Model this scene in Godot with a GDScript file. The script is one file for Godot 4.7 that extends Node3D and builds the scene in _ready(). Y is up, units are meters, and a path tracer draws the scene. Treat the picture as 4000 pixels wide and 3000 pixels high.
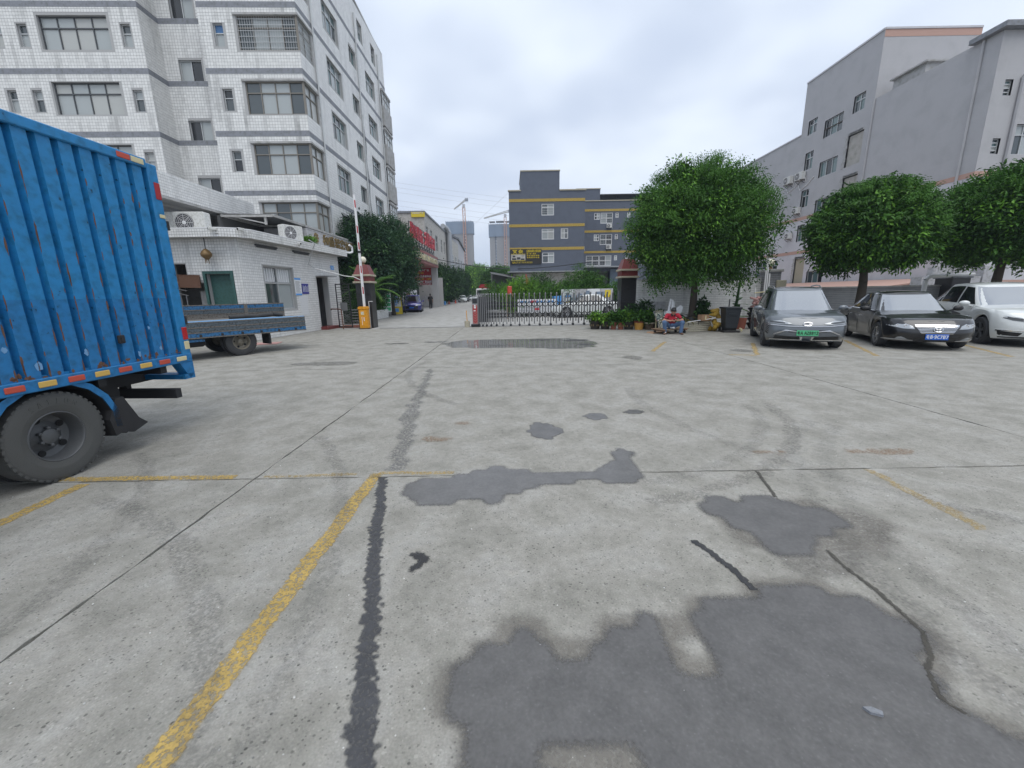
extends Node3D

# ---------------------------------------------------------------- geometry
class Geo:
	var p := PackedVector3Array()
	var uv := PackedVector2Array()
	var textured := false

	func tri(a: Vector3, b: Vector3, c: Vector3) -> void:
		p.append(a); p.append(b); p.append(c)
		if textured:
			for i in 3: uv.append(Vector2.ZERO)

	func quad(a: Vector3, b: Vector3, c: Vector3, d: Vector3) -> void:
		tri(a, b, c); tri(a, c, d)

	func print_quad(a: Vector3, b: Vector3, c: Vector3, d: Vector3, u0 := 0.0, v0 := 0.0, u1 := 1.0, v1 := 1.0) -> void:
		textured = true
		p.append_array([a, b, c, a, c, d])
		uv.append_array([Vector2(u0, v1), Vector2(u1, v1), Vector2(u1, v0), Vector2(u0, v1), Vector2(u1, v0), Vector2(u0, v0)])

	func box(lo: Vector3, hi: Vector3, xf := Transform3D()) -> void:
		var q := []
		for i in 8:
			q.append(xf * Vector3(hi.x if i & 1 else lo.x, hi.y if i & 2 else lo.y, hi.z if i & 4 else lo.z))
		quad(q[4], q[5], q[7], q[6]); quad(q[1], q[0], q[2], q[3]); quad(q[5], q[1], q[3], q[7])
		quad(q[0], q[4], q[6], q[2]); quad(q[6], q[7], q[3], q[2]); quad(q[0], q[1], q[5], q[4])

	func cbox(c: Vector3, s: Vector3, xf := Transform3D()) -> void:
		box(c - s / 2, c + s / 2, xf)

	# box with chamfered vertical and horizontal edges
	func bbox(lo: Vector3, hi: Vector3, b: float, xf := Transform3D()) -> void:
		var rings := [[lo.y, b], [lo.y + b, 0.0], [hi.y - b, 0.0], [hi.y, b]]
		var prev := []
		for r in rings:
			var i: float = r[1]
			var x0 := lo.x + i; var x1 := hi.x - i; var z0 := lo.z + i; var z1 := hi.z - i
			var c := maxf(b - i * 0.6, b * 0.4)
			var ring := []
			for q in [Vector2(x0 + c, z1), Vector2(x1 - c, z1), Vector2(x1, z1 - c), Vector2(x1, z0 + c), Vector2(x1 - c, z0), Vector2(x0 + c, z0), Vector2(x0, z0 + c), Vector2(x0, z1 - c)]:
				ring.append(xf * Vector3(q.x, r[0], q.y))
			if prev:
				for k in 8:
					quad(prev[k], prev[(k + 1) % 8], ring[(k + 1) % 8], ring[k])
			else:
				for k in range(1, 7): tri(ring[0], ring[k + 1], ring[k])
			prev = ring
		for k in range(1, 7): tri(prev[0], prev[k], prev[k + 1])

	func bar(a: Vector3, b: Vector3, w: float, h: float, up := Vector3.UP) -> void:
		var d := (b - a).normalized()
		var u := up if absf(d.dot(up)) < 0.98 else Vector3.RIGHT
		var x := u.cross(d).normalized()
		var y := d.cross(x)
		box(Vector3(-w / 2, -h / 2, 0), Vector3(w / 2, h / 2, a.distance_to(b)), Transform3D(Basis(x, y, d), a))

	func tube(a: Vector3, b: Vector3, r0: float, r1: float, n := 8, caps := true) -> void:
		var d := (b - a).normalized()
		var u := Vector3.UP if absf(d.y) < 0.95 else Vector3.RIGHT
		var x := u.cross(d).normalized()
		var y := d.cross(x)
		for i in n:
			var e0 := x * cos(TAU * i / n) + y * sin(TAU * i / n)
			var e1 := x * cos(TAU * (i + 1) / n) + y * sin(TAU * (i + 1) / n)
			quad(a + e0 * r0, a + e1 * r0, b + e1 * r1, b + e0 * r1)
			if caps:
				tri(a, a + e1 * r0, a + e0 * r0); tri(b, b + e0 * r1, b + e1 * r1)

	func path(pts: Array, r: float, n := 6) -> void:
		for i in pts.size() - 1:
			tube(pts[i], pts[i + 1], r, r, n, i == 0 or i == pts.size() - 2)

	func lathe(prof: Array, n := 16, xf := Transform3D()) -> void:
		for i in prof.size() - 1:
			var a: Vector2 = prof[i]
			var b: Vector2 = prof[i + 1]
			for k in n:
				var c0 := cos(TAU * k / n); var s0 := -sin(TAU * k / n)
				var c1 := cos(TAU * (k + 1) / n); var s1 := -sin(TAU * (k + 1) / n)
				var q0 := xf * Vector3(a.x * c0, a.y, a.x * s0); var q1 := xf * Vector3(a.x * c1, a.y, a.x * s1)
				var q2 := xf * Vector3(b.x * c1, b.y, b.x * s1); var q3 := xf * Vector3(b.x * c0, b.y, b.x * s0)
				if a.x > 0: tri(q0, q1, q2)
				if b.x > 0: tri(q0, q2, q3)

	func ball(c: Vector3, r: Vector3, nu := 12, nv := 8, xf := Transform3D()) -> void:
		var prof := []
		for i in nv + 1:
			prof.append(Vector2(sin(PI * i / nv) if i > 0 and i < nv else 0.0, -cos(PI * i / nv)))
		lathe(prof, nu, xf * Transform3D(Basis.from_scale(r), c))

	# polygon in xy, extruded from z0 to z1
	func prism(poly: PackedVector2Array, z0: float, z1: float, xf := Transform3D()) -> void:
		var q := poly.duplicate()
		if Geometry2D.is_polygon_clockwise(q): q.reverse()
		var t := Geometry2D.triangulate_polygon(q)
		for i in range(0, t.size(), 3):
			var a := q[t[i]]; var b := q[t[i + 1]]; var c := q[t[i + 2]]
			if (b - a).cross(c - a) < 0:
				var s := b; b = c; c = s
			tri(xf * Vector3(a.x, a.y, z1), xf * Vector3(b.x, b.y, z1), xf * Vector3(c.x, c.y, z1))
			tri(xf * Vector3(a.x, a.y, z0), xf * Vector3(c.x, c.y, z0), xf * Vector3(b.x, b.y, z0))
		for i in q.size():
			var a := q[i]; var b := q[(i + 1) % q.size()]
			quad(xf * Vector3(a.x, a.y, z0), xf * Vector3(b.x, b.y, z0), xf * Vector3(b.x, b.y, z1), xf * Vector3(a.x, a.y, z1))

	# wall facing +z with openings (Rect2 in wall metres) and reveals
	func wall(x0: float, x1: float, y0: float, y1: float, holes: Array, reveal: float, xf := Transform3D()) -> void:
		var xs := [x0, x1]; var ys := [y0, y1]
		for h in holes:
			for e in [h.position.x, h.end.x]:
				if e > x0 and e < x1 and not xs.has(e): xs.append(e)
			for e in [h.position.y, h.end.y]:
				if e > y0 and e < y1 and not ys.has(e): ys.append(e)
		xs.sort(); ys.sort()
		for i in xs.size() - 1:
			for j in ys.size() - 1:
				var c := Vector2((xs[i] + xs[i + 1]) / 2, (ys[j] + ys[j + 1]) / 2)
				var open := false
				for h in holes:
					if h.has_point(c): open = true; break
				if not open:
					quad(xf * Vector3(xs[i], ys[j], 0), xf * Vector3(xs[i + 1], ys[j], 0), xf * Vector3(xs[i + 1], ys[j + 1], 0), xf * Vector3(xs[i], ys[j + 1], 0))
		for h in holes:
			var a: Vector2 = h.position; var b: Vector2 = h.end
			quad(xf * Vector3(a.x, a.y, 0), xf * Vector3(b.x, a.y, 0), xf * Vector3(b.x, a.y, -reveal), xf * Vector3(a.x, a.y, -reveal))
			quad(xf * Vector3(a.x, b.y, -reveal), xf * Vector3(b.x, b.y, -reveal), xf * Vector3(b.x, b.y, 0), xf * Vector3(a.x, b.y, 0))
			if a.x > x0: quad(xf * Vector3(a.x, a.y, -reveal), xf * Vector3(a.x, b.y, -reveal), xf * Vector3(a.x, b.y, 0), xf * Vector3(a.x, a.y, 0))
			if b.x < x1: quad(xf * Vector3(b.x, a.y, 0), xf * Vector3(b.x, b.y, 0), xf * Vector3(b.x, b.y, -reveal), xf * Vector3(b.x, a.y, -reveal))

	func glyph(code: String, x: float, y: float, w: float, h: float, th: float, z0: float, z1: float, xf := Transform3D()) -> void:
		for s in code.split(" ", false):
			var a := Vector2(x + w * s.substr(0, 1).to_int() / 9.0, y + h - h * s.substr(1, 1).to_int() / 9.0)
			var b := Vector2(x + w * s.substr(2, 1).to_int() / 9.0, y + h - h * s.substr(3, 1).to_int() / 9.0)
			var d := (b - a).normalized() * th / 2
			var n := Vector2(-d.y, d.x)
			a -= d * 0.6; b += d * 0.6
			prism(PackedVector2Array([a - n, b - n, b + n, a + n]), z0, z1, xf)

	func add(o: Geo, xf := Transform3D()) -> void:
		for q in o.p:
			p.append(xf * q)
			if textured: uv.append(Vector2.ZERO)

	# crease < 0: flat; else smooth where faces meet under that angle (degrees)
	func mesh(crease := -1.0) -> ArrayMesh:
		var n := p.size()
		var out := PackedVector3Array(); out.resize(n)
		var nor := PackedVector3Array(); nor.resize(n)
		var tex := PackedVector2Array()
		var face := PackedVector3Array(); face.resize(n / 3)
		for f in n / 3:
			var a := p[f * 3]; var b := p[f * 3 + 1]; var c := p[f * 3 + 2]
			face[f] = (b - a).cross(c - a)
		var at := {}
		if crease >= 0:
			for i in n:
				var k := Vector3i((p[i] * 4000.0).round())
				if at.has(k): at[k].append(i / 3)
				else: at[k] = [i / 3]
		var lim := cos(deg_to_rad(crease))
		for i in n:
			var f := i / 3
			var j: int = f * 3 + [0, 2, 1][i % 3]
			out[i] = p[j]
			var u := face[f].normalized()
			if crease >= 0:
				var s := Vector3.ZERO
				for g in at[Vector3i((p[j] * 4000.0).round())]:
					if face[g].normalized().dot(u) >= lim: s += face[g]
				if s.length_squared() > 0: u = s.normalized()
			nor[i] = u
		var arr := []
		arr.resize(Mesh.ARRAY_MAX)
		if textured:
			tex.resize(n)
			for i in n: tex[i] = uv[(i / 3) * 3 + [0, 2, 1][i % 3]]
			arr[Mesh.ARRAY_TEX_UV] = tex
		arr[Mesh.ARRAY_VERTEX] = out
		arr[Mesh.ARRAY_NORMAL] = nor
		var m := ArrayMesh.new()
		if n > 0: m.add_surface_from_arrays(Mesh.PRIMITIVE_TRIANGLES, arr)
		return m

# ---------------------------------------------------------------- naming
var taken := {}
var M := {}
var rng := RandomNumberGenerator.new()

func v(x: float, y: float, z: float) -> Vector3: return Vector3(x, y, z)

func numbered(called: String) -> String:
	var n: int = taken.get(called, 0)
	taken[called] = n + 1
	return called if n == 0 else "%s_%03d" % [called, n]

func tag(o: Node, label: String, category: String, group := "", kind := "") -> Node:
	if label: o.set_meta("label", label)
	if category: o.set_meta("category", category)
	if group: o.set_meta("group", group)
	if kind: o.set_meta("kind", kind)
	return o

func thing(called: String, label: String, category: String, at := Vector3.ZERO, turn := 0.0, group := "") -> Node3D:
	var o := Node3D.new()
	o.name = numbered(called)
	add_child(o)
	o.position = at
	o.rotation.y = turn
	tag(o, label, category, group)
	return o

func struct(called: String, g: Geo, m: Material, crease := -1.0) -> MeshInstance3D:
	var o := MeshInstance3D.new()
	o.name = numbered(called)
	o.mesh = g.mesh(crease)
	o.material_override = m
	add_child(o)
	o.set_meta("kind", "structure")
	return o

func part(called: String, g, m: Material, parent: Node, crease := -1.0, xf := Transform3D()) -> MeshInstance3D:
	var o := MeshInstance3D.new()
	o.name = called
	o.mesh = g.mesh(crease) if g is Geo else g
	o.material_override = m
	parent.add_child(o, true)
	o.transform = xf
	return o

# one-mesh thing, standing at its own base
func solo(called: String, label: String, category: String, g: Geo, m: Material, at: Vector3, crease := -1.0, group := "", turn := 0.0) -> MeshInstance3D:
	var o := MeshInstance3D.new()
	o.name = numbered(called)
	o.mesh = g.mesh(crease)
	o.material_override = m
	add_child(o)
	o.position = at
	o.rotation.y = turn
	tag(o, label, category, group)
	return o

func dup(o: Node3D, label: String, at: Vector3, turn: float) -> Node3D:
	var base := String(o.name)
	if base.substr(base.length() - 4, 1) == "_" and base.right(3).is_valid_int(): base = base.left(base.length() - 4)
	var c: Node3D = o.duplicate()
	c.name = numbered(base)
	add_child(c)
	c.position = at
	c.rotation.y = turn
	if label: c.set_meta("label", label)
	return c

func many(called: String, mesh: Mesh, m: Material, xfs: Array, cols: Array, parent: Node) -> MultiMeshInstance3D:
	var mm := MultiMesh.new()
	mm.transform_format = MultiMesh.TRANSFORM_3D
	mm.use_colors = cols.size() > 0
	mm.mesh = mesh
	mm.instance_count = xfs.size()
	for i in xfs.size():
		mm.set_instance_transform(i, xfs[i])
		if cols.size() > 0: mm.set_instance_color(i, cols[i])
	var o := MultiMeshInstance3D.new()
	o.name = called
	o.multimesh = mm
	o.material_override = m
	parent.add_child(o, true)
	o.set_meta("kind", "stuff")
	return o

# ---------------------------------------------------------------- materials (linear base colours)
func mat(called: String, r: float, g: float, b: float, rough := 0.8, metal := 0.0, spec := 0.5) -> StandardMaterial3D:
	var m := StandardMaterial3D.new()
	m.resource_name = called
	m.albedo_color = Color(r, g, b).linear_to_srgb()
	m.roughness = rough
	m.metallic = metal
	m.metallic_specular = spec
	M[called] = m
	return m

func noise(sd: int, freq: float, oct := 4, kind := FastNoiseLite.TYPE_SIMPLEX_SMOOTH) -> FastNoiseLite:
	var n := FastNoiseLite.new()
	n.seed = sd
	n.frequency = freq
	n.noise_type = kind
	n.fractal_octaves = oct
	return n

# seamless picture through a list of [offset, colour (linear grey or Color)]
func ramp_tex(sd: int, freq: float, oct: int, stops: Array, size := 512, kind := FastNoiseLite.TYPE_SIMPLEX_SMOOTH) -> ImageTexture:
	var im := noise(sd, freq, oct, kind).get_seamless_image(size, size)
	var src := im.get_data()
	var lut := PackedByteArray(); lut.resize(768)
	for i in 256:
		var t := i / 255.0
		var c: Color = stops[0][1]
		for k in stops.size() - 1:
			if t >= stops[k][0]:
				var f := clampf((t - stops[k][0]) / maxf(stops[k + 1][0] - stops[k][0], 1e-4), 0, 1)
				c = (stops[k][1] as Color).lerp(stops[k + 1][1], f)
		c = c.linear_to_srgb()
		lut[i * 3] = int(c.r * 255); lut[i * 3 + 1] = int(c.g * 255); lut[i * 3 + 2] = int(c.b * 255)
	var out := PackedByteArray(); out.resize(size * size * 3)
	for i in size * size:
		var s := src[i] * 3
		out[i * 3] = lut[s]; out[i * 3 + 1] = lut[s + 1]; out[i * 3 + 2] = lut[s + 2]
	return ImageTexture.create_from_image(Image.create_from_data(size, size, false, Image.FORMAT_RGB8, out))

func grey(x: float) -> Color: return Color(x, x, x)

# mottled surface: fine grain in metres `tile`, laid in the world, plus broad blotches
func grainy(m: StandardMaterial3D, tex: Texture2D, tile: float, bump: Texture2D = null, depth := 0.0, blotch: Texture2D = null, btile := 7.0) -> StandardMaterial3D:
	m.albedo_texture = tex
	m.uv1_triplanar = true
	m.uv1_world_triplanar = true
	m.uv1_scale = Vector3.ONE / tile
	m.uv1_triplanar_sharpness = 8.0
	if bump:
		m.heightmap_enabled = true
		m.heightmap_texture = bump
		m.heightmap_scale = depth
	if blotch:
		m.detail_enabled = true
		m.detail_albedo = blotch
		m.detail_blend_mode = BaseMaterial3D.BLEND_MODE_MUL
		m.detail_uv_layer = BaseMaterial3D.DETAIL_UV_2
		m.uv2_triplanar = true
		m.uv2_world_triplanar = true
		m.uv2_scale = Vector3.ONE / btile
		m.uv2_triplanar_sharpness = 8.0
	return m

# ---------------------------------------------------------------- Chinese lettering by strokes on a 10 x 10 grid
var GL := {
	"he": "4011 0353 2129 2307 3356 6292 9298 6898 6268", "sheng": "1181 1105 2343 4335 5085 8355 7081 1686 1619 8689 3639 6669 0999",
	"jing": "0112 4132 0444 2029 2507 2546 5191 5393 4494 7074 5659 5696 9699 5797 5898", "mi": "5040 0191 0103 9193 2324 4334 7225 8394 4649 1719 8789 1989",
	"ji": "0343 2029 2306 2345 6166 6659 6181 8188 8898 9897", "xie": "0343 2029 2306 2345 4393 7078 5459 6469 4666 7899 8379 8192",
	"ai": "0292 3133 6163 7429 2489", "rice": "1233 8263 0595 4049 4519 5589", "quan": "4004 4094 2575 2777 0999 4549",
	"xin": "0141 2021 1213 3233 0444 0646 2429 2609 2648 5394 9051 5159 5595 7579", "dian": "1282 1217 8287 1484 1787 4049 4999 9997",
	"ti": "0343 2029 2306 2345 5061 8071 4292 9294 5494 5456 5696 9698 7279 7649", "gong": "3105 6195 4529 2988 6699",
	"yu": "5040 0191 0103 9193 2373 2325 7375 2474 2575 1787 1719 8789 4549 3666", "chu": "4049 1114 1484 8184 0609 0999 9699",
	"zu": "4011 0353 2129 2307 3356 6169 6191 9199 6494 6696 5999", "pin": "2070 2024 7074 2474 0545 0509 4549 0949 6595 6569 9599 6999",
	"you": "0292 4006 3484 3439 8489 3686 3787", "xian": "0109 0131 3123 2335 3516 5181 8184 5383 5585 5159 5979 5599",
	"si": "0181 8189 8979 0363 1565 1518 6568 1868", "chang": "1191 1116 1609", "fang": "4050 1181 1116 1609 1484 8184 5565 2696 5629 5686 8689",
	"zhou": "2026 2609 0315 5059 4345 8089 6375", "shi": "4051 0292 4249 1484 1418 8488", "shi2": "5040 0191 0103 9193 2334 1525 0696 5356 5609 5799",
	"ye": "3039 6069 0327 9377 0999", "zhi": "0141 1114 0343 5191 6164 5393 2575 2528 7578 2676 2777 2878 2809 7899",
	"ju": "2070 2027 7077 2272 2474 2676 0797 3809 6899", "ban": "0343 2029 2306 2345 5191 5158 5849 5494 9469 6499",
	"chang2": "2070 2024 7074 2272 2474 1585 1519 8589 1787 1989", "tian": "1122 0415 0927 4191 7041 6194 5474 6469 4658 8697",
	"gao": "2113 2282 5054 0494 2676 2629 7679 2979", "shuang": "0141 4109 1349 5191 9159 6399", "yue": "4050 1181 1115 8185 2474 4145 3255 5235 0696 3648 4888 8879",
	"zhao": "0343 2029 0617 5191 7154 9194 5696 5659 9699 5999", "yi": "0595",
	"1": "3252 5158 2878", "2": "1161 6165 6515 1518 1868", "3": "1161 6168 1565 1868", "4": "1115 1575 6169", "5": "1161 1115 1565 6568 1868", "6": "1161 1118 1868 6568 1565", "7": "1171 7138", "8": "1161 1118 6168 1565 1868", "9": "1161 1115 1565 6168 1868", "0": "1161 1118 6168 1868",
}

func line_of(g: Geo, words: Array, x: float, y: float, w: float, h: float, gap: float, th: float, z0: float, z1: float, xf := Transform3D()) -> void:
	for i in words.size():
		if words[i]: g.glyph(GL[words[i]], x + i * (w + gap), y, w, h, th, z0, z1, xf)

func text(s: String, size: float, depth := 0.004) -> TextMesh:
	var f := SystemFont.new()
	f.font_names = PackedStringArray(["Droid Sans"])
	f.font_weight = 700
	var t := TextMesh.new()
	t.text = s
	t.font = f
	t.font_size = 64
	t.pixel_size = size / 48.0
	t.depth = depth
	t.curve_step = 2.0
	return t

# ---------------------------------------------------------------- camera, air and light
func make_view() -> void:
	var cam := Camera3D.new()
	cam.name = "camera"
	add_child(cam)
	cam.fov = 86.6
	cam.near = 0.05
	cam.far = 2000.0
	cam.position = v(0, 1.6, 0)
	cam.basis = Basis(Vector3.RIGHT, deg_to_rad(-12.48)) * Basis(Vector3.BACK, deg_to_rad(-1.0))
	cam.current = true
	var env := Environment.new()
	env.background_mode = Environment.BG_SKY
	var sky := Sky.new()
	var pan := PanoramaSkyMaterial.new()
	pan.panorama = overcast()
	sky.sky_material = pan
	env.sky = sky
	env.background_energy_multiplier = 1.0
	env.tonemap_mode = Environment.TONE_MAPPER_LINEAR
	env.tonemap_exposure = 1.2
	env.sdfgi_enabled = true
	env.ssao_enabled = true
	env.ssil_enabled = true
	env.fog_enabled = true
	env.fog_density = 0.0006
	env.fog_light_color = Color(0.76, 0.81, 0.88)
	var we := WorldEnvironment.new()
	we.name = "air"
	we.environment = env
	add_child(we)
	var sun := DirectionalLight3D.new()
	sun.name = "daylight"
	sun.light_energy = 0.5
	sun.light_color = Color(1.0, 0.985, 0.96)
	sun.light_angular_distance = 50.0
	sun.shadow_enabled = true
	add_child(sun)
	sun.look_at_from_position(v(0.8, 10, 4.5), Vector3.ZERO)

# a bright overcast sky: pale blue-white with soft grey cloud banks
func overcast() -> ImageTexture:
	var w := 1024; var h := 512
	var im := Image.create(w, h, false, Image.FORMAT_RGBF)
	var n := noise(11, 1.0, 4); var n2 := noise(5, 1.0, 3)
	for j in h:
		var up := PI / 2 - PI * (j + 0.5) / h
		for i in w:
			var a := TAU * (i + 0.5) / w
			var c := Color(0.66, 0.74, 0.86)
			if up > -0.02:
				var d := Vector3(cos(up) * cos(a), sin(up), cos(up) * sin(a))
				# cloud sheet: look up where the ray meets a flat layer
				var q := Vector2(d.x, d.z) / (d.y + 0.22)
				var f := n.get_noise_2d(q.x * 0.75 + 3.0, q.y * 0.75) * 0.75 + n2.get_noise_2d(q.x * 2.2, q.y * 2.2 + 9.0) * 0.25
				var t := smoothstep(-0.5, 0.5, f)
				c = Color(0.565, 0.645, 0.79).lerp(Color(0.82, 0.895, 1.0), t)
				c = c.lerp(Color(0.68, 0.755, 0.88), clampf(1.0 - d.y * 3.2, 0, 1) * 0.8)
			else:
				c = Color(0.30, 0.31, 0.32)
			im.set_pixel(i, j, c)
	return ImageTexture.create_from_image(im)

# ---------------------------------------------------------------- materials
func make_materials() -> void:
	var fine := ramp_tex(3, 0.055, 5, [[0.0, grey(0.62)], [0.34, grey(0.88)], [0.55, grey(1.0)], [0.74, grey(0.97)], [1.0, grey(0.7)]], 1024)
	var bump := ramp_tex(21, 0.14, 3, [[0.0, grey(0)], [1.0, grey(1)]], 512)
	var blotch := ramp_tex(33, 0.016, 8, [[0.0, Color(0.66, 0.655, 0.63)], [0.3, Color(0.82, 0.815, 0.79)], [0.5, Color(0.91, 0.90, 0.88)], [0.75, grey(1.0)], [1.0, Color(1, 0.98, 0.95)]], 1024)
	var streak := ramp_tex(40, 0.02, 5, [[0.0, Color(0.62, 0.63, 0.58)], [0.38, Color(0.9, 0.9, 0.88)], [0.6, grey(1.0)], [1.0, grey(1.0)]], 512)
	var faint := ramp_tex(44, 0.015, 5, [[0.0, grey(0.88)], [0.5, grey(0.97)], [1.0, grey(1.0)]], 512)
	var rusty := ramp_tex(51, 0.025, 6, [[0.0, Color(0.16, 0.12, 0.10)], [0.08, Color(0.35, 0.30, 0.27)], [0.14, Color(0.82, 0.84, 0.86)], [0.5, grey(0.96)], [0.8, Color(0.95, 0.98, 1.0)], [1.0, Color(1, 1, 1)]], 512)
	var worn := ramp_tex(57, 0.02, 6, [[0.0, Color(0.22, 0.16, 0.12)], [0.28, Color(0.45, 0.38, 0.33)], [0.42, Color(0.85, 0.86, 0.88)], [0.6, grey(1.0)], [1.0, Color(1, 1, 1)]], 512)
	M["tex_fine"] = fine; M["tex_rusty"] = rusty; M["tex_streak"] = streak; M["tex_blotch"] = blotch
	var m := grainy(mat("concrete", 0.40, 0.39, 0.362, 0.86), concrete_tex(), 1.7, bump, 0.22, blotch, 8.5)
	m = grainy(mat("street_concrete", 0.42, 0.415, 0.40, 0.88), fine, 3.0, bump, 0.2, blotch, 13.0)
	grainy(mat("joint_dirt", 0.07, 0.065, 0.055, 0.95), fine, 0.7)
	grainy(mat("pavement", 0.30, 0.29, 0.27, 0.9), fine, 1.7, null, 0, blotch, 5.0)
	grainy(mat("render", 0.44, 0.435, 0.43, 0.85), fine, 2.4, null, 0, streak, 5.0)
	grainy(mat("grout", 0.44, 0.44, 0.435, 0.9), fine, 1.3)
	var tl := mat("tile_white", 0.78, 0.775, 0.765, 0.3)
	tl.vertex_color_use_as_albedo = true
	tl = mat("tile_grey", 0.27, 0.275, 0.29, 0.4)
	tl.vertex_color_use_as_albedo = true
	grainy(mat("band_grey", 0.25, 0.262, 0.29, 0.7), fine, 0.8, null, 0, streak, 3.0)
	grainy(mat("grey_render", 0.47, 0.465, 0.475, 0.85), fine, 2.0, null, 0, faint, 11.0)
	grainy(mat("pale_render", 0.60, 0.595, 0.62, 0.85), fine, 2.0, null, 0, faint, 9.0)
	grainy(mat("salmon", 0.50, 0.32, 0.26, 0.8), fine, 1.2)
	grainy(mat("slate_paint", 0.115, 0.133, 0.172, 0.75), fine, 2.6, null, 0, faint, 8.0)
	grainy(mat("mustard", 0.47, 0.33, 0.075, 0.75), fine, 0.8, null, 0, streak, 2.0)
	grainy(mat("beige_render", 0.50, 0.48, 0.45, 0.85), fine, 2.6, null, 0, streak, 6.0)
	grainy(mat("far_concrete", 0.30, 0.29, 0.28, 0.9), fine, 9.0)
	mat("crane_paint", 0.50, 0.26, 0.16, 0.8)
	mat("far_mesh", 0.20, 0.25, 0.32, 0.9)
	mat("glass", 0.055, 0.07, 0.075, 0.06, 0.0, 0.7)
	mat("glass_green", 0.10, 0.16, 0.16, 0.08, 0.0, 0.8)
	mat("glass_pale", 0.38, 0.41, 0.41, 0.12, 0.0, 0.6)
	mat("glass_curtain", 0.46, 0.47, 0.45, 0.2, 0.0, 0.5)
	mat("glass_dark", 0.02, 0.022, 0.025, 0.06, 0.0, 0.6)
	mat("glass_blue", 0.06, 0.17, 0.36, 0.2)
	mat("glass_card", 0.42, 0.33, 0.24, 0.4)
	mat("frame_alu", 0.52, 0.53, 0.53, 0.4, 0.3)
	mat("frame_dark", 0.075, 0.08, 0.085, 0.5)
	mat("frame_white", 0.72, 0.72, 0.72, 0.5)
	mat("frame_bronze", 0.22, 0.2, 0.17, 0.5, 0.2)
	mat("steel", 0.22, 0.22, 0.225, 0.35, 0.5)
	mat("dark_steel", 0.05, 0.052, 0.056, 0.5, 0.3)
	grainy(mat("galvanised", 0.40, 0.41, 0.42, 0.45, 0.5), fine, 0.9)
	mat("black_void", 0.012, 0.012, 0.013, 0.9)
	mat("white_paint", 0.72, 0.72, 0.72, 0.5)
	grainy(mat("white_plastic", 0.62, 0.62, 0.60, 0.5), streak, 1.1)
	mat("grille_dark", 0.06, 0.06, 0.065, 0.6)
	mat("red_light", 0.42, 0.02, 0.025, 0.25)
	mat("amber", 0.62, 0.40, 0.10, 0.45)
	mat("reflector_red", 0.50, 0.075, 0.045, 0.45)
	mat("reflector_cream", 0.62, 0.55, 0.33, 0.45)
	m = grainy(mat("truck_blue", 0.020, 0.225, 0.50, 0.42), rusty, 1.9, null, 0, streak, 1.3)
	m = grainy(mat("truck_blue_low", 0.016, 0.18, 0.43, 0.45), rusty, 1.1, null, 0, streak, 1.0)
	grainy(mat("old_blue", 0.03, 0.15, 0.33, 0.6), worn, 0.8, null, 0, streak, 0.6)
	grainy(mat("old_grey", 0.095, 0.12, 0.14, 0.7), worn, 0.6, null, 0, streak, 0.6)
	grainy(mat("old_board", 0.17, 0.16, 0.145, 0.8), worn, 0.5)
	grainy(mat("chassis", 0.022, 0.022, 0.024, 0.75), fine, 0.6)
	grainy(mat("rubber", 0.042, 0.043, 0.045, 0.8), fine, 0.35, bump, 0.05)
	grainy(mat("rubber_dusty", 0.085, 0.086, 0.083, 0.85), fine, 0.5, bump, 0.05)
	grainy(mat("rim_dusty", 0.11, 0.115, 0.12, 0.55, 0.3), fine, 0.5)
	grainy(mat("rim_old", 0.24, 0.215, 0.17, 0.6, 0.2), rusty, 0.6)
	mat("alloy", 0.50, 0.50, 0.51, 0.25, 0.8)
	mat("chrome", 0.75, 0.75, 0.76, 0.08, 1.0)
	mat("lamp_glass", 0.42, 0.44, 0.46, 0.07, 0.35)
	mat("lamp_dark", 0.07, 0.075, 0.08, 0.08)
	mat("car_glass", 0.012, 0.014, 0.016, 0.04, 0.0, 0.7)
	mat("car_film", 0.46, 0.47, 0.48, 0.07, 0.9)
	mat("trim_black", 0.014, 0.014, 0.015, 0.4)
	for q in [["paint_grey", 0.115, 0.13, 0.145], ["paint_black", 0.007, 0.007, 0.009], ["paint_white", 0.66, 0.68, 0.665], ["paint_blue", 0.02, 0.022, 0.19], ["paint_silver", 0.42, 0.42, 0.42]]:
		m = mat(q[0], q[1], q[2], q[3], 0.32, 0.25 if q[0] != "paint_white" else 0.0)
		m.clearcoat_enabled = true
		m.clearcoat = 1.0
		m.clearcoat_roughness = 0.03
	mat("plate_green", 0.09, 0.46, 0.22, 0.5)
	mat("plate_blue", 0.01, 0.11, 0.50, 0.5)
	mat("black_paint", 0.012, 0.012, 0.012, 0.6)
	grainy(mat("line_yellow", 0.50, 0.34, 0.075, 0.75), fine, 0.4)
	grainy(mat("orange_metal", 0.72, 0.31, 0.012, 0.42), streak, 1.7)
	grainy(mat("granite_black", 0.028, 0.027, 0.029, 0.35), fine, 0.5, null, 0, streak, 1.4)
	grainy(mat("red_granite", 0.20, 0.042, 0.040, 0.45), fine, 0.4, null, 0, streak, 1.0)
	grainy(mat("sandstone", 0.44, 0.40, 0.30, 0.8), rusty, 0.9)
	mat("globe", 0.78, 0.74, 0.58, 0.35)
	grainy(mat("green_door", 0.035, 0.105, 0.095, 0.6), streak, 1.3)
	grainy(mat("timber", 0.26, 0.17, 0.105, 0.8), fine, 0.5)
	grainy(mat("rust_board", 0.15, 0.075, 0.045, 0.8), rusty, 0.7)
	grainy(mat("bronze", 0.20, 0.125, 0.05, 0.5, 0.3), rusty, 0.4)
	grainy(mat("zinc_panel", 0.46, 0.455, 0.47, 0.6), streak, 2.2)
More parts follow.
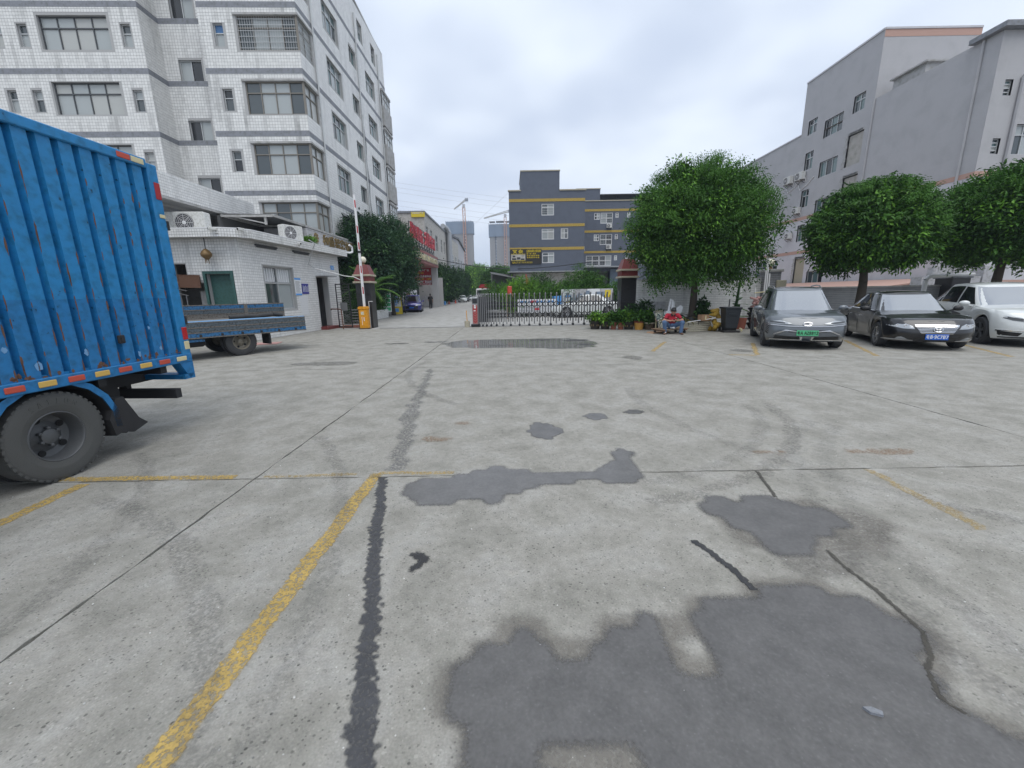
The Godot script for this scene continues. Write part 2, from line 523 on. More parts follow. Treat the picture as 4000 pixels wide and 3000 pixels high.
	grainy(mat("corrugated", 0.10, 0.10, 0.10, 0.7), rusty, 1.6)
	mat("gold_letter", 0.26, 0.19, 0.085, 0.5, 0.3)
	mat("sign_yellow", 0.68, 0.52, 0.03, 0.6)
	mat("sign_black", 0.022, 0.02, 0.019, 0.6)
	mat("sign_blue", 0.035, 0.035, 0.25, 0.5)
	mat("sign_sky", 0.10, 0.33, 0.72, 0.6)
	mat("pale_blue", 0.16, 0.33, 0.55, 0.6)
	mat("sign_red", 0.36, 0.022, 0.028, 0.6)
	mat("letter_red", 0.52, 0.045, 0.06, 0.55)
	grainy(mat("pink_panel", 0.36, 0.15, 0.135, 0.7), fine, 1.4)
	mat("paper", 0.74, 0.75, 0.76, 0.8)
	mat("cloth_pink", 0.47, 0.27, 0.245, 0.9)
	grainy(mat("bark", 0.085, 0.07, 0.055, 0.95), fine, 0.35, bump, 0.6)
	grainy(mat("terracotta", 0.24, 0.075, 0.045, 0.8), fine, 0.4)
	mat("glaze_black", 0.022, 0.02, 0.018, 0.3)
	mat("glaze_yellow", 0.52, 0.28, 0.06, 0.45)
	mat("glaze_brown", 0.10, 0.07, 0.045, 0.5)
	mat("soil", 0.05, 0.035, 0.025, 1.0)
	grainy(mat("tyre_white", 0.52, 0.49, 0.40, 0.7), streak, 0.7)
	mat("bin_plastic", 0.035, 0.04, 0.046, 0.5)
	grainy(mat("sack_yellow", 0.42, 0.27, 0.04, 0.8), fine, 0.4)
	grainy(mat("cardboard", 0.36, 0.22, 0.13, 0.85), fine, 0.6)
	mat("foam_white", 0.76, 0.77, 0.78, 0.7)
	mat("skin", 0.40, 0.215, 0.145, 0.55)
	mat("hair", 0.012, 0.011, 0.011, 0.5)
	m = mat("shirt_red", 0.37, 0.012, 0.03, 0.85); m.rim_enabled = true; m.rim = 0.3
	grainy(mat("denim", 0.085, 0.15, 0.27, 0.9), fine, 0.25)
	mat("black_cloth", 0.016, 0.016, 0.017, 0.9)
	mat("leather", 0.14, 0.075, 0.05, 0.6)
	var px := mat("thin_glass", 0.55, 0.68, 0.66, 0.05)
	px.transparency = BaseMaterial3D.TRANSPARENCY_ALPHA
	px.albedo_color.a = 0.25
	for q in [["leaf", 0.048, 0.125, 0.022], ["leaf_dark", 0.028, 0.075, 0.024], ["leaf_blue", 0.036, 0.085, 0.046], ["leaf_bright", 0.095, 0.21, 0.035], ["leaf_dry", 0.22, 0.20, 0.075]]:
		m = mat(q[0], q[1], q[2], q[3], 0.55, 0.0, 0.35)
		m.vertex_color_use_as_albedo = true
		m.backlight_enabled = true
		m.backlight = Color(0.32, 0.42, 0.16)

# exposed aggregate: cement with pale and dark stones of several sizes
func concrete_tex() -> ImageTexture:
	var n := 1024
	var a := noise(91, 0.02, 5).get_seamless_image(n, n).get_data()
	var b := noise(92, 0.11, 3).get_seamless_image(n, n).get_data()
	var r := RandomNumberGenerator.new(); r.seed = 93
	var val := PackedFloat32Array(); val.resize(n * n)
	for i in n * n: val[i] = 0.80 + (a[i] - 128) / 255.0 * 0.22 + (b[i] - 128) / 255.0 * 0.26 + (r.randf() - 0.5) * 0.1
	for k in 5200:
		var cx := r.randi() % n; var cy := r.randi() % n
		var rad := 1.2 + 3.4 * r.randf() * r.randf(); var e := r.randf_range(0.6, 1.0)
		var d := r.randf_range(0.1, 0.3) if r.randf() < 0.42 else -r.randf_range(0.12, 0.45)
		for y in range(-int(rad), int(rad) + 1):
			for x in range(-int(rad), int(rad) + 1):
				if x * x * e + y * y / e <= rad * rad: val[((cy + y + n) % n) * n + (cx + x + n) % n] += d
	var out := PackedByteArray(); out.resize(n * n * 3)
	for i in n * n:
		var t := clampf(val[i], 0.16, 1.0)
		out[i * 3] = int(pow(t, 0.4545) * 255); out[i * 3 + 1] = int(pow(t * 0.995, 0.4545) * 255); out[i * 3 + 2] = int(pow(t * 0.975, 0.4545) * 255)
	return ImageTexture.create_from_image(Image.create_from_data(n, n, false, Image.FORMAT_RGB8, out))

# ---------------------------------------------------------------- ground
# slab of concrete with slightly broken edges
func slab(x0: float, x1: float, z0: float, z1: float, step: float) -> Geo:
	var g := Geo.new()
	var pts := PackedVector2Array()
	var gap := 0.010
	var cn := [Vector2(x0 + gap, z0 + gap), Vector2(x1 - gap, z0 + gap), Vector2(x1 - gap, z1 - gap), Vector2(x0 + gap, z1 - gap)]
	for k in 4:
		var a: Vector2 = cn[k]
		var b: Vector2 = cn[(k + 1) % 4]
		var nrm := (b - a).normalized().orthogonal()
		var m := maxi(1, int(a.distance_to(b) / step))
		for i in m:
			var q := a.lerp(b, float(i) / m)
			if i > 0: q += nrm * rng.randf_range(-0.006, 0.007) * (1.0 if rng.randf() < 0.8 else 2.2)
			pts.append(q)
	var xf := Transform3D(Basis(Vector3.RIGHT, Vector3(0, 0, 1), Vector3(0, -1, 0)), Vector3.ZERO)
	g.prism(pts, 0.0, 0.03, xf)  # local z is down
	return g

# stain or film on the ground: a picture of its own, cut out by its outline
func ground_patch(called: String, outline: Array, cuts: Array, col: Color, rough: float, soft: float, seed_: int, opac := 1.0, lift := 0.003, res := 448, spec := 0.5, wear := 0.0, rag := 0.010) -> MeshInstance3D:
	var poly := PackedVector2Array(outline)
	var r := Rect2(poly[0], Vector2.ZERO)
	for q in poly: r = r.expand(q)
	r = r.grow(maxf(0.06, soft * 2))
	var w := res; var h := res
	if r.size.x > r.size.y: h = maxi(32, int(res * r.size.y / r.size.x))
	else: w = maxi(32, int(res * r.size.x / r.size.y))
	var n := noise(seed_, 2.6, 4); var ng := noise(seed_ + 1, 30.0, 3)
	var im := Image.create(w, h, false, Image.FORMAT_RF)
	for j in h:
		for i in w:
			var q := r.position + r.size * Vector2((i + 0.5) / w, (j + 0.5) / h)
			q += Vector2(n.get_noise_2d(q.x, q.y), n.get_noise_2d(q.x + 50, q.y)) * 0.05 * minf(1.0, soft * 20)
			q += Vector2(ng.get_noise_2d(q.x, q.y), ng.get_noise_2d(q.x, q.y + 40)) * rag
			var inside := Geometry2D.is_point_in_polygon(q, poly)
			if inside:
				for c in cuts:
					if Geometry2D.is_point_in_polygon(q, c): inside = false; break
			if inside: im.set_pixel(i, j, Color(1, 0, 0))
	var k := maxi(1, int(soft / r.size.x * w))
	if k > 1:
		im.resize(maxi(4, w / k), maxi(4, h / k), Image.INTERPOLATE_TRILINEAR if false else Image.INTERPOLATE_BILINEAR)
		im.resize(w, h, Image.INTERPOLATE_CUBIC)
	var out := PackedByteArray(); out.resize(w * h * 4)
	for j in h:
		for i in w:
			var q := r.position + r.size * Vector2((i + 0.5) / w, (j + 0.5) / h)
			var t := ng.get_noise_2d(q.x * 1.7, q.y * 1.7)
			var s := n.get_noise_2d(q.x * 2, q.y * 2)
			var a := clampf(im.get_pixel(i, j).r, 0, 1)
			a = smoothstep(0.02, 0.98, a + t * 0.5 * (1.0 - absf(2 * a - 1)))
			if wear > 0: a *= 1.0 - wear * smoothstep(-0.12, 0.3, t * 0.9 + n.get_noise_2d(q.x * 9, q.y * 9) * 0.8)
			var c := col * (1.0 + 0.30 * t + 0.22 * s)
			if t > 0.5: c = c.lerp(Color(0.24, 0.24, 0.235), (t - 0.5) * 2.2)
			c = Color(clampf(c.r, 0, 1), clampf(c.g, 0, 1), clampf(c.b, 0, 1)).linear_to_srgb()
			var o := (j * w + i) * 4
			out[o] = int(c.r * 255); out[o + 1] = int(c.g * 255); out[o + 2] = int(c.b * 255); out[o + 3] = int(255 * a * opac)
	var tex := ImageTexture.create_from_image(Image.create_from_data(w, h, false, Image.FORMAT_RGBA8, out))
	var m := StandardMaterial3D.new()
	m.resource_name = called
	m.albedo_texture = tex
	m.transparency = BaseMaterial3D.TRANSPARENCY_ALPHA
	m.roughness = rough
	m.metallic_specular = spec
	m.texture_repeat = false
	var g := Geo.new()
	g.print_quad(v(r.position.x, lift, r.end.y), v(r.end.x, lift, r.end.y), v(r.end.x, lift, r.position.y), v(r.position.x, lift, r.position.y))
	return struct(called, g, m)

func V(x: float, y: float) -> Vector2: return Vector2(x, y)

func grown(p: Array, d: float) -> Array: return Array(Geometry2D.offset_polygon(PackedVector2Array(p), d, Geometry2D.JOIN_ROUND)[0])

func arc(c: Vector2, r: float, a0: float, a1: float, w: float) -> Array:
	var o := []
	for i in 15: o.append(c + Vector2.from_angle(lerpf(a0, a1, i / 14.0)) * (r - w / 2))
	for i in 15: o.append(c + Vector2.from_angle(lerpf(a1, a0, i / 14.0)) * (r + w / 2))
	return o

func ell(x: float, z: float, a: float, b: float) -> Array:
	var o := []
	for i in 14: o.append(V(x + a * cos(TAU * i / 14) * rng.randf_range(0.75, 1.15), z + b * sin(TAU * i / 14) * rng.randf_range(0.75, 1.15)))
	return o

func strip(a: Vector2, b: Vector2, w: float) -> Array:
	var n := (b - a).normalized().orthogonal() * w / 2
	return [a - n, b - n, b + n, a + n]

func make_ground() -> void:
	var g := Geo.new()
	g.quad(v(-900, -0.03, 300), v(900, -0.03, 300), v(900, -0.03, -1100), v(-900, -0.03, -1100))
	struct("ground", g, M.pavement)
	var dirt := Geo.new()
	dirt.quad(v(-27, -0.022, 6), v(29.2, -0.022, 6), v(29.2, -0.022, -20.6), v(-27, -0.022, -20.6))
	struct("joint_bed", dirt, M.joint_dirt)
	var yard := Node3D.new()
	yard.name = "yard_pavement"
	add_child(yard)
	yard.set_meta("kind", "structure")
	var xs := [-26.0, -18.05, -10.2, -2.35, 5.5, 13.35, 21.2, 29.0]
	var zs := [5.5, 2.2, -3.43, -9.1, -14.85, -20.55]
	for i in xs.size() - 1:
		for j in zs.size() - 1:
			part("slab", slab(xs[i], xs[i + 1], zs[j + 1], zs[j], 0.11 if j < 3 else 0.4), M.concrete, yard)
	var st := Geo.new()
	st.box(v(-11.2, -0.05, -140), v(9.6, -0.002, -20.56))
	struct("street", st, M.street_concrete)
	var ln := Geo.new()
	for z in [-20.75, -21.0]: ln.box(v(-6.7, -0.001, z - 0.03), v(5.4, 0.004, z + 0.03))
	struct("gate_track", ln, M.dark_steel)
	# wet ground and stains, in ground metres (x, z)
	var wet := Color(0.122, 0.118, 0.114)
	var damp := Color(0.215, 0.20, 0.175)
	var big := [V(-0.02, -1.67), V(-0.10, -1.59), V(-0.22, -1.52), V(-0.28, -1.45), V(-0.28, -1.36), V(-0.22, -1.25), V(-0.19, -1.15), V(-0.1, -1.0), V(0.0, -0.8), V(1.9, -0.8), V(2.2, -0.95), V(1.95, -1.08), V(1.83, -1.16), V(1.73, -1.23), V(1.68, -1.30), V(1.75, -1.44), V(1.86, -1.53), V(1.92, -1.63), V(1.88, -1.79), V(1.73, -1.87), V(1.58, -1.95), V(1.32, -1.93), V(1.20, -1.85), V(0.99, -1.80), V(0.86, -1.74), V(0.86, -1.67), V(0.89, -1.57), V(0.91, -1.50), V(0.84, -1.43), V(0.77, -1.42), V(0.73, -1.49), V(0.72, -1.59), V(0.70, -1.67), V(0.66, -1.74), V(0.49, -1.70), V(0.38, -1.65), V(0.34, -1.58), V(0.29, -1.54), V(0.22, -1.54), V(0.14, -1.58), V(0.10, -1.65), V(0.05, -1.68)]
	ground_patch("wet_patch", big, [PackedVector2Array([V(0.45, -1.06), V(0.43, -1.12), V(0.27, -1.16), V(0.11, -1.14), V(0.08, -1.06), V(0.15, -1.0), V(0.4, -1.0)])], wet, 0.42, 0.09, 61, 0.95, 0.0045, 640, 0.5, 0.1, 0.008)
	ground_patch("damp_margin", grown(big, 0.06), [], damp, 0.8, 0.12, 62, 0.75, 0.003, 512, 0.5, 0.45, 0.02)
	ground_patch("wet_patch", [V(1.40, -2.85), V(1.50, -2.95), V(1.60, -2.97), V(1.70, -2.87), V(1.82, -2.92), V(1.99, -2.93), V(2.10, -2.82), V(2.26, -2.73), V(2.33, -2.65), V(2.31, -2.56), V(2.16, -2.45), V(1.96, -2.33), V(1.75, -2.20), V(1.62, -2.22), V(1.59, -2.34), V(1.58, -2.47), V(1.50, -2.58), V(1.41, -2.68)], [], wet * 1.05, 0.38, 0.09, 67, 0.95, 0.0045, 448, 0.5, 0.1, 0.008)
	ground_patch("damp_margin", [V(1.45, -2.9), V(2.1, -2.9), V(2.5, -2.75), V(2.62, -2.5), V(2.35, -2.3), V(2.0, -2.0), V(1.7, -2.0), V(1.55, -2.3)], [], damp, 0.8, 0.14, 68, 0.7, 0.003, 384, 0.5, 0.6, 0.02)
	ground_patch("wet_patch", [V(-0.92, -3.21), V(-0.91, -3.32), V(-0.71, -3.37), V(-0.56, -3.43), V(-0.24, -3.58), V(-0.07, -3.59), V(0.10, -3.56), V(0.18, -3.46), V(0.37, -3.47), V(0.57, -3.41), V(0.73, -3.42), V(0.77, -3.53), V(0.88, -3.63), V(1.01, -3.70), V(1.01, -3.89), V(1.12, -4.01), V(1.22, -3.88), V(1.16, -3.59), V(1.16, -3.42), V(1.09, -3.27), V(0.98, -3.23), V(0.79, -3.24), V(0.56, -3.28), V(0.45, -3.22), V(0.28, -3.20), V(0.08, -3.10), V(-0.09, -3.02), V(-0.11, -2.90), V(-0.19, -2.90), V(-0.26, -3.01), V(-0.40, -2.98), V(-0.56, -2.91), V(-0.70, -2.90), V(-0.85, -3.04)], [], wet * 1.15, 0.3, 0.08, 71, 0.95, 0.0045, 512, 0.5, 0.1, 0.008)
	for q in [[0.37, -4.62, 0.2, 0.3], [1.1, -5.15, 0.16, 0.14], [1.65, -5.34, 0.13, 0.1]]:
		ground_patch("wet_patch", ell(q[0], q[1], q[2], q[3]), [], wet, 0.3, 0.05, 80 + int(q[0] * 10), 0.95, 0.003, 160)
	ground_patch("puddle", [V(-2.3, -13.7), V(-1.86, -14.6), V(-0.52, -14.7), V(0.81, -14.69), V(2.13, -14.60), V(2.75, -13.36), V(2.58, -12.1), V(1.6, -11.9), V(1.19, -11.95), V(0.12, -12.30), V(-0.73, -12.33), V(-1.89, -12.57)], [], Color(0.26, 0.26, 0.255), 0.05, 0.22, 91, 0.9, 0.003, 448, 0.8, 0.75, 0.06)
	for q in [[-2.6, -14.2, 0.5, 0.18], [-3.9, -13.9, 0.45, 0.15], [1.0, -14.3, 0.4, 0.2], [2.3, -14.0, 0.5, 0.3], [2.4, -12.8, 0.3, 0.2], [-0.4, -13.0, 0.35, 0.1], [3.0, -10.0, 0.25, 0.35], [-4.6, -9.9, 0.9, 0.35], [6.2, -10.9, 0.3, 0.35]]:
		ground_patch("oil_stain", ell(q[0], q[1], q[2], q[3]), [], Color(0.05, 0.049, 0.049), 0.35, 0.08, 100 + int(q[0] * 7), 0.85 if q[1] < -11 else 0.4, 0.006, 160, 0.5, 0.9, 0.06)
	ground_patch("oil_stain", [V(-0.67, -2.27), V(-0.6, -2.33), V(-0.53, -2.27), V(-0.56, -2.2), V(-0.6, -2.14), V(-0.64, -2.14), V(-0.61, -2.22)], [], Color(0.03, 0.03, 0.032), 0.6, 0.03, 131, 0.85, 0.004, 128)
	ground_patch("oil_stain", [V(1.14, -2.37), V(1.19, -2.28), V(1.24, -2.14), V(1.29, -1.92), V(1.32, -1.92), V(1.29, -2.12), V(1.24, -2.26), V(1.18, -2.39)], [], Color(0.035, 0.035, 0.037), 0.6, 0.012, 133, 0.95, 0.005, 256)
	ground_patch("tar_strip", [V(-1.22, -3.43), V(-1.15, -3.43), V(-0.88, -2.38), V(-0.70, -1.79), V(-0.59, -1.41), V(-0.495, -1.10), V(-0.43, -0.8), V(-0.54, -0.8), V(-0.6, -1.10), V(-0.69, -1.41), V(-0.785, -1.79), V(-0.965, -2.38)], [], Color(0.06, 0.06, 0.064), 0.5, 0.02, 135, 0.95, 0.005, 768, 0.5, 0.35, 0.035)
	ground_patch("tar_strip", [V(-1.2, -3.55), V(-1.02, -3.6), V(-1.3, -5.4), V(-1.75, -8.9), V(-1.85, -8.9), V(-1.5, -5.4)], [], Color(0.15, 0.15, 0.15), 0.8, 0.08, 136, 0.5, 0.005, 512, 0.5, 0.95, 0.03)
	# repaired cracks: dark filled lines
	for c in [[V(2.19, -3.40), V(2.13, -3.2), V(2.11, -3.13), V(2.06, -2.93)], [V(1.95, -2.25), V(1.93, -2.12), V(1.95, -1.91), V(1.92, -1.63), V(1.83, -1.49), V(1.75, -1.43), V(1.68, -1.30), V(1.71, -1.24)]]:
		var a := []; var b := []
		for q in c:
			a.append(q + V(0.011, 0.004)); b.push_front(q - V(0.011, 0.004))
		ground_patch("pavement_crack", a + b, [], Color(0.07, 0.065, 0.055), 0.9, 0.008, 140 + c.size(), 0.9, 0.0055, 320)
	for q in [[-0.62, -4.95, 0.14, 0.06], [2.55, -3.85, 0.18, 0.05], [-0.9, -4.4, 0.2, 0.1], [3.7, -3.8, 0.35, 0.08]]:
		ground_patch("rust_stain", ell(q[0], q[1], q[2], q[3]), [], Color(0.30, 0.19, 0.11), 0.85, 0.06, 170 + int(absf(q[0]) * 10), 0.5, 0.0045, 128, 0.5, 0.9, 0.04)
	# faint rubber left by turning tyres
	for q in [[V(0.3, -6.2), 3.1, 0.2, 1.3], [V(0.3, -6.2), 3.4, 0.15, 1.35], [V(6.5, -6.0), 4.6, 2.2, 3.3], [V(-6.5, -1.0), 4.0, -0.9, 0.3], [V(-6.5, -1.0), 5.5, -0.7, 0.2], [V(-5.0, 1.0), 4.4, -1.2, -0.4], [V(2.0, -9.0), 4.2, 2.3, 3.4], [V(7.0, -1.0), 4.8, 2.9, 4.0], [V(7.0, -1.0), 5.05, 2.9, 4.0]]:
		ground_patch("tyre_mark", arc(q[0], q[1], q[2], q[3], 0.14), [], Color(0.15, 0.145, 0.135), 0.8, 0.05, 210 + int(q[1] * 9), 0.22, 0.0038, 448, 0.5, 0.95, 0.03)
	# painted bay lines, worn
	var yel := Color(0.49, 0.34, 0.10)
	ground_patch("parking_line", strip(V(-1.26, -3.5), V(-1.28, -0.7), 0.115), [], yel, 0.75, 0.015, 181, 0.9, 0.0035, 768, 0.5, 0.75, 0.012)
	ground_patch("parking_line", strip(V(-3.84, -3.38), V(-3.78, -1.6), 0.115), [], yel, 0.75, 0.015, 183, 0.9, 0.0035, 512, 0.5, 0.75, 0.012)
	ground_patch("parking_line", strip(V(-4.3, -3.49), V(-2.55, -3.47), 0.085), [], yel, 0.75, 0.015, 185, 0.85, 0.0045, 512, 0.5, 0.8, 0.012)
	ground_patch("parking_line", strip(V(-2.3, -3.46), V(-1.45, -3.5), 0.05), [], yel, 0.75, 0.02, 187, 0.5, 0.0035, 384, 0.5, 0.95, 0.012)
	ground_patch("parking_line", strip(V(-1.25, -3.505), V(-0.55, -3.49), 0.06), [], yel, 0.75, 0.02, 188, 0.6, 0.0035, 384, 0.5, 0.9, 0.012)
	ground_patch("parking_line", strip(V(3.19, -3.4), V(3.16, -2.45), 0.09), [], yel, 0.75, 0.03, 189, 0.45, 0.0035, 384, 0.5, 0.95, 0.012)
	for q in [[3.83, -11.02, 4.97, -13.13], [6.13, -10.06, 7.4, -12.45], [8.72, -9.6, 10.45, -12.7], [11.42, -9.16, 12.6, -11.3], [5.5, -10.2, 6.1, -10.05]]:
		ground_patch("parking_line", strip(V(q[0], q[1]), V(q[2], q[3]), 0.11), [], Color(0.52, 0.36, 0.12), 0.75, 0.03, 190 + int(q[0]), 0.8, 0.0035, 384, 0.5, 0.85, 0.012)

# ---------------------------------------------------------------- building helpers
# a window part (its frame) with one pane sub-part per light; wall frame xf, +z outwards
func window(parent: Node, h: Rect2, cols: int, rows: Array, frame: Material, panes: Array, xf: Transform3D, depth := 0.13, fw := 0.05, bars := 0) -> MeshInstance3D:
	var g := Geo.new()
	var a := h.position; var b := h.end
	var d0 := -depth - 0.05; var d1 := -depth
	g.box(v(a.x, a.y, d0), v(a.x + fw, b.y, d1)); g.box(v(b.x - fw, a.y, d0), v(b.x, b.y, d1))
	g.box(v(a.x + fw, a.y, d0), v(b.x - fw, a.y + fw, d1)); g.box(v(a.x + fw, b.y - fw, d0), v(b.x - fw, b.y, d1))
	for i in range(1, cols):
		var x := a.x + h.size.x * i / cols
		g.box(v(x - fw * 0.45, a.y + fw, d0), v(x + fw * 0.45, b.y - fw, d1 - 0.003))
	var cuts := [a.y]
	for r in rows:
		var y: float = a.y + h.size.y * r
		cuts.append(y)
		g.box(v(a.x + fw, y - fw * 0.5, d0), v(b.x - fw, y + fw * 0.5, d1 + 0.002))
	cuts.append(b.y)
	var w := part("window", g, frame, parent, -1.0, xf)
	for i in cols:
		for j in cuts.size() - 1:
			var x0 := a.x + h.size.x * i / cols + 0.01; var x1 := a.x + h.size.x * (i + 1) / cols - 0.01
			var q := Geo.new()
			q.box(v(x0, cuts[j] + 0.01, d0 - 0.012), v(x1, cuts[j + 1] - 0.01, d0 - 0.002 - 0.004 * ((i + j) % 2)))
			part("pane", q, panes[(i + j * 3 + int(absf(a.x * 7.0)) + int(a.y * 3.0)) % panes.size()], w)
	if bars > 0:
		var bg := Geo.new()
		for i in bars + 1:
			var x := a.x + 0.03 + (h.size.x - 0.06) * i / bars
			bg.tube(v(x, a.y, -0.04), v(x, b.y, -0.04), 0.009, 0.009, 5, false)
		for j in 6:
			var y := a.y + h.size.y * (j + 0.5) / 6.0
			bg.box(v(a.x, y - 0.009, -0.053), v(b.x, y + 0.009, -0.028))
		var gr := part("security_grille", bg, M.frame_alu, w)
	return w

# tiles laid on a wall frame, leaving the openings free
func tiles(parent: Node, x0: float, x1: float, y0: float, y1: float, holes: Array, tw: float, th: float, m: Material, xf: Transform3D, seed_: int, stain := 0.0, joint := 0.012, joint_x := -1.0) -> void:
	if joint_x < 0: joint_x = joint
	var nx := maxi(1, roundi((x1 - x0) / tw)); var ny := maxi(1, roundi((y1 - y0) / th))
	tw = (x1 - x0) / nx; th = (y1 - y0) / ny
	var t := Geo.new()
	t.bbox(v(-tw / 2 + joint_x / 2, -th / 2 + joint / 2, 0.0), v(tw / 2 - joint_x / 2, th / 2 - joint / 2, 0.008), 0.002)
	var n := noise(seed_, 0.35, 4)
	var r := RandomNumberGenerator.new(); r.seed = seed_
	var xfs := []; var cols := []
	for i in nx:
		for j in ny:
			var q := Rect2(x0 + i * tw, y0 + j * th, tw, th)
			var open := false
			for h in holes:
				if h.intersects(q): open = true; break
			if open: continue
			xfs.append(xf * Transform3D(Basis(), v(q.position.x + tw / 2, q.position.y + th / 2, 0)))
			var k := r.randf_range(0.9, 1.03) - maxf(0, n.get_noise_2d(q.position.x * 4.0, q.position.y * 0.5) - 0.05) * stain
			cols.append(Color(k * 0.995, k, k * (1.0 - stain * 0.03)))
	if xfs: many("wall_tiles", t.mesh(), m, xfs, cols, parent)

func wall_frame(origin: Vector3, right: Vector3) -> Transform3D:
	var r := right.normalized()
	return Transform3D(Basis(r, Vector3.UP, r.cross(Vector3.UP)), origin)

func ac_unit() -> Node3D:
	var o := thing("air_conditioner", "x", "air conditioner", Vector3.ZERO, 0, "air conditioner units on the facades")
	var g := Geo.new()
	g.bbox(v(-0.42, 0, 0.05), v(0.42, 0.58, 0.36), 0.018)
	part("casing", g, M.white_plastic, o)
	g = Geo.new()
	g.lathe([V(0.0, 0.0), V(0.235, 0.0), V(0.245, 0.006), V(0.245, 0.0)], 20, Transform3D(Basis(Vector3.RIGHT, PI / 2), v(-0.12, 0.29, 0.362)))
	part("fan_opening", g, M.grille_dark, o)
	g = Geo.new()
	for k in 5:
		var r := 0.05 + 0.045 * k
		for i in 20:
			g.tube(v(-0.12 + r * cos(TAU * i / 20), 0.29 + r * sin(TAU * i / 20), 0.375), v(-0.12 + r * cos(TAU * (i + 1) / 20), 0.29 + r * sin(TAU * (i + 1) / 20), 0.375), 0.004, 0.004, 4, false)
	for i in 8: g.tube(v(-0.12, 0.29, 0.378), v(-0.12 + 0.23 * cos(TAU * i / 8), 0.29 + 0.23 * sin(TAU * i / 8), 0.378), 0.004, 0.004, 4, false)
	g.ball(v(-0.12, 0.29, 0.37), v(0.055, 0.055, 0.013), 12, 6)
	part("fan_grille", g, M.frame_white, o)
	g = Geo.new()
	for s in [-0.3, 0.3]:
		g.bar(v(s, -0.02, 0.0), v(s, -0.02, 0.4), 0.03, 0.03); g.bar(v(s, -0.28, 0.0), v(s, -0.03, 0.36), 0.025, 0.025)
	part("bracket", g, M.dark_steel, o)
	g = Geo.new()
	g.path([v(0.4, 0.12, 0.2), v(0.5, 0.08, 0.15), v(0.52, -0.1, 0.08), v(0.5, -0.2, 0.02)], 0.018)
	part("hose", g, M.frame_white, o)
	return o

func place_ac(at: Vector3, turn: float, label: String, s := 1.0) -> void:
	if not M.has("ac"):
		M["ac"] = ac_unit()
		M.ac.position = at; M.ac.rotation.y = turn; M.ac.set_meta("label", label)
		M.ac.scale = Vector3.ONE * s
	else:
		dup(M.ac, label, at, turn).scale = Vector3.ONE * s

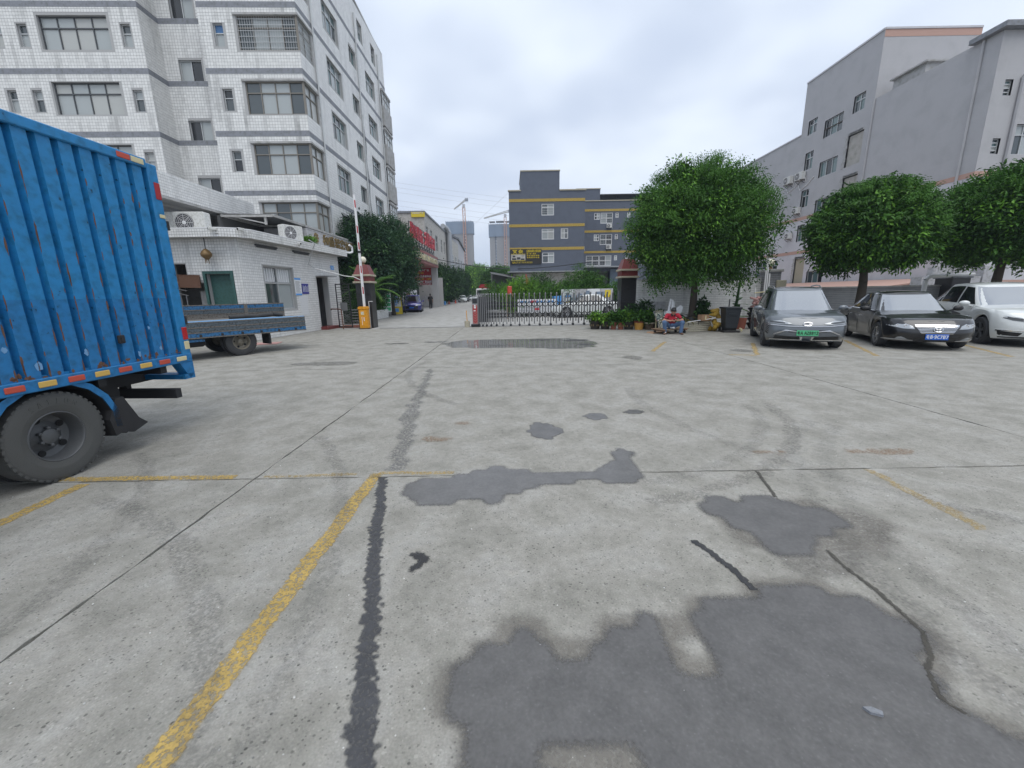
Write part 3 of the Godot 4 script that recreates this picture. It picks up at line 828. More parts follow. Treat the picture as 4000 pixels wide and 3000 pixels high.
# ---------------------------------------------------------------- the white tiled block on the left
func white_block() -> void:
	var o := thing("tiled_office_block", "six storey white tiled block with grey bands and corner bays, left", "building", v(-10.95, 0, -25))
	var a := deg_to_rad(1.75)
	var F := wall_frame(Vector3.ZERO, v(cos(a), 0, -sin(a)))       # front, x runs from -19 to 0
	var R := wall_frame(Vector3.ZERO, v(0, 0, -1))                  # street side, x runs from 0 to 16.4
	var H := 22.4
	var g := Geo.new()
	var wing := []; var bay := []; var back := []; var side := []
	var bays := []
	for k in 7:
		var t := 15.99 + 3.03 * (2 - k)       # window head of the row
		if t > 20 or t < 3: continue
		for w in [[-19.0, -17.0, t - 1.5, t], [-15.55, -15.07, t - 1.42, t - 0.38], [-14.26, -13.77, t - 1.42, t - 0.38], [-13.18, -9.68, t - 1.55, t], [-9.06, -8.57, t - 1.42, t - 0.38]]:
			wing.append(Rect2(w[0], w[2], w[1] - w[0], w[3] - w[2]))
		bay.append(Rect2(-4.35, t - 1.4, 0.5, 1.06))
		bays.append(t)
		bay.append(Rect2(-3.12, t - 1.58, 3.121, 1.58))
		back.append(Rect2(0.75, t - 2.42, 1.25, 1.06))
		side.append(Rect2(-0.001, t - 1.58, 1.56, 1.58))
		side.append(Rect2(3.6, t - 1.53, 2.15, 1.5))
		side.append(Rect2(7.7, t - 1.36, 1.3, 1.06))
		side.append(Rect2(11.05, t - 1.72, 2.08, 1.39))
	side.append(Rect2(9.95, 20.2, 1.02, 1.3)); side.append(Rect2(13.0, 20.2, 0.96, 1.33)); side.append(Rect2(3.6, 20.2, 2.1, 1.5))
	var RB := Transform3D(F.basis, F * v(-8.05, 0, -1.35))
	var WS := wall_frame(F * v(-8.05, 0, 0), F.basis * v(0, 0, -1))   # recess side facing right
	g.wall(-19.5, -8.05, 0, H, wing, 0.22, F)
	g.wall(-5.05, 0, 0, H, bay, 0.22, F)
	g.wall(0, 3.0, 0, H, back, 0.2, RB)
	g.wall(0, 1.35, 0, H, [], 0.2, WS)
	g.wall(-1.35, 0, 0, H, [], 0.2, wall_frame(F * v(-5.05, 0, 0), F.basis * v(0, 0, 1)))
	g.wall(0, 16.4, 0, H, side, 0.22, R)
	# closed behind: far end, back, roof
	var c := [F * v(-19.5, 0, 0), v(0, 0, 0), v(0, 0, -16.4), F * v(-19.5, 0, -16.4)]
	var up := v(0, H, 0)
	g.quad(c[2], c[3], c[3] + up, c[2] + up); g.quad(c[3], c[0], c[0] + up, c[3] + up)
	g.quad(c[0] + up, c[1] + up, c[2] + up, c[3] + up)
	part("wall", g, M.grout, o)
	# dark rooms behind the openings
	g = Geo.new()
	g.quad(F * v(-19.3, 0.2, -0.34), F * v(-8.2, 0.2, -0.34), F * v(-8.2, H - 0.2, -0.34), F * v(-19.3, H - 0.2, -0.34))
	g.quad(F * v(-4.9, 0.2, -0.34), F * v(-0.32, 0.2, -0.34), F * v(-0.32, H - 0.2, -0.34), F * v(-4.9, H - 0.2, -0.34))
	g.quad(R * v(0.32, 0.2, -0.33), R * v(16.2, 0.2, -0.33), R * v(16.2, H - 0.2, -0.33), R * v(0.32, H - 0.2, -0.33))
	g.quad(RB * v(0.1, 0.2, -0.32), RB * v(2.9, 0.2, -0.32), RB * v(2.9, H - 0.2, -0.32), RB * v(0.1, H - 0.2, -0.32))
	part("room_wall", g, M.render, o)
	tiles(o, -17.0, -8.05, 4.0, H - 0.3, wing, 0.15, 0.15, M.tile_white, F, 201, 0.55, 0.013)
	tiles(o, -5.05, 0.0, 4.0, H - 0.3, bay, 0.15, 0.15, M.tile_white, F, 202, 0.6, 0.013)
	tiles(o, 0, 3.0, 6.0, H - 0.3, back, 0.15, 0.15, M.tile_white, RB, 203, 0.4, 0.013)
	tiles(o, 0, 1.35, 6.0, H - 0.3, [], 0.15, 0.15, M.tile_white, WS, 204, 0.4, 0.013)
	tiles(o, 0, 16.4, 2.5, H - 0.1, side, 0.15, 0.15, M.tile_white, R, 205, 0.32, 0.013)
	for y in [4.24, 7.27, 10.3, 13.32, 16.34, 19.5]:
		g = Geo.new()
		g.box(v(-19.5, y, 0), v(-8.035, y + 0.27, 0.013), F); g.box(v(-5.05, y, 0), v(0.013, y + 0.27, 0.013), F)
		g.box(v(0.0, y, 0), v(3.0, y + 0.27, 0.013), RB); g.box(v(0, y, 0), v(1.35, y + 0.27, 0.013), WS)
		g.box(v(0.0, y, 0), v(16.4, y + 0.27, 0.013), R)
		part("band", g, M.band_grey, o)
	var gl := [M.glass_pale, M.glass, M.glass_pale, M.glass_curtain]
	var gs := [M.glass_green, M.glass_pale, M.glass_green, M.glass]
	var n := 0
	for h in wing:
		if h.size.x > 1.0: window(o, h, 4, [0.66], M.frame_dark, [M.glass_curtain, M.glass_pale, M.glass_curtain, M.glass_card] if n < 6 else [M.glass_curtain, M.glass_curtain, M.glass_pale, M.glass_pale], F)
		else: window(o, h, 1, [0.6], M.frame_alu, gl, F, 0.1, 0.045)
		n += 1
	n = 0
	for h in bay:
		if h.size.x < 1.0: window(o, h, 1, [0.6], M.frame_alu, [M.glass_blue, M.glass_pale] if n == 2 else [M.glass, M.glass_dark], F, 0.1, 0.045)
		n += 1
	for t in bays:
		var top: bool = t > 15.0
		window(o, Rect2(-3.12, t - 1.58, 3.1, 1.58), 4, [0.66], M.frame_bronze, [M.glass_pale, M.glass, M.glass_pale], F, 0.05, 0.05, 24 if top else 0)
		window(o, Rect2(0.02, t - 1.58, 1.52, 1.58), 2, [0.66], M.frame_bronze, [M.glass_pale, M.glass_curtain], R, 0.05, 0.05, 10 if top else 0)
		var post := Geo.new()
		post.box(v(-0.1, t - 1.58, -0.1), v(0.0, t, 0.0))
		part("corner_post", post, M.frame_bronze, o)
		# small rain ledge over the bay
		post = Geo.new()
		post.box(v(-3.25, t + 0.002, -0.02), v(0.09, t + 0.10, 0.09), F)
		post.box(v(-0.05, t + 0.004, -0.02), v(1.66, t + 0.098, 0.088), R)
		part("ledge", post, M.render, o)
	for h in back: window(o, h, 2, [], M.frame_alu, [M.glass_dark, M.glass_pale], RB, 0.1, 0.045)
	for h in side:
		if h.position.x < 0.5: continue
		if h.size.x > 2.0: window(o, h, 3, [0.66], M.frame_alu, gs, R, 0.11, 0.05)
		elif h.size.x > 1.2: window(o, h, 2, [], M.frame_alu, [M.glass_green, M.glass], R, 0.11, 0.05)
		else: window(o, h, 2, [0.6], M.frame_alu, gs, R, 0.11, 0.05)
	# far corner bays that stand out past the end wall
	for t in bays:
		g = Geo.new()
		g.box(v(14.6, t - 2.9, 0.0), v(17.0, t - 1.35, 0.28), R)
		g.box(v(14.6, t + 0.12 - 0.3, 0.0), v(17.0, t - 0.0, 0.28), R)
		part("corner_bay", g, M.render, o)
		window(o, Rect2(14.65, t - 1.35, 2.3, 1.16), 3, [0.62], M.frame_alu, [M.glass_pale, M.glass_curtain], R * Transform3D(Basis(), v(0, 0, 0.26)), 0.05, 0.05)
	# roof slab and edge
	g = Geo.new()
	g.box(v(-19.8, H, -16.9), v(0.35, H + 0.16, 0.35), F)
	part("roof", g, M.render, o)
	for q in [1.75, 9.2, 14.45]:
		g = Geo.new()
		g.path([R * v(q, 0.1, 0.07), R * v(q, H - 1.0, 0.07)], 0.05, 8)
		for y in [4, 8, 12, 16, 20]: g.cbox(R * v(q, y, 0.03), v(0.1, 0.05, 0.14))
		part("drainpipe", g, M.frame_alu, o, 40)
	for q in [9.35, 9.5]:
		g = Geo.new()
		var pts := []
		for i in 30: pts.append(R * v(q + 0.12 * sin(i * 0.9 + q) + i * 0.01, 15.0 - i * 0.38, 0.05))
		g.path(pts, 0.014, 4)
		part("cable", g, M.dark_steel, o)

# ---------------------------------------------------------------- guardhouse
func guardhouse() -> void:
	var o := thing("guardhouse", "low white tiled guardhouse with flat grey eaves and green door", "building", v(-9.87, 0, -15.56))
	var d := v(0.35, 0, -4.77).normalized()
	var L := wall_frame(Vector3.ZERO, v(1, 0, 0))    # yard side, x from -7 to 0
	var R := wall_frame(Vector3.ZERO, d)              # drive side, x from 0 to 7.46
	var H := 3.74
	var door := Rect2(-1.33, 0.0, 0.92, 2.5)
	var opening := Rect2(-2.6, 0.0, 1.2, 2.2); var hatch := Rect2(-2.6, 2.25, 0.58, 0.62)
	var win := Rect2(1.23, 1.12, 1.98, 1.75); var entry := Rect2(5.1, 0.12, 1.05, 2.45)
	var g := Geo.new()
	g.wall(-9.0, 0, 0, H, [door, opening, hatch], 0.3, L)
	g.wall(0, 7.46, 0, H, [win, entry], 0.28, R)
	var e := R * v(7.46, 0, 0)
	g.quad(e, v(-9.0, 0, e.z), v(-9.0, H, e.z), e + v(0, H, 0))
	g.quad(v(-9, 0, e.z), v(-9, 0, 0), v(-9, H, 0), v(-9, H, e.z))
	part("wall", g, M.grout, o)
	g = Geo.new()
	g.box(v(-8.8, 0.05, -7.0), v(-0.9, 0.1, -0.6)); g.quad(v(-8.8, 0, -1.9), v(-0.5, 0, -1.9), v(-0.5, H, -1.9), v(-8.8, H, -1.9))
	part("floor", g, M.render, o)
	tiles(o, -9.0, 0, 0, H, [door.grow(0.09), opening, hatch], 0.105, 0.105, M.tile_white, L, 211, 0.35)
	tiles(o, 0.0, 7.46, 0, H, [win, entry], 0.105, 0.105, M.tile_white, R, 212, 0.12)
	# flat roof with a tiled fascia and white coping
	var poly := PackedVector2Array([V(-9.2, -0.55), V(-0.25, -0.55), V(0.22, -0.34), V(0.5, 0.1), V((R * v(7.7, 0, 0.45)).x, -(R * v(7.7, 0, 0.45)).z), V(-9.2, 7.7)])
	var up := Transform3D(Basis(Vector3.RIGHT, v(0, 0, -1), Vector3.UP), Vector3.ZERO)
	g = Geo.new(); g.prism(poly, H - 0.02, H + 0.26, up)
	part("eaves", g, M.render, o)
	g = Geo.new()
	var big := PackedVector2Array()
	for q in poly: big.append(q * 1.006)
	g.prism(big, H + 0.26, H + 0.30, up)
	part("coping", g, M.white_paint, o)
	for k in range(0, 4):
		var a := v(poly[k].x, H - 0.02, -poly[k].y); var b := v(poly[k + 1].x, H - 0.02, -poly[k + 1].y)
		tiles(o, 0, a.distance_to(b), 0.0, 0.27, [], 0.09, 0.09, M.tile_white, wall_frame(a, b - a), 220 + k, 0.4)
	# steel door and frame
	g = Geo.new()
	g.box(v(-1.42, 0, -0.04), v(-1.33, 2.6, 0.05)); g.box(v(-0.41, 0, -0.04), v(-0.32, 2.6, 0.05)); g.box(v(-1.33, 2.5, -0.04), v(-0.41, 2.6, 0.05))
	part("door_frame", g, M.green_door, o)
	g = Geo.new()
	g.box(v(-1.33, 0.02, -0.26), v(-0.41, 2.49, -0.21)); g.box(v(-1.25, 1.35, -0.208), v(-0.5, 2.38, -0.2)); g.box(v(-1.25, 0.15, -0.208), v(-0.5, 1.2, -0.2))
	var dr := part("door", g, M.green_door, o)
	g = Geo.new(); g.tube(v(-0.5, 1.05, -0.2), v(-0.5, 1.05, -0.14), 0.02, 0.02)
	part("handle", g, M.steel, dr)
	g = Geo.new(); g.box(v(-2.02, 0.05, -0.55), v(-1.4, 1.9, -0.5))
	part("inner_wall", g, M.render, o)
	window(o, win, 2, [0.62], M.frame_alu, [M.glass_pale, M.glass_curtain, M.glass], R, 0.12, 0.05)
	g = Geo.new()
	for i in 40:
		var x := 1.3 + 1.84 * i / 40.0
		if absf(x - 2.2) > 0.08: g.tube(R * v(x, 2.25, -0.165 + 0.012 * sin(i * 1.9)), R * v(x, 2.8, -0.165 + 0.012 * sin(i * 1.9)), 0.02, 0.012, 5, false)
	part("curtain", g, M.paper, o)
	# doorway towards the drive: dark open leaf and step
	g = Geo.new(); g.box(v(5.12, 0.14, -0.75), v(5.17, 2.5, -0.05), R)
	part("door_leaf", g, M.frame_dark, o)
	g = Geo.new(); g.box(v(5.0, 0, -0.2), v(6.3, 0.14, 0.35), R)
	part("step", g, M.red_granite, o)
	g = Geo.new(); g.box(v(5.05, 2.60, 0.0), v(6.2, 2.635, 0.5), R)
	part("door_canopy", g, M.galvanised, o)
	for q in [[0.9, 2.2], [3.35, 4.6]]:
		g = Geo.new(); g.box(v(q[0], 3.58, 0.01), v(q[1], 3.64, 0.09), R); g.tube(R * v(q[0] + 0.05, 3.55, 0.06), R * v(q[1] - 0.05, 3.55, 0.06), 0.022, 0.022)
		part("tube_lamp", g, M.frame_dark, o)
	# electric cable that leaves the roof for the gate pillar
	g = Geo.new()
	g.path([R * v(3.8, 4.12, 0.58), R * v(4.2, 4.0, 0.62), R * v(4.3, 3.6, 0.35), R * v(4.35, 3.1, 0.12), R * v(4.7, 2.95, 0.2), v(1.7, 2.6, -5.2), v(2.1, 2.55, -5.4), v(2.4, 2.4, -5.45)], 0.022, 6)
	solo("power_cable", "grey hose wrapped cable hanging from the guardhouse eaves to the gate pillar", "cable", g, M.frame_alu, o.position, 40)
	# notices on the drive side
	var at := func(x: float, y: float) -> Vector3: return o.position + R * v(x, y, 0.012)
	var ty := atan2(R.basis.z.x, R.basis.z.z)
	var b := thing("notice_board", "tall white notice board with blue ends on guardhouse wall", "notice board", at.call(3.42, 1.7), ty)
	g = Geo.new(); g.box(v(-0.24, 0, 0), v(0.24, 0.76, 0.02)); part("panel", g, M.paper, b)
	g = Geo.new(); g.box(v(-0.24, 0.68, 0.021), v(0.24, 0.76, 0.026)); g.box(v(-0.24, 0.0, 0.021), v(0.24, 0.08, 0.026)); part("border", g, M.sign_sky, b)
	g = Geo.new()
	for i in 11: g.box(v(-0.19, 0.13 + i * 0.046, 0.021), v(0.19 - 0.05 * (i % 3), 0.147 + i * 0.046, 0.024))
	part("printed_line", g, M.band_grey, b)
	b = thing("blue_sign", "small dark blue sign beside the tall notice board on guardhouse wall", "sign", at.call(4.0, 1.76), ty)
	g = Geo.new(); g.box(v(-0.27, 0, 0), v(0.27, 0.46, 0.02)); part("panel", g, M.sign_blue, b)
	g = Geo.new()
	for i in 5: g.box(v(-0.2 + 0.1 * i, 0.08, 0.021), v(-0.17 + 0.1 * i, 0.38 - 0.04 * (i % 2), 0.024))
	part("lettering", g, M.paper, b)
	b = thing("house_number_plate", "small light blue number plate high on guardhouse end", "plate", at.call(6.75, 3.0), ty)
	g = Geo.new(); g.box(v(-0.16, 0, 0), v(0.16, 0.2, 0.02)); part("panel", g, M.sign_sky, b)
	g = Geo.new(); g.box(v(-0.1, 0.06, 0.021), v(0.1, 0.08, 0.024)); g.box(v(-0.1, 0.12, 0.021), v(0.1, 0.14, 0.024)); part("lettering", g, M.paper, b)
	g = Geo.new()
	var rr := RandomNumberGenerator.new(); rr.seed = 4
	for i in 26:
		var y := 0.05 + i * 0.034
		var w := rr.randf_range(0.25, 0.42)
		g.box(v(-w + rr.randf() * 0.1, y, 0), v(w, y + 0.03, 0.006))
	solo("torn_poster", "torn white paper poster remains below the guardhouse notices", "poster", g, M.paper, at.call(3.75, 0.75), -1.0, "", ty)
	# things fixed to the eaves
	for q in [[v(-0.35, H + 0.18, 0.62), "white security camera left on the guardhouse fascia", -0.9], [v(0.45, H + 0.18, 0.34), "white security camera on the rounded corner of the guardhouse fascia", -0.3], [R * v(2.9, H + 0.05, 0.62), "small dark lensed camera over the guardhouse window", 0.9]]:
		b = thing("security_camera", q[1], "camera", o.position + q[0], q[2], "security cameras on the guardhouse")
		g = Geo.new(); g.bbox(v(-0.05, 0, -0.08), v(0.05, 0.1, 0.16), 0.012); part("housing", g, M.white_plastic, b)
		g = Geo.new(); g.tube(v(0, 0.05, 0.155), v(0, 0.05, 0.175), 0.035, 0.035, 10); part("lens", g, M.glass_dark, b)
		g = Geo.new(); g.path([v(0, 0.0, 0), v(0, -0.07, -0.02), v(0.02, -0.09, -0.12)], 0.018); part("arm", g, M.white_plastic, b)
	b = thing("hanging_lantern", "old bronze hanging lantern under the guardhouse eaves", "lamp", o.position + v(-0.95, 0, 0.33))
	g = Geo.new(); g.tube(v(0, 3.3, 0), v(0, 3.8, 0), 0.014, 0.014); part("rod", g, M.dark_steel, b)
	g = Geo.new(); g.lathe([V(0.0, 3.36), V(0.05, 3.34), V(0.13, 3.27), V(0.185, 3.17), V(0.17, 3.1), V(0.09, 3.02), V(0.05, 2.98), V(0.0, 2.97)], 14); part("lamp_bowl", g, M.bronze, b, 50)
	g = Geo.new()
	for i in 5: g.tube(v(0.05 * cos(i * 1.26), 3.0, 0.05 * sin(i * 1.26)), v(0.06 * cos(i * 1.26), 2.84 + 0.03 * (i % 2), 0.06 * sin(i * 1.26)), 0.016, 0.008)
	part("pendant", g, M.bronze, b)
	b = thing("board_panel", "rusty brown board leaning over the dark guardhouse opening", "board", o.position + v(-1.93, 2.02, 0.06))
	b.rotation.z = -0.03
	g = Geo.new(); g.box(v(-0.4, 0, 0), v(0.4, 0.46, 0.03)); part("board", g, M.rust_board, b)
	g = Geo.new()
	for q in [[-0.4, 0, 0.4, 0.03], [-0.4, 0.43, 0.4, 0.46], [-0.4, 0.03, -0.37, 0.43], [0.37, 0.03, 0.4, 0.43]]: g.box(v(q[0], q[1], 0.03), v(q[2], q[3], 0.045))
	part("frame", g, M.rust_board, b)
	b = thing("drying_rack", "folding silver clothes airer in front of the dark opening", "clothes airer", o.position + v(-2.2, 1.55, 0.5))
	g = Geo.new()
	for q in [[v(-0.5, 0.55, 0), v(0.45, 0.35, 0)], [v(-0.35, 0.12, 0), v(0.22, 0.45, 0)], [v(-0.45, 0.42, 0.03), v(0.5, 0.18, 0.03)], [v(-0.4, 0.3, 0.06), v(0.3, 0.25, 0.06)], [v(-0.4, 0.12, 0), v(-0.4, -1.5, 0)], [v(0.4, 0.2, 0), v(0.4, -1.5, 0)]]: g.tube(q[0], q[1], 0.016, 0.013)
	part("frame", g, M.steel, b)
	g = Geo.new(); g.path([v(-0.2, 0.1, 0.05), v(-0.02, 0.04, 0.05), v(-0.05, -0.02, 0.05), v(-0.2, 0.02, 0.05), v(-0.22, -0.06, 0.05), v(0.0, -0.08, 0.05)], 0.012)
	part("hanger", g, M.frame_white, b)
	# units and plant on the roof
	for q in [[v(-3.35, H + 0.31, -1.3), 0.1, "big beige air conditioner on guardhouse roof, nearest the blue truck", 1.35], [v(-2.3, H + 0.31, -1.35), 0.1, "white air conditioner with round fan on guardhouse roof", 1.35], [R * v(3.75, H + 0.31, -0.35), 1.1, "white air conditioner alone on the guardhouse roof edge by the sign", 1.15]]:
		place_ac(o.position + q[0], q[1], q[2], q[3])
	bush("roof_grass", "bright green weeds growing on the guardhouse roof edge", o.position + R * v(4.75, H + 0.25, 0.0), 0.36, 0.22, 90, M.leaf_bright, 901)
	# white bent pipe over the end
	g = Geo.new(); g.path([R * v(7.2, 3.95, 0.1), R * v(8.3, 3.98, 0.35), R * v(8.55, 4.05, 0.38), R * v(8.55, 4.3, 0.38), R * v(8.3, 4.4, 0.35)], 0.055, 8)
	solo("vent_pipe", "bent white plastic pipe at the end of guardhouse roof", "pipe", g, M.frame_white, o.position, 50)

# tiled annex behind the guardhouse with its dark canopy, and the letter sign
func annex() -> void:
	var o := thing("tiled_annex", "white tiled annex parapet rising behind the guardhouse", "building", v(-12.5, 0, -10.5))
	var R := wall_frame(Vector3.ZERO, v(0, 0, -1))
	var g := Geo.new()
	g.box(v(-9, 0, -10.9), v(-1.0, 5.3, -5.2)); g.box(v(-9, 5.28, -10.9), v(0.0, 6.12, 0.0))
	part("wall", g, M.grout, o)
	tiles(o, 0, 10.9, 5.3, 6.12, [], 0.105, 0.105, M.tile_white, R, 231, 0.3)
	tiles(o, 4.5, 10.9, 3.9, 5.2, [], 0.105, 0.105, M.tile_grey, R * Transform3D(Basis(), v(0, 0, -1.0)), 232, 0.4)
	g = Geo.new(); g.box(v(-0.04, 5.2, -10.92), v(0.04, 5.285, 0.02))
	part("drip_edge", g, M.render, o)
	var c := thing("corrugated_canopy", "dark corrugated canopy roof sloping above the letter sign", "canopy", v(-10.4, 0, -18.7))
	g = Geo.new()
	for i in 64:
		var z := -0.13 * i
		var y0 := 4.82; var y1 := 5.10
		g.quad(v(-2.0, y0 + 0.35, z), v(-2.0, y0 + 0.35 + 0.03, z - 0.065), v(0.25, y1 + 0.03, z - 0.065), v(0.25, y1, z))
		g.quad(v(-2.0, y0 + 0.38, z - 0.065), v(-2.0, y0 + 0.35, z - 0.13), v(0.25, y1, z - 0.13), v(0.25, y1 + 0.03, z - 0.065))
	part("roof_sheet", g, M.corrugated, c)
	g = Geo.new(); g.box(v(0.2, 5.03, -8.3), v(0.28, 5.12, 0.02)); g.box(v(-2.0, 5.06, -8.3), v(-1.9, 5.15, 0.0))
	for z in [0.0, -2.7, -5.4, -8.2]: g.bar(v(0.22, 5.05, z), v(-1.95, 5.08, z), 0.06, 0.09)
	for z in [-0.05, -4.0, -8.2]: g.box(v(-0.15, 4.7, z - 0.04), v(-0.07, 5.1, z + 0.04)); g.bar(v(-0.1, 4.75, z), v(-1.6, 5.08, z), 0.04, 0.05)
	part("frame", g, M.render, c)
	g = Geo.new(); g.box(v(-2.1, 3.9, -8.3), v(-2.0, 5.1, 0.1)); g.box(v(-2.0, 3.95, -8.35), v(0.1, 5.0, -8.3)); part("back_panel", g, M.corrugated, c)
	var s := thing("letter_sign", "grey panel sign with bronze Chinese letters under the canopy", "sign", v(-10.05, 0, -21.4))
	g = Geo.new(); g.box(v(-2.1, 4.3, -6.4), v(0.0, 4.92, 0.0)); g.box(v(-2.1, 4.92, -6.42), v(0.02, 4.96, 0.02))
	part("panel", g, M.zinc_panel, s)
	var words := ["he", "sheng", "jing", "mi", "ji", "xie"]
	var X := Transform3D(R.basis, Vector3.ZERO)
	for i in 6:
		g = Geo.new(); g.glyph(GL[words[i]], 1.75 + i * 0.76, 4.38, 0.6, 0.5, 0.055, 0.0, 0.06, X)
		part("letter", g, M.gold_letter, s)
	g = Geo.new()
	for i in 8:
		var a := TAU * i / 8
		g.box(v(-0.05, 0.15, 0), v(0.05, 0.24, 0.05), X * Transform3D(Basis(Vector3.BACK, a), v(0.95, 4.61, 0)))
	for q in [[0.0, 0.0], [0.09, 0.07], [-0.09, -0.07]]: g.box(v(-0.11, -0.02, 0), v(0.11, 0.02, 0.05), X * Transform3D(Basis(Vector3.BACK, 0.6), v(0.95 + q[0] * 0.3, 4.61 + q[1], 0)))
	part("emblem", g, M.gold_letter, s)
	place_ac(v(-10.5, 4.1, -28.7), PI / 2, "small air conditioner beside the right end of the letter sign", 0.9)
	g = Geo.new(); g.bbox(v(0, 0, 0), v(0.3, 0.65, 0.5), 0.02)
	solo("meter_box", "pale grey metal box high on the block behind the barrier arm", "box", g, M.white_plastic, v(-10.94, 3.9, -30.2))

# ---------------------------------------------------------------- grey factory on the right
func gy(y: float) -> float: return 1.6 + (y - 1.6) * 1.4

func grey_factory() -> void:
	# street side faces -x on x = 26.6; wall metres run towards the camera from z = -52
	var o := thing("grey_factory", "large grey rendered factory with salmon bands behind the right hand trees", "building", v(26.6, 0, -52))
	var W := wall_frame(Vector3.ZERO, v(0, 0, 1))
	var hole := func(z0: float, z1: float, y0: float, y1: float) -> Rect2: return Rect2(52 + z0 * 1.4, gy(y0), (z1 - z0) * 1.4, gy(y1) - gy(y0))
	var wins := [[-28.55, -27.8, 11.05, 11.86, 2], [-27.1, -25.7, 10.4, 11.35, 3], [-25.05, -24.3, 10.93, 11.78, 2], [-28.48, -27.78, 8.97, 10.0, 2], [-27.08, -25.68, 8.2, 9.07, 3], [-28.42, -27.75, 6.72, 7.77, 2], [-27.03, -25.65, 6.0, 6.92, 3], [-28.38, -27.72, 4.62, 5.65, 2], [-32.6, -30.05, 2.55, 3.6, 4], [-26.97, -25.6, 1.9, 2.68, 3], [-27.0, -25.6, 3.9, 4.7, 3], [-23.0, -21.6, 3.0, 4.0, 3]]
	var shut := [[-25.1, -24.05, 8.22, 9.85, 0], [-25.05, -24.03, 5.9, 7.68, 0], [-28.25, -27.3, 1.93, 3.54, 1]]
	var holes := []
	for q in wins + shut: holes.append(hole.call(q[0], q[1], q[2], q[3]))
	var split := gy(6.02)
	var zt := 52 - 29.15 * 1.4; var zn := 52 - 23.66 * 1.4; var zc := 52 - 18.0 * 1.4
	var g := Geo.new(); var gl := Geo.new()
	var tower_top := gy(14.2); var roof := gy(11.1)
	g.wall(0, zt, split, roof + 0.2, holes, 0.18, W); g.wall(zt, zn, split, tower_top, holes, 0.18, W); g.wall(zn, zc, split, roof, holes, 0.18, W)
	gl.wall(0, zc, 0, split, holes, 0.18, W)
	# near end wall and the tower's near end
	var E := wall_frame(v(0, 0, zc), v(1, 0, 0))
	var ewin := [Rect2(0.63, gy(8.87), 0.44, gy(9.43) - gy(8.87)), Rect2(0.63, gy(6.78), 0.44, gy(7.35) - gy(6.78)), Rect2(1.75, gy(6.75), 1.8, gy(7.85) - gy(6.75)), Rect2(4.5, gy(6.75), 1.8, gy(7.85) - gy(6.75))]
	g.wall(0, 16, split, roof, ewin, 0.18, E); gl.wall(0, 16, 0, split, ewin, 0.18, E)
	g.wall(0, 6.8, roof - 0.5, tower_top, [], 0.18, wall_frame(v(0, 0, zn), v(1, 0, 0)))
	# far and back sides, roofs
	g.quad(v(16, 0, zc), v(16, 0, 0), v(16, roof, 0), v(16, roof, zc)); g.quad(v(16, 0, 0), v(0, 0, 0), v(0, roof + 0.2, 0), v(16, roof + 0.2, 0))
	g.quad(v(0, roof - 0.3, zc), v(16, roof - 0.3, zc), v(16, roof - 0.3, 0), v(0, roof - 0.3, 0))
	g.quad(v(0, tower_top - 0.2, zn), v(6.8, tower_top - 0.2, zn), v(6.8, tower_top - 0.2, zt), v(0, tower_top - 0.2, zt))
	g.quad(v(6.8, roof - 0.5, zn), v(6.8, roof - 0.5, zt), v(6.8, tower_top, zt), v(6.8, tower_top, zn)); g.quad(v(6.8, roof - 0.5, zt), v(0, roof - 0.5, zt), v(0, tower_top, zt), v(6.8, tower_top, zt))
	part("wall", g, M.grey_render, o); part("lower_wall", gl, M.pale_render, o)
	for y in [6.05, 3.94, 1.72]:
		g = Geo.new()
		g.box(v(0, gy(y) - 0.14, 0), v(zc, gy(y) + 0.14, 0.02), W); g.box(v(-0.02, gy(y) - 0.14, 0), v(16, gy(y) + 0.14, 0.02), E)
		part("band", g, M.salmon, o)
	g = Geo.new()
	g.box(v(zt, tower_top, -0.2), v(zn, tower_top + 0.12, 0.06), W); g.box(v(0, tower_top, -0.2), v(6.8, tower_top + 0.12, 0.06), wall_frame(v(0, 0, zn), v(1, 0, 0)))
	g.box(v(0, roof + 0.2, -0.2), v(zt, roof + 0.3, 0.06), W)
	part("coping", g, M.pale_render, o)
	g = Geo.new(); g.box(v(0.0, tower_top - 0.45, 0), v(6.8, tower_top - 0.01, 0.015), wall_frame(v(0, 0, zn), v(1, 0, 0)))
	part("band", g, M.salmon, o)
	g = Geo.new(); g.box(v(-0.3, roof + 0.02, zc - 1.5), v(16, roof + 0.28, zc + 0.35))
	part("roof_overhang", g, M.band_grey, o)
	g = Geo.new(); g.box(v(0.4, roof - 0.25, zn + 0.9), v(2.2, roof + 0.75, zn + 3.2)); g.box(v(0.2, roof + 0.75, zn + 0.8), v(2.4, roof + 0.85, zn + 3.4))
	part("roof_hatch", g, M.render, o)
	g = Geo.new()
	for i in 3: g.box(v(5.2 + 0.45 * i, roof + 0.5 + 0.55 * i, zn), v(5.75 + 0.45 * i, roof + 0.9 + 0.55 * i, zn + 0.25))
	part("wall_niche", g, M.band_grey, o)
	for q in [[zn + 0.05, 0.0], [zc - 0.9, 0.0]]:
		g = Geo.new(); g.path([W * v(q[0], 0.2, 0.06), W * v(q[0], roof, 0.06)], 0.07, 8); part("drainpipe", g, M.grey_render, o, 40)
	g = Geo.new(); g.path([E * v(1.52, 0.5, 0.1), E * v(1.52, gy(9.5), 0.1), E * v(1.9, gy(9.6), 0.1)], 0.12, 8); part("drainpipe", g, M.grey_render, o, 40)
	for q in wins: window(o, hole.call(q[0], q[1], q[2], q[3]), q[4], [] if q[4] == 3 else [0.66], M.frame_alu, [M.glass_green, M.glass, M.glass_green, M.glass_dark], W, 0.1, 0.06)
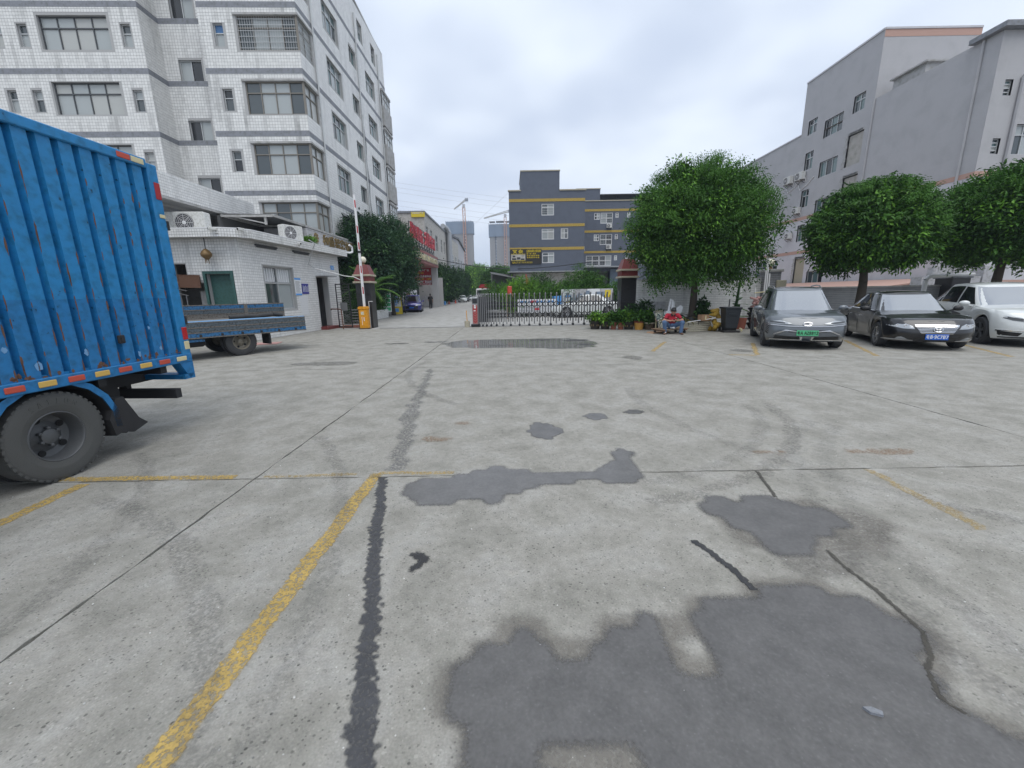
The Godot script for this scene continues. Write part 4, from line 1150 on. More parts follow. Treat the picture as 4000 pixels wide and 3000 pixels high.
	for i in 4: window(o, ewin[i], 1 if i < 2 else 3, [0.25, 0.5, 0.75] if i < 2 else [0.66], M.frame_alu, [M.glass_green, M.glass_curtain, M.glass_dark, M.glass] if i < 2 else [M.glass, M.glass_pale], E, 0.1, 0.05)
	for q in shut:
		var h: Rect2 = hole.call(q[0], q[1], q[2], q[3])
		g = Geo.new()
		var y := h.position.y
		while y < h.end.y - 0.09:
			g.bbox(v(h.position.x, y, -0.16), v(h.end.x, y + 0.088, -0.115), 0.012, W)
			y += 0.09
		part("roller_shutter", g, M.beige_render if q[4] == 0 else M.sandstone, o)
		g = Geo.new()
		var rr := RandomNumberGenerator.new(); rr.seed = int(y * 10)
		for k in 26:
			var yy := h.position.y + h.size.y * k / 26.0
			g.cbox(v(h.position.x - 0.06 - rr.randf() * 0.16, yy + 0.05, 0.0), v(0.2, 0.12, 0.03 + rr.randf() * 0.03), W)
		for k in 12: g.cbox(v(h.position.x + h.size.x * k / 12.0, h.end.y + 0.05 + rr.randf() * 0.06, 0), v(0.2, 0.16, 0.04), W)
		part("broken_edge", g, M.render, o)
	for q in [[-30.1, 8.47, "air conditioner pair on grey factory, the left one", 1.15], [-28.95, 8.45, "air conditioner pair on grey factory, the right one under a window", 1.15], [-28.95, 6.4, "single air conditioner just above the upper salmon band", 0.95], [-29.45, 4.9, "single air conditioner between the two salmon bands", 0.9]]:
		place_ac(v(26.6, gy(q[1]), q[0] * 1.4 + 0.6), -PI / 2, q[2], q[3])
	g = Geo.new()
	for q in [[-30, 8.3], [-28.8, 8.2]]: g.path([v(-0.04, gy(q[1]), q[0] * 1.4 + 52), v(-0.04, gy(q[1] - 0.35), q[0] * 1.4 + 52.3), v(-0.04, gy(q[1] - 0.15), q[0] * 1.4 + 53.2), v(-0.04, gy(q[1] + 0.2), q[0] * 1.4 + 53.9)], 0.03)
	part("refrigerant_pipe", g, M.frame_white, o)
	# lean-to sheds between the factory and the wall
	var s := thing("lean_to_roof", "low pinkish lean to roof along the foot of the grey factory", "roof", v(24, 0, -38))
	g = Geo.new()
	g.box(v(-2.2, 1.75, -6), v(2.5, 1.83, 13), Transform3D(Basis(Vector3.BACK, 0.12), Vector3.ZERO))
	for z in [-5.5, 0.0, 6.0, 12.5]: g.box(v(-2.0, 0, z), v(-1.9, 1.6, z + 0.1))
	part("roof_sheet", g, M.salmon, s)

# ---------------------------------------------------------------- slate apartment house ahead
func slate_house() -> void:
	var o := thing("slate_apartment_house", "slate blue apartment house with mustard bands and stepped roof beyond the gate", "building", v(0, 0, -51))
	var F := wall_frame(Vector3.ZERO, v(1, 0, 0))
	var wins := [Rect2(3.82, 10.52, 1.45, 1.28), Rect2(3.84, 7.84, 1.45, 1.2), Rect2(6.1, 7.9, 0.86, 1.16), Rect2(3.9, 5.15, 1.42, 1.2)]
	var g := Geo.new()
	g.wall(0, 8.9, 0, 13.2, wins, 0.2, F); g.wall(1.42, 5.9, 13.2, 15.3, [], 0.2, F)
	g.box(v(1.42, 13.2, -6), v(5.9, 15.29, -0.01))
	g.quad(v(0, 0, -16), v(0, 0, 0), v(0, 13.2, 0), v(0, 13.2, -16)); g.quad(v(8.9, 0, 0), v(8.9, 0, -16), v(8.9, 13.2, -16), v(8.9, 13.2, 0)); g.quad(v(0, 13.0, 0), v(8.9, 13.0, 0), v(8.9, 13.0, -16), v(0, 13.0, -16))
	part("wall", g, M.slate_paint, o)
	# set back wing on the right
	var Wg := wall_frame(v(0, 0, -7), v(1, 0, 0))
	var w2 := []
	for y in [10.6, 7.88, 5.14]:
		w2.append(Rect2(11.4, y + 0.5, 0.72, 0.85) if y > 6 else Rect2(10.4, y, 1.75, 1.35))
		w2.append(Rect2(12.24, y, 1.62, 1.36)); w2.append(Rect2(14.24, y + 0.7, 0.4, 0.64)); w2.append(Rect2(15.8, y + 0.7, 0.4, 0.64)); w2.append(Rect2(18.0, y, 1.5, 1.35))
	var gar := Rect2(10.5, 2.1, 3.2, 2.3)
	g = Geo.new()
	g.wall(8.9, 24, 0, 13.4, w2 + [gar], 0.2, Wg); g.quad(v(24, 0, -7), v(24, 0, -16), v(24, 13.4, -16), v(24, 13.4, -7)); g.quad(v(8.9, 13.2, -7), v(24, 13.2, -7), v(24, 13.2, -16), v(8.9, 13.2, -16))
	g.box(v(8.9, 13.2, -12), v(12.1, 14.9, -7.01)); g.quad(v(24, 0, -16), v(0, 0, -16), v(0, 13.2, -16), v(24, 13.2, -16))
	part("wall", g, M.slate_paint, o)
	g = Geo.new()
	g.box(v(10, 2, -9.5), v(14, 4.5, -9.4)); g.quad(v(3, 4, -0.4), v(8, 4, -0.4), v(8, 12.5, -0.4), v(3, 12.5, -0.4)); g.quad(v(9, 5, -7.5), v(23.5, 5, -7.5), v(23.5, 12.8, -7.5), v(9, 12.8, -7.5))
	part("room_wall", g, M.render, o)
	for y in [12.2, 9.42, 6.8]:
		g = Geo.new(); g.box(v(0, y - 0.16, 0), v(8.9, y + 0.16, 0.03), F); part("band", g, M.mustard, o)
	for y in [12.28, 9.6, 6.95]:
		g = Geo.new(); g.box(v(8.9, y - 0.14, 0), v(24, y + 0.14, 0.03), Wg); part("band", g, M.mustard, o)
	g = Geo.new()
	g.box(v(-0.1, 13.2, -0.3), v(1.42, 13.33, 0.1)); g.box(v(5.9, 13.2, -0.3), v(9.0, 13.33, 0.1)); g.box(v(1.36, 15.3, -6), v(5.96, 15.42, 0.06)); g.box(v(8.9, 13.4, -7.3), v(24, 13.52, -6.92)); g.box(v(8.9, 14.9, -12), v(12.16, 15.0, -6.95))
	part("coping", g, M.sandstone, o)
	g = Geo.new()
	for x in [12.4, 14.6, 17.0, 19.5]: g.box(v(x, 13.5, -8.0), v(x + 0.1, 14.2, -7.9))
	g.box(v(12.2, 14.2, -12), v(22, 14.32, -7.2))
	part("roof_shelter", g, M.dark_steel, o)
	for i in 4: window(o, wins[i], 2, [0.7] if i != 2 else [0.55], M.frame_white, [M.glass, M.glass_pale, M.glass_curtain], F, 0.03, 0.07, 8 if i < 3 else 0)
	for h in w2: window(o, h, 1 if h.size.x < 0.6 else 2, [0.5] if h.size.x > 0.6 else [0.3, 0.6], M.frame_white, [M.glass, M.glass_dark, M.glass_pale], Wg, 0.03, 0.07, 7 if h.size.x > 1.0 else 0)
	g = Geo.new(); g.box(v(3.92, 7.92, -0.1), v(4.5, 8.7, -0.085)); part("red_curtain", g, M.sign_red, o)
	for y in [10.6, 7.88, 5.14]:
		g = Geo.new()
		for x in [9.0, 9.35]:
			g.box(v(x, y - 0.15, -6.6), v(x + 0.04, y + 1.9, -6.55))
		for k in 6: g.box(v(8.95, y - 0.1 + 0.38 * k, -6.6), v(9.5, y - 0.06 + 0.38 * k, -6.1))
		g.box(v(8.95, y - 0.15, -6.1), v(8.99, y + 1.9, -6.06)); g.box(v(9.46, y - 0.15, -6.1), v(9.5, y + 1.9, -6.06))
		part("balcony_cage", g, M.frame_white, o)
	g = Geo.new()
	g.box(v(-0.3, 4.05, 0.0), v(8.9, 4.15, 1.4)); part("awning", g, M.galvanised, o)
	g = Geo.new(); g.box(v(8.6, 4.85, -7.0), v(16, 5.0, -5.2)); part("awning", g, M.galvanised, o)
	g = Geo.new(); g.box(v(0.1, 0, 0.02), v(8.8, 4.0, 0.12)); part("shop_front", g, M.beige_render, o)
	g = Geo.new()
	for x in [2.6, 4.6, 6.6]: g.box(v(x, 0.9, 0.12), v(x + 1.5, 1.9, 0.16))
	part("shop_window", g, M.glass, o)
	g = Geo.new(); g.box(v(13.75, 0, -6.95), v(16.5, 4.7, -6.85)); part("side_door", g, M.far_mesh, o)
	g = Geo.new(); g.path([v(8.95, 4.8, -5.3), v(8.7, 4.5, -5.3), v(8.7, 0.5, -5.3)], 0.1, 8); part("drainpipe", g, M.frame_white, o, 40)
	for q in [[13.0, 10.02], [9.35, 7.2], [13.0, 7.3], [16.8, 5.4]]:
		place_ac(v(q[0] + 0.4, q[1], -58.0), 0, {10.02: "white air conditioner high on slate house wing", 7.2: "air conditioner at the inner corner of slate house", 7.3: "middle air conditioner on slate house wing", 5.4: "lowest air conditioner on slate house wing beside the tree"}[q[1]], 0.85)
	# advertising board
	var b := thing("apartment_signboard", "black signboard with yellow Chinese lettering on slate house", "signboard", v(0.06, 5.05, -50.97))
	g = Geo.new(); g.box(v(0, 0, 0), v(3.72, 1.72, 0.08)); part("panel", g, M.sign_black, b)
	g = Geo.new()
	line_of(g, ["ai", "rice"], 0.3, 1.27, 0.5, 0.4, 0.2, 0.075, 0.08, 0.1)
	line_of(g, ["quan", "xin", "dian", "ti", "gong", "yu", "zhao", "zu"], 1.95, 1.36, 0.18, 0.28, 0.035, 0.035, 0.08, 0.1)
	line_of(g, ["fang", "yi", "fang", "yi", "ju", "shi"], 1.98, 1.12, 0.14, 0.15, 0.05, 0.025, 0.08, 0.1)
	line_of(g, ["ju", "ji", "quan", "xin", "mi", "he", "ti"], 1.98, 0.9, 0.14, 0.15, 0.08, 0.025, 0.08, 0.1)
	line_of(g, ["dian", "ti", "ye", "shi2", "you", "ji", "zu"], 1.98, 0.68, 0.14, 0.15, 0.08, 0.025, 0.08, 0.1)
	line_of(g, ["dian", "he", "1", "7", "3", "7", "7", "5", "4", "3", "3", "6", "6"], 0.25, 0.1, 0.13, 0.2, 0.06, 0.032, 0.08, 0.1)
	g.box(v(0.1, 0.4, 0.08), v(1.8, 0.44, 0.09)); g.box(v(0.1, 1.14, 0.08), v(1.8, 1.18, 0.09))
	part("lettering", g, M.sign_yellow, b)
	g = Geo.new(); g.box(v(0.08, 0.47, 0.08), v(1.8, 1.11, 0.09)); part("room_picture", g, M.beige_render, b)
	g = Geo.new()
	for q in [[0.2, 0.5, 0.7, 0.7], [0.8, 0.55, 1.2, 0.8], [1.25, 0.48, 1.7, 0.66], [0.3, 0.8, 0.6, 1.0]]: g.box(v(q[0], q[1], 0.09), v(q[2], q[3], 0.094))
	part("furniture_print", g, M.dark_steel, b)
	# dark lean-to and low things at its foot
	b = thing("dark_shed", "black tarpaulin shed at the left foot of slate house", "shed", v(-1.2, 0, -49))
	g = Geo.new(); g.box(v(-0.9, 0, -2), v(1.6, 3.9, -1.2)); g.quad(v(-1.2, 4.2, -1.5), v(-1.0, 3.9, 0.4), v(2.6, 3.2, 0.4), v(2.4, 3.6, -1.5)); g.box(v(-1.0, 0, 0.3), v(-0.85, 3.9, 0.42)); g.box(v(2.3, 0, 0.3), v(2.45, 3.2, 0.42)); g.box(v(-0.9, 0, -1.1), v(1.2, 2.6, -0.2))
	part("shed", g, M.corrugated, b)

# ---------------------------------------------------------------- left side of the street
func street_left() -> void:
	var o := thing("beige_workshop", "long beige workshop with yellow roof sign along the left of the street", "building", v(-12.15, 0, -62))
	var g := Geo.new()
	var F := wall_frame(v(-8, 0, 0), v(1, 0, 0)); var R := wall_frame(Vector3.ZERO, v(0, 0, -1))
	var holes := []
	for q in [[0.9, 10.55, 1.5, 0.9], [4.2, 10.6, 1.5, 0.8], [8.5, 8.8, 2.2, 2.4], [13.7, 9.0, 1.5, 2.2], [17.0, 9.1, 1.5, 2.1], [4, 5, 3, 2], [10, 4.6, 3, 2], [16, 4.6, 3, 2]]: holes.append(Rect2(q[0], q[1], q[2], q[3]))
	g.wall(0, 8, 0, 13.1, [], 0.2, F); g.wall(0, 21, 0, 13.1, holes, 0.25, R)
	g.quad(v(-8, 0, -26), v(-8, 0, 0), v(-8, 13.1, 0), v(-8, 13.1, -26)); g.quad(v(-8, 13.0, 0), v(0, 13.0, 0), v(0, 13.0, -21), v(-8, 13.0, -21)); g.quad(R * v(21, 0, 0), v(-8, 0, -21), v(-8, 13, -21), R * v(21, 13.1, 0))
	part("wall", g, M.beige_render, o)
	g = Geo.new(); g.box(v(-8, 13.1, -0.3), v(0.1, 13.35, 0.15)); g.box(v(0, 13.1, -0.1), v(21, 13.35, 0.15), R); part("coping", g, M.band_grey, o)
	for h in holes: window(o, h, 2, [0.6], M.frame_alu, [M.glass, M.glass_green, M.glass_dark], R, 0.1, 0.07)
	g = Geo.new(); g.box(v(-1.75, 12.5, 0.05), v(0.15, 13.15, 0.2)); part("roof_sign", g, M.sign_yellow, o)
	g = Geo.new(); line_of(g, ["shi", "ye", "zhao", "zu", "chang", "fang"], -1.6, 12.95, 0.2, 0.14, 0.07, 0.03, 0.2, 0.22); part("lettering", g, M.paper, o)
	for q in [20.0, 21.4]:
		g = Geo.new(); g.path([R * v(q, 6, 0.5), R * v(q, 13.2, 0.5), R * v(q - 1.0, 13.9, 0.2), R * v(q - 3.0, 13.9, 0.0)], 0.45, 10); part("exhaust_duct", g, M.galvanised, o, 40)
	o = thing("metal_shed", "pale corrugated metal shed with dark gable roof edge beyond the workshop", "building", v(-12.15, 0, -86.5))
	g = Geo.new()
	R = wall_frame(Vector3.ZERO, v(0, 0, -1))
	for i in 68:
		var x0 := i * 0.4
		var top := 13.2 + x0 * 0.075 if x0 < 13.5 else 14.2 - (x0 - 13.5) * 0.095
		g.box(v(x0, 0, 0), v(x0 + 0.2, top, 0.05), R); g.box(v(x0 + 0.2, 0, -0.05), v(x0 + 0.4, top, 0.0), R)
	g.box(v(-9, 0, -27), v(-0.4, 12.8, -0.3))
	part("wall", g, M.pale_render, o)
	g = Geo.new(); g.bar(R * v(-0.3, 13.3, 0.1), R * v(13.5, 14.35, 0.1), 0.5, 0.4); g.bar(R * v(13.5, 14.35, 0.1), R * v(27.4, 13.0, 0.1), 0.5, 0.4); part("roof_edge", g, M.dark_steel, o)
	g = Geo.new(); g.box(v(3, 8.5, 0.06), v(13.5, 13, 0.09), R); part("yellow_panel", g, M.beige_render, o)
	for i in 5: window(o, Rect2(2 + i * 5.2, 7.9, 2.2, 1.9), 2, [0.5], M.frame_alu, [M.glass, M.glass_pale], R * Transform3D(Basis(), v(0, 0, 0.24)), 0.05, 0.09)
	# entrance portal with its sign band
	o = thing("entrance_portal", "dusky pink factory entrance portal with a long letter sign band", "gateway", v(-9.6, 0, -41.8))
	g = Geo.new(); g.box(v(-4.0, 5.15, -15.0), v(0, 6.48, 0)); part("canopy_beam", g, M.pink_panel, o)
	g = Geo.new(); g.box(v(-14.4, 5.42, 0.0), v(-0.6, 6.12, 0.04), wall_frame(v(0, 0, -15.0), v(0, 0, -1)) * Transform3D(Basis(), v(0, 0, 0)))
	R = wall_frame(Vector3.ZERO, v(0, 0, -1))
	g = Geo.new(); g.box(v(0.5, 5.45, 0.0), v(14.6, 6.15, 0.04), R); part("sign_panel", g, M.grout, o)
	var ws := ["zhou", "shi", "pin", "ye", "shi2", "ye", "you", "xian", "gong", "si"]
	for i in ws.size():
		g = Geo.new(); g.glyph(GL[ws[i]], 0.9 + i * 1.35, 5.5, 1.0, 0.58, 0.1, 0.04, 0.1, R)
		part("letter", g, M.reflector_cream, o)
	for q in [[-0.9, -15.2], [-3.9, -15.2], [-3.9, -1.2]]:
		g = Geo.new(); g.box(v(q[0], 0, q[1]), v(q[0] + 0.75, 5.2, q[1] + 0.75)); part("pillar", g, M.grout, o)
	g = Geo.new(); g.box(v(-4.2, 0.0, -15.4), v(-0.9, 1.5, -15.2)); part("kiosk_counter", g, M.zinc_panel, o)
	g = Geo.new(); g.quad(v(-4.5, 0, -18), v(0.0, 0, -18), v(0.0, 4, -18), v(-4.5, 4, -18)); g.box(v(-4.3, 0, -18), v(-4.2, 5, -14)); part("back_wall", g, M.grout, o)
	var b := thing("red_banner_board", "red notice board with white Chinese lines under the portal", "notice board", v(-12.75, 2.95, -56.6))
	g = Geo.new(); g.box(v(0, 0, 0), v(2.3, 2.2, 0.08)); part("panel", g, M.sign_red, b)
	g = Geo.new()
	line_of(g, ["zhao", "zu", "shi", "chang", "gong"], 0.3, 1.8, 0.26, 0.26, 0.07, 0.05, 0.08, 0.1)
	line_of(g, ["fang", "yi", "ju", "chang2", "ban", "he", "ye"], 0.1, 1.02, 0.24, 0.26, 0.06, 0.05, 0.08, 0.1)
	line_of(g, ["quan", "xin", "si", "chang", "fang", "chu", "zu"], 0.1, 0.3, 0.24, 0.28, 0.06, 0.05, 0.08, 0.1)
	line_of(g, ["1", "3", "8", "2", "8", "4", "5", "5", "5", "3", "9"], 0.1, 0.06, 0.13, 0.17, 0.06, 0.04, 0.08, 0.1)
	part("lettering", g, M.paper, b)
	g = Geo.new()
	for y in [0.72, 1.5]: g.prism(PackedVector2Array([V(0.2, y + 0.07), V(0.4, y + 0.15), V(0.4, y + 0.11), V(1.2, y + 0.11), V(1.2, y + 0.03), V(0.4, y + 0.03), V(0.4, y - 0.01)]), 0.08, 0.1)
	line_of(g, ["yi", "gong", "si"], 1.4, 0.7, 0.2, 0.18, 0.05, 0.04, 0.08, 0.1)
	part("arrow", g, M.sign_yellow, b)
	# red roof letters on scaffolds
	b = thing("roof_letter_sign", "big red Chinese letters on steel scaffold over the portal", "sign", v(-10.5, 6.48, -42))
	R = wall_frame(v(0, 0, -3.6), v(0, 0, -1))
	ws = ["pin", "zhi", "ju", "ban"]
	for i in 4:
		g = Geo.new(); g.glyph(GL[ws[i]], i * 1.6, 1.35 - i * 0.03, 1.35, 1.35, 0.2, 0, 0.12, R)
		part("letter", g, M.letter_red, b)
	ws = ["tian", "chang2", "gao", "shuang"]
	for i in 4:
		g = Geo.new(); g.glyph(GL[ws[i]], 7.4 + i * 1.75, 1.25, 1.4, 1.5, 0.2, 0, 0.12, R)
		part("letter", g, M.letter_red, b)
	g = Geo.new()
	for i in 10:
		var x := 0.0 + i * 1.55
		g.bar(R * v(x, 0, -0.1), R * v(x, 2.8, -0.1), 0.07, 0.07); g.bar(R * v(x, 2.2, -0.1), R * v(x, 0, -1.8), 0.05, 0.05); g.bar(R * v(x, 0.9, -0.1), R * v(x, 0.9, -1.2), 0.05, 0.05)
		if i < 9: g.bar(R * v(x, 0.0, -0.12), R * v(x + 1.55, 1.1, -0.12), 0.05, 0.05); g.bar(R * v(x, 1.1, -0.12), R * v(x + 1.55, 0, -0.12), 0.05, 0.05)
	for y in [0.5, 1.1, 2.0, 2.8]: g.bar(R * v(0, y, -0.1), R * v(14, y, -0.1), 0.05, 0.05)
	part("scaffold", g, M.dark_steel, b)

# ---------------------------------------------------------------- towers under construction
func tower(x: float, z: float, top: float, parts_: Array, label: String) -> void:
	var o := thing("tower_block", label, "tower", v(x, 0, z), 0.0, "tower blocks under construction")
	for q in parts_:
		var g := Geo.new()
		g.box(v(q[0], 0, -8), v(q[1], top - 12.0, q[2]))
		for k in 26: g.box(v(q[0] - 0.12, 3.0 * k, -8), v(q[1] + 0.12, 3.0 * k + 0.35, q[2] + 0.15))
		part("concrete_frame", g, M.far_concrete, o)
		g = Geo.new()
		g.box(v(q[0] - 0.9, top - 12.0, -9), v(q[1] + 0.9, top, q[2] + 0.9))
		var n := int((q[1] - q[0]) / 2.2)
		for i in n + 1: g.box(v(q[0] - 0.8 + i * 2.2, top - 12.2, q[2] + 0.9), v(q[0] - 0.3 + i * 2.2, top + 0.9, q[2] + 1.15))
		part("climbing_screen", g, M.far_mesh, o)
	for i in parts_.size() - 1:
		var g := Geo.new()
		for k in 24: g.box(v(parts_[i][1], 3.0 * k, -6), v(parts_[i + 1][0], 3.0 * k + 2.0, -2))
		part("recess_wall", g, M.far_mesh, o)

func crane(x: float, z: float, h: float, a: Vector3, b: Vector3, label: String) -> void:
	var o := thing("tower_crane", label, "crane", v(x, 0, z), 0.0, "tower cranes")
	var g := Geo.new()
	for c in [V(-1.2, -1.2), V(1.2, -1.2), V(-1.2, 1.2), V(1.2, 1.2)]: g.box(v(c.x - 0.26, 0, c.y - 0.26), v(c.x + 0.26, h, c.y + 0.26))
	var n := int(h / 2.2)
	for i in n:
		var s := 1.0 if i % 2 == 0 else -1.0
		g.bar(v(-1.2 * s, i * 2.2, 1.2), v(1.2 * s, i * 2.2 + 2.2, 1.2), 0.3, 0.3); g.bar(v(-1.2, i * 2.2, 1.2 * s), v(-1.2, i * 2.2 + 2.2, -1.2 * s), 0.3, 0.3)
	part("mast", g, M.crane_paint, o)
	g = Geo.new(); g.box(v(-1.3, h, -1.3), v(1.3, h + 3.2, 1.3)); part("cab", g, M.grey_render, o)
	g = Geo.new()
	for k in 2:
		var off := v(0, 0, 0.7 if k else -0.7)
		g.bar(a + off, b + off, 0.7, 0.6)
	g.bar(a + v(0, 0.4, 0), b + v(0, 1.6, 0), 0.6, 0.5)
	for i in 16: g.bar(a.lerp(b, i / 16.0) + v(0, 0, 0.7), a.lerp(b, (i + 0.5) / 16.0) + v(0, 1.3, 0), 0.18, 0.18); g.bar(a.lerp(b, (i + 0.5) / 16.0) + v(0, 1.3, 0), a.lerp(b, (i + 1) / 16.0) + v(0, 0, -0.7), 0.18, 0.18)
	part("jib", g, M.beige_render, o)
	g = Geo.new(); g.cbox(b + v(0.8, 0.4, 0), v(3.0, 2.6, 2.4)); part("counterweight", g, M.band_grey, o)

func skyline() -> void:
	tower(-52, -450, 75.5, [[-13, -7, 1.0], [-6, 4.5, 2.5], [6.0, 13.8, 1.5]], "hazy concrete tower with blue screens, left of two, behind the street")
	tower(-9, -450, 72, [[-11.6, -6, 1.0], [-4.6, 3.6, 2.5], [5, 12, 1.5]], "hazy concrete tower half hidden behind slate house")
	crane(-46, -444, 88, v(-9.8, 86.6, 0), v(2.4, 95, 0), "pinkish tower crane rising in front of the left tower")
	crane(-4.0, -444, 78, v(-21.6, 77.4, 0), v(4.0, 83.5, 0), "tower crane with long jib left of slate house")
	var g := Geo.new()
	for q in [[21.23, 20.9], [20.4, 19.97], [19.6, 19.0], [18.2, 17.5], [17.3, 16.4], [16.5, 15.5]]:
		var pts := []
		for i in 15:
			var t := lerpf(-0.7, 2.0, i / 14.0)
			pts.append(v(lerpf(-17.9, -0.4, t), lerpf(q[0], q[1], t) - 0.5 * (1 - pow(2 * i / 14.0 - 1, 2.0)) + 0.4, lerpf(-80, -90, t)))
		g.path(pts, 0.014, 4)
	g.path([v(0.09, 13.3, -51.5), v(-5.0, 10.97, -60), v(-10.0, 8.6, -68)], 0.011, 4)
	solo("overhead_wires", "thin parallel power lines crossing the sky above the street", "power lines", g, M.grey_render, Vector3.ZERO)
	g = Geo.new()
	var pts := []
	for i in 15:
		var t := i / 14.0
		pts.append(v(lerpf(-11.0, 9.0, t), lerpf(6.6, 4.9, t) - 1.1 * sin(PI * t), lerpf(-57, -47, t)))
	g.path(pts, 0.045, 5)
	solo("street_cable", "sagging black cable across the street in front of slate house", "cable", g, M.dark_steel, Vector3.ZERO)

# ---------------------------------------------------------------- gate, pillars, wall
func gate_pillar(at: Vector3, label: String, globe: bool) -> void:
	var o := thing("gate_pillar", label, "pillar", at, 0.0, "")
	var g := Geo.new()
	for k in 4:   # stacked granite courses with open joints
		g = Geo.new(); g.bbox(v(-0.37, 0.562 * k + 0.004, -0.37), v(0.37, 0.562 * k + 0.558, 0.37), 0.008)
		part("granite_slab", g, M.granite_black, o)
	g = Geo.new(); g.box(v(-0.35, 0.0, -0.35), v(0.35, 2.25, 0.35)); part("core", g, M.joint_dirt, o)
	for y in [2.25, 2.58]:
		g = Geo.new(); g.bbox(v(-0.46, y, -0.46), v(0.46, y + 0.09, 0.46), 0.015); part("stone_band", g, M.sandstone, o)
	g = Geo.new(); g.box(v(-0.39, 2.34, -0.39), v(0.39, 2.58, 0.39)); part("red_course", g, M.red_granite, o)
	g = Geo.new()
	var a := []; var b := []
	for q in [[-1, 1], [1, 1], [1, -1], [-1, -1]]:
		a.append(v(0.41 * q[0], 2.67, 0.41 * q[1])); b.append(v(0.24 * q[0], 3.15, 0.24 * q[1]))
	for k in 4: g.quad(a[k], a[(k + 1) % 4], b[(k + 1) % 4], b[k])
	g.quad(b[0], b[1], b[2], b[3])
	part("cap", g, M.red_granite, o)
	if globe:
		g = Geo.new(); g.lathe([V(0.0, 3.15), V(0.09, 3.15), V(0.06, 3.2), V(0.05, 3.25), V(0.0, 3.25)], 12); part("lamp_base", g, M.bronze, o, 50)
		g = Geo.new(); g.ball(v(0, 3.4, 0), Vector3.ONE * 0.16, 20, 14); part("lamp_globe", g, M.globe, o, 60)

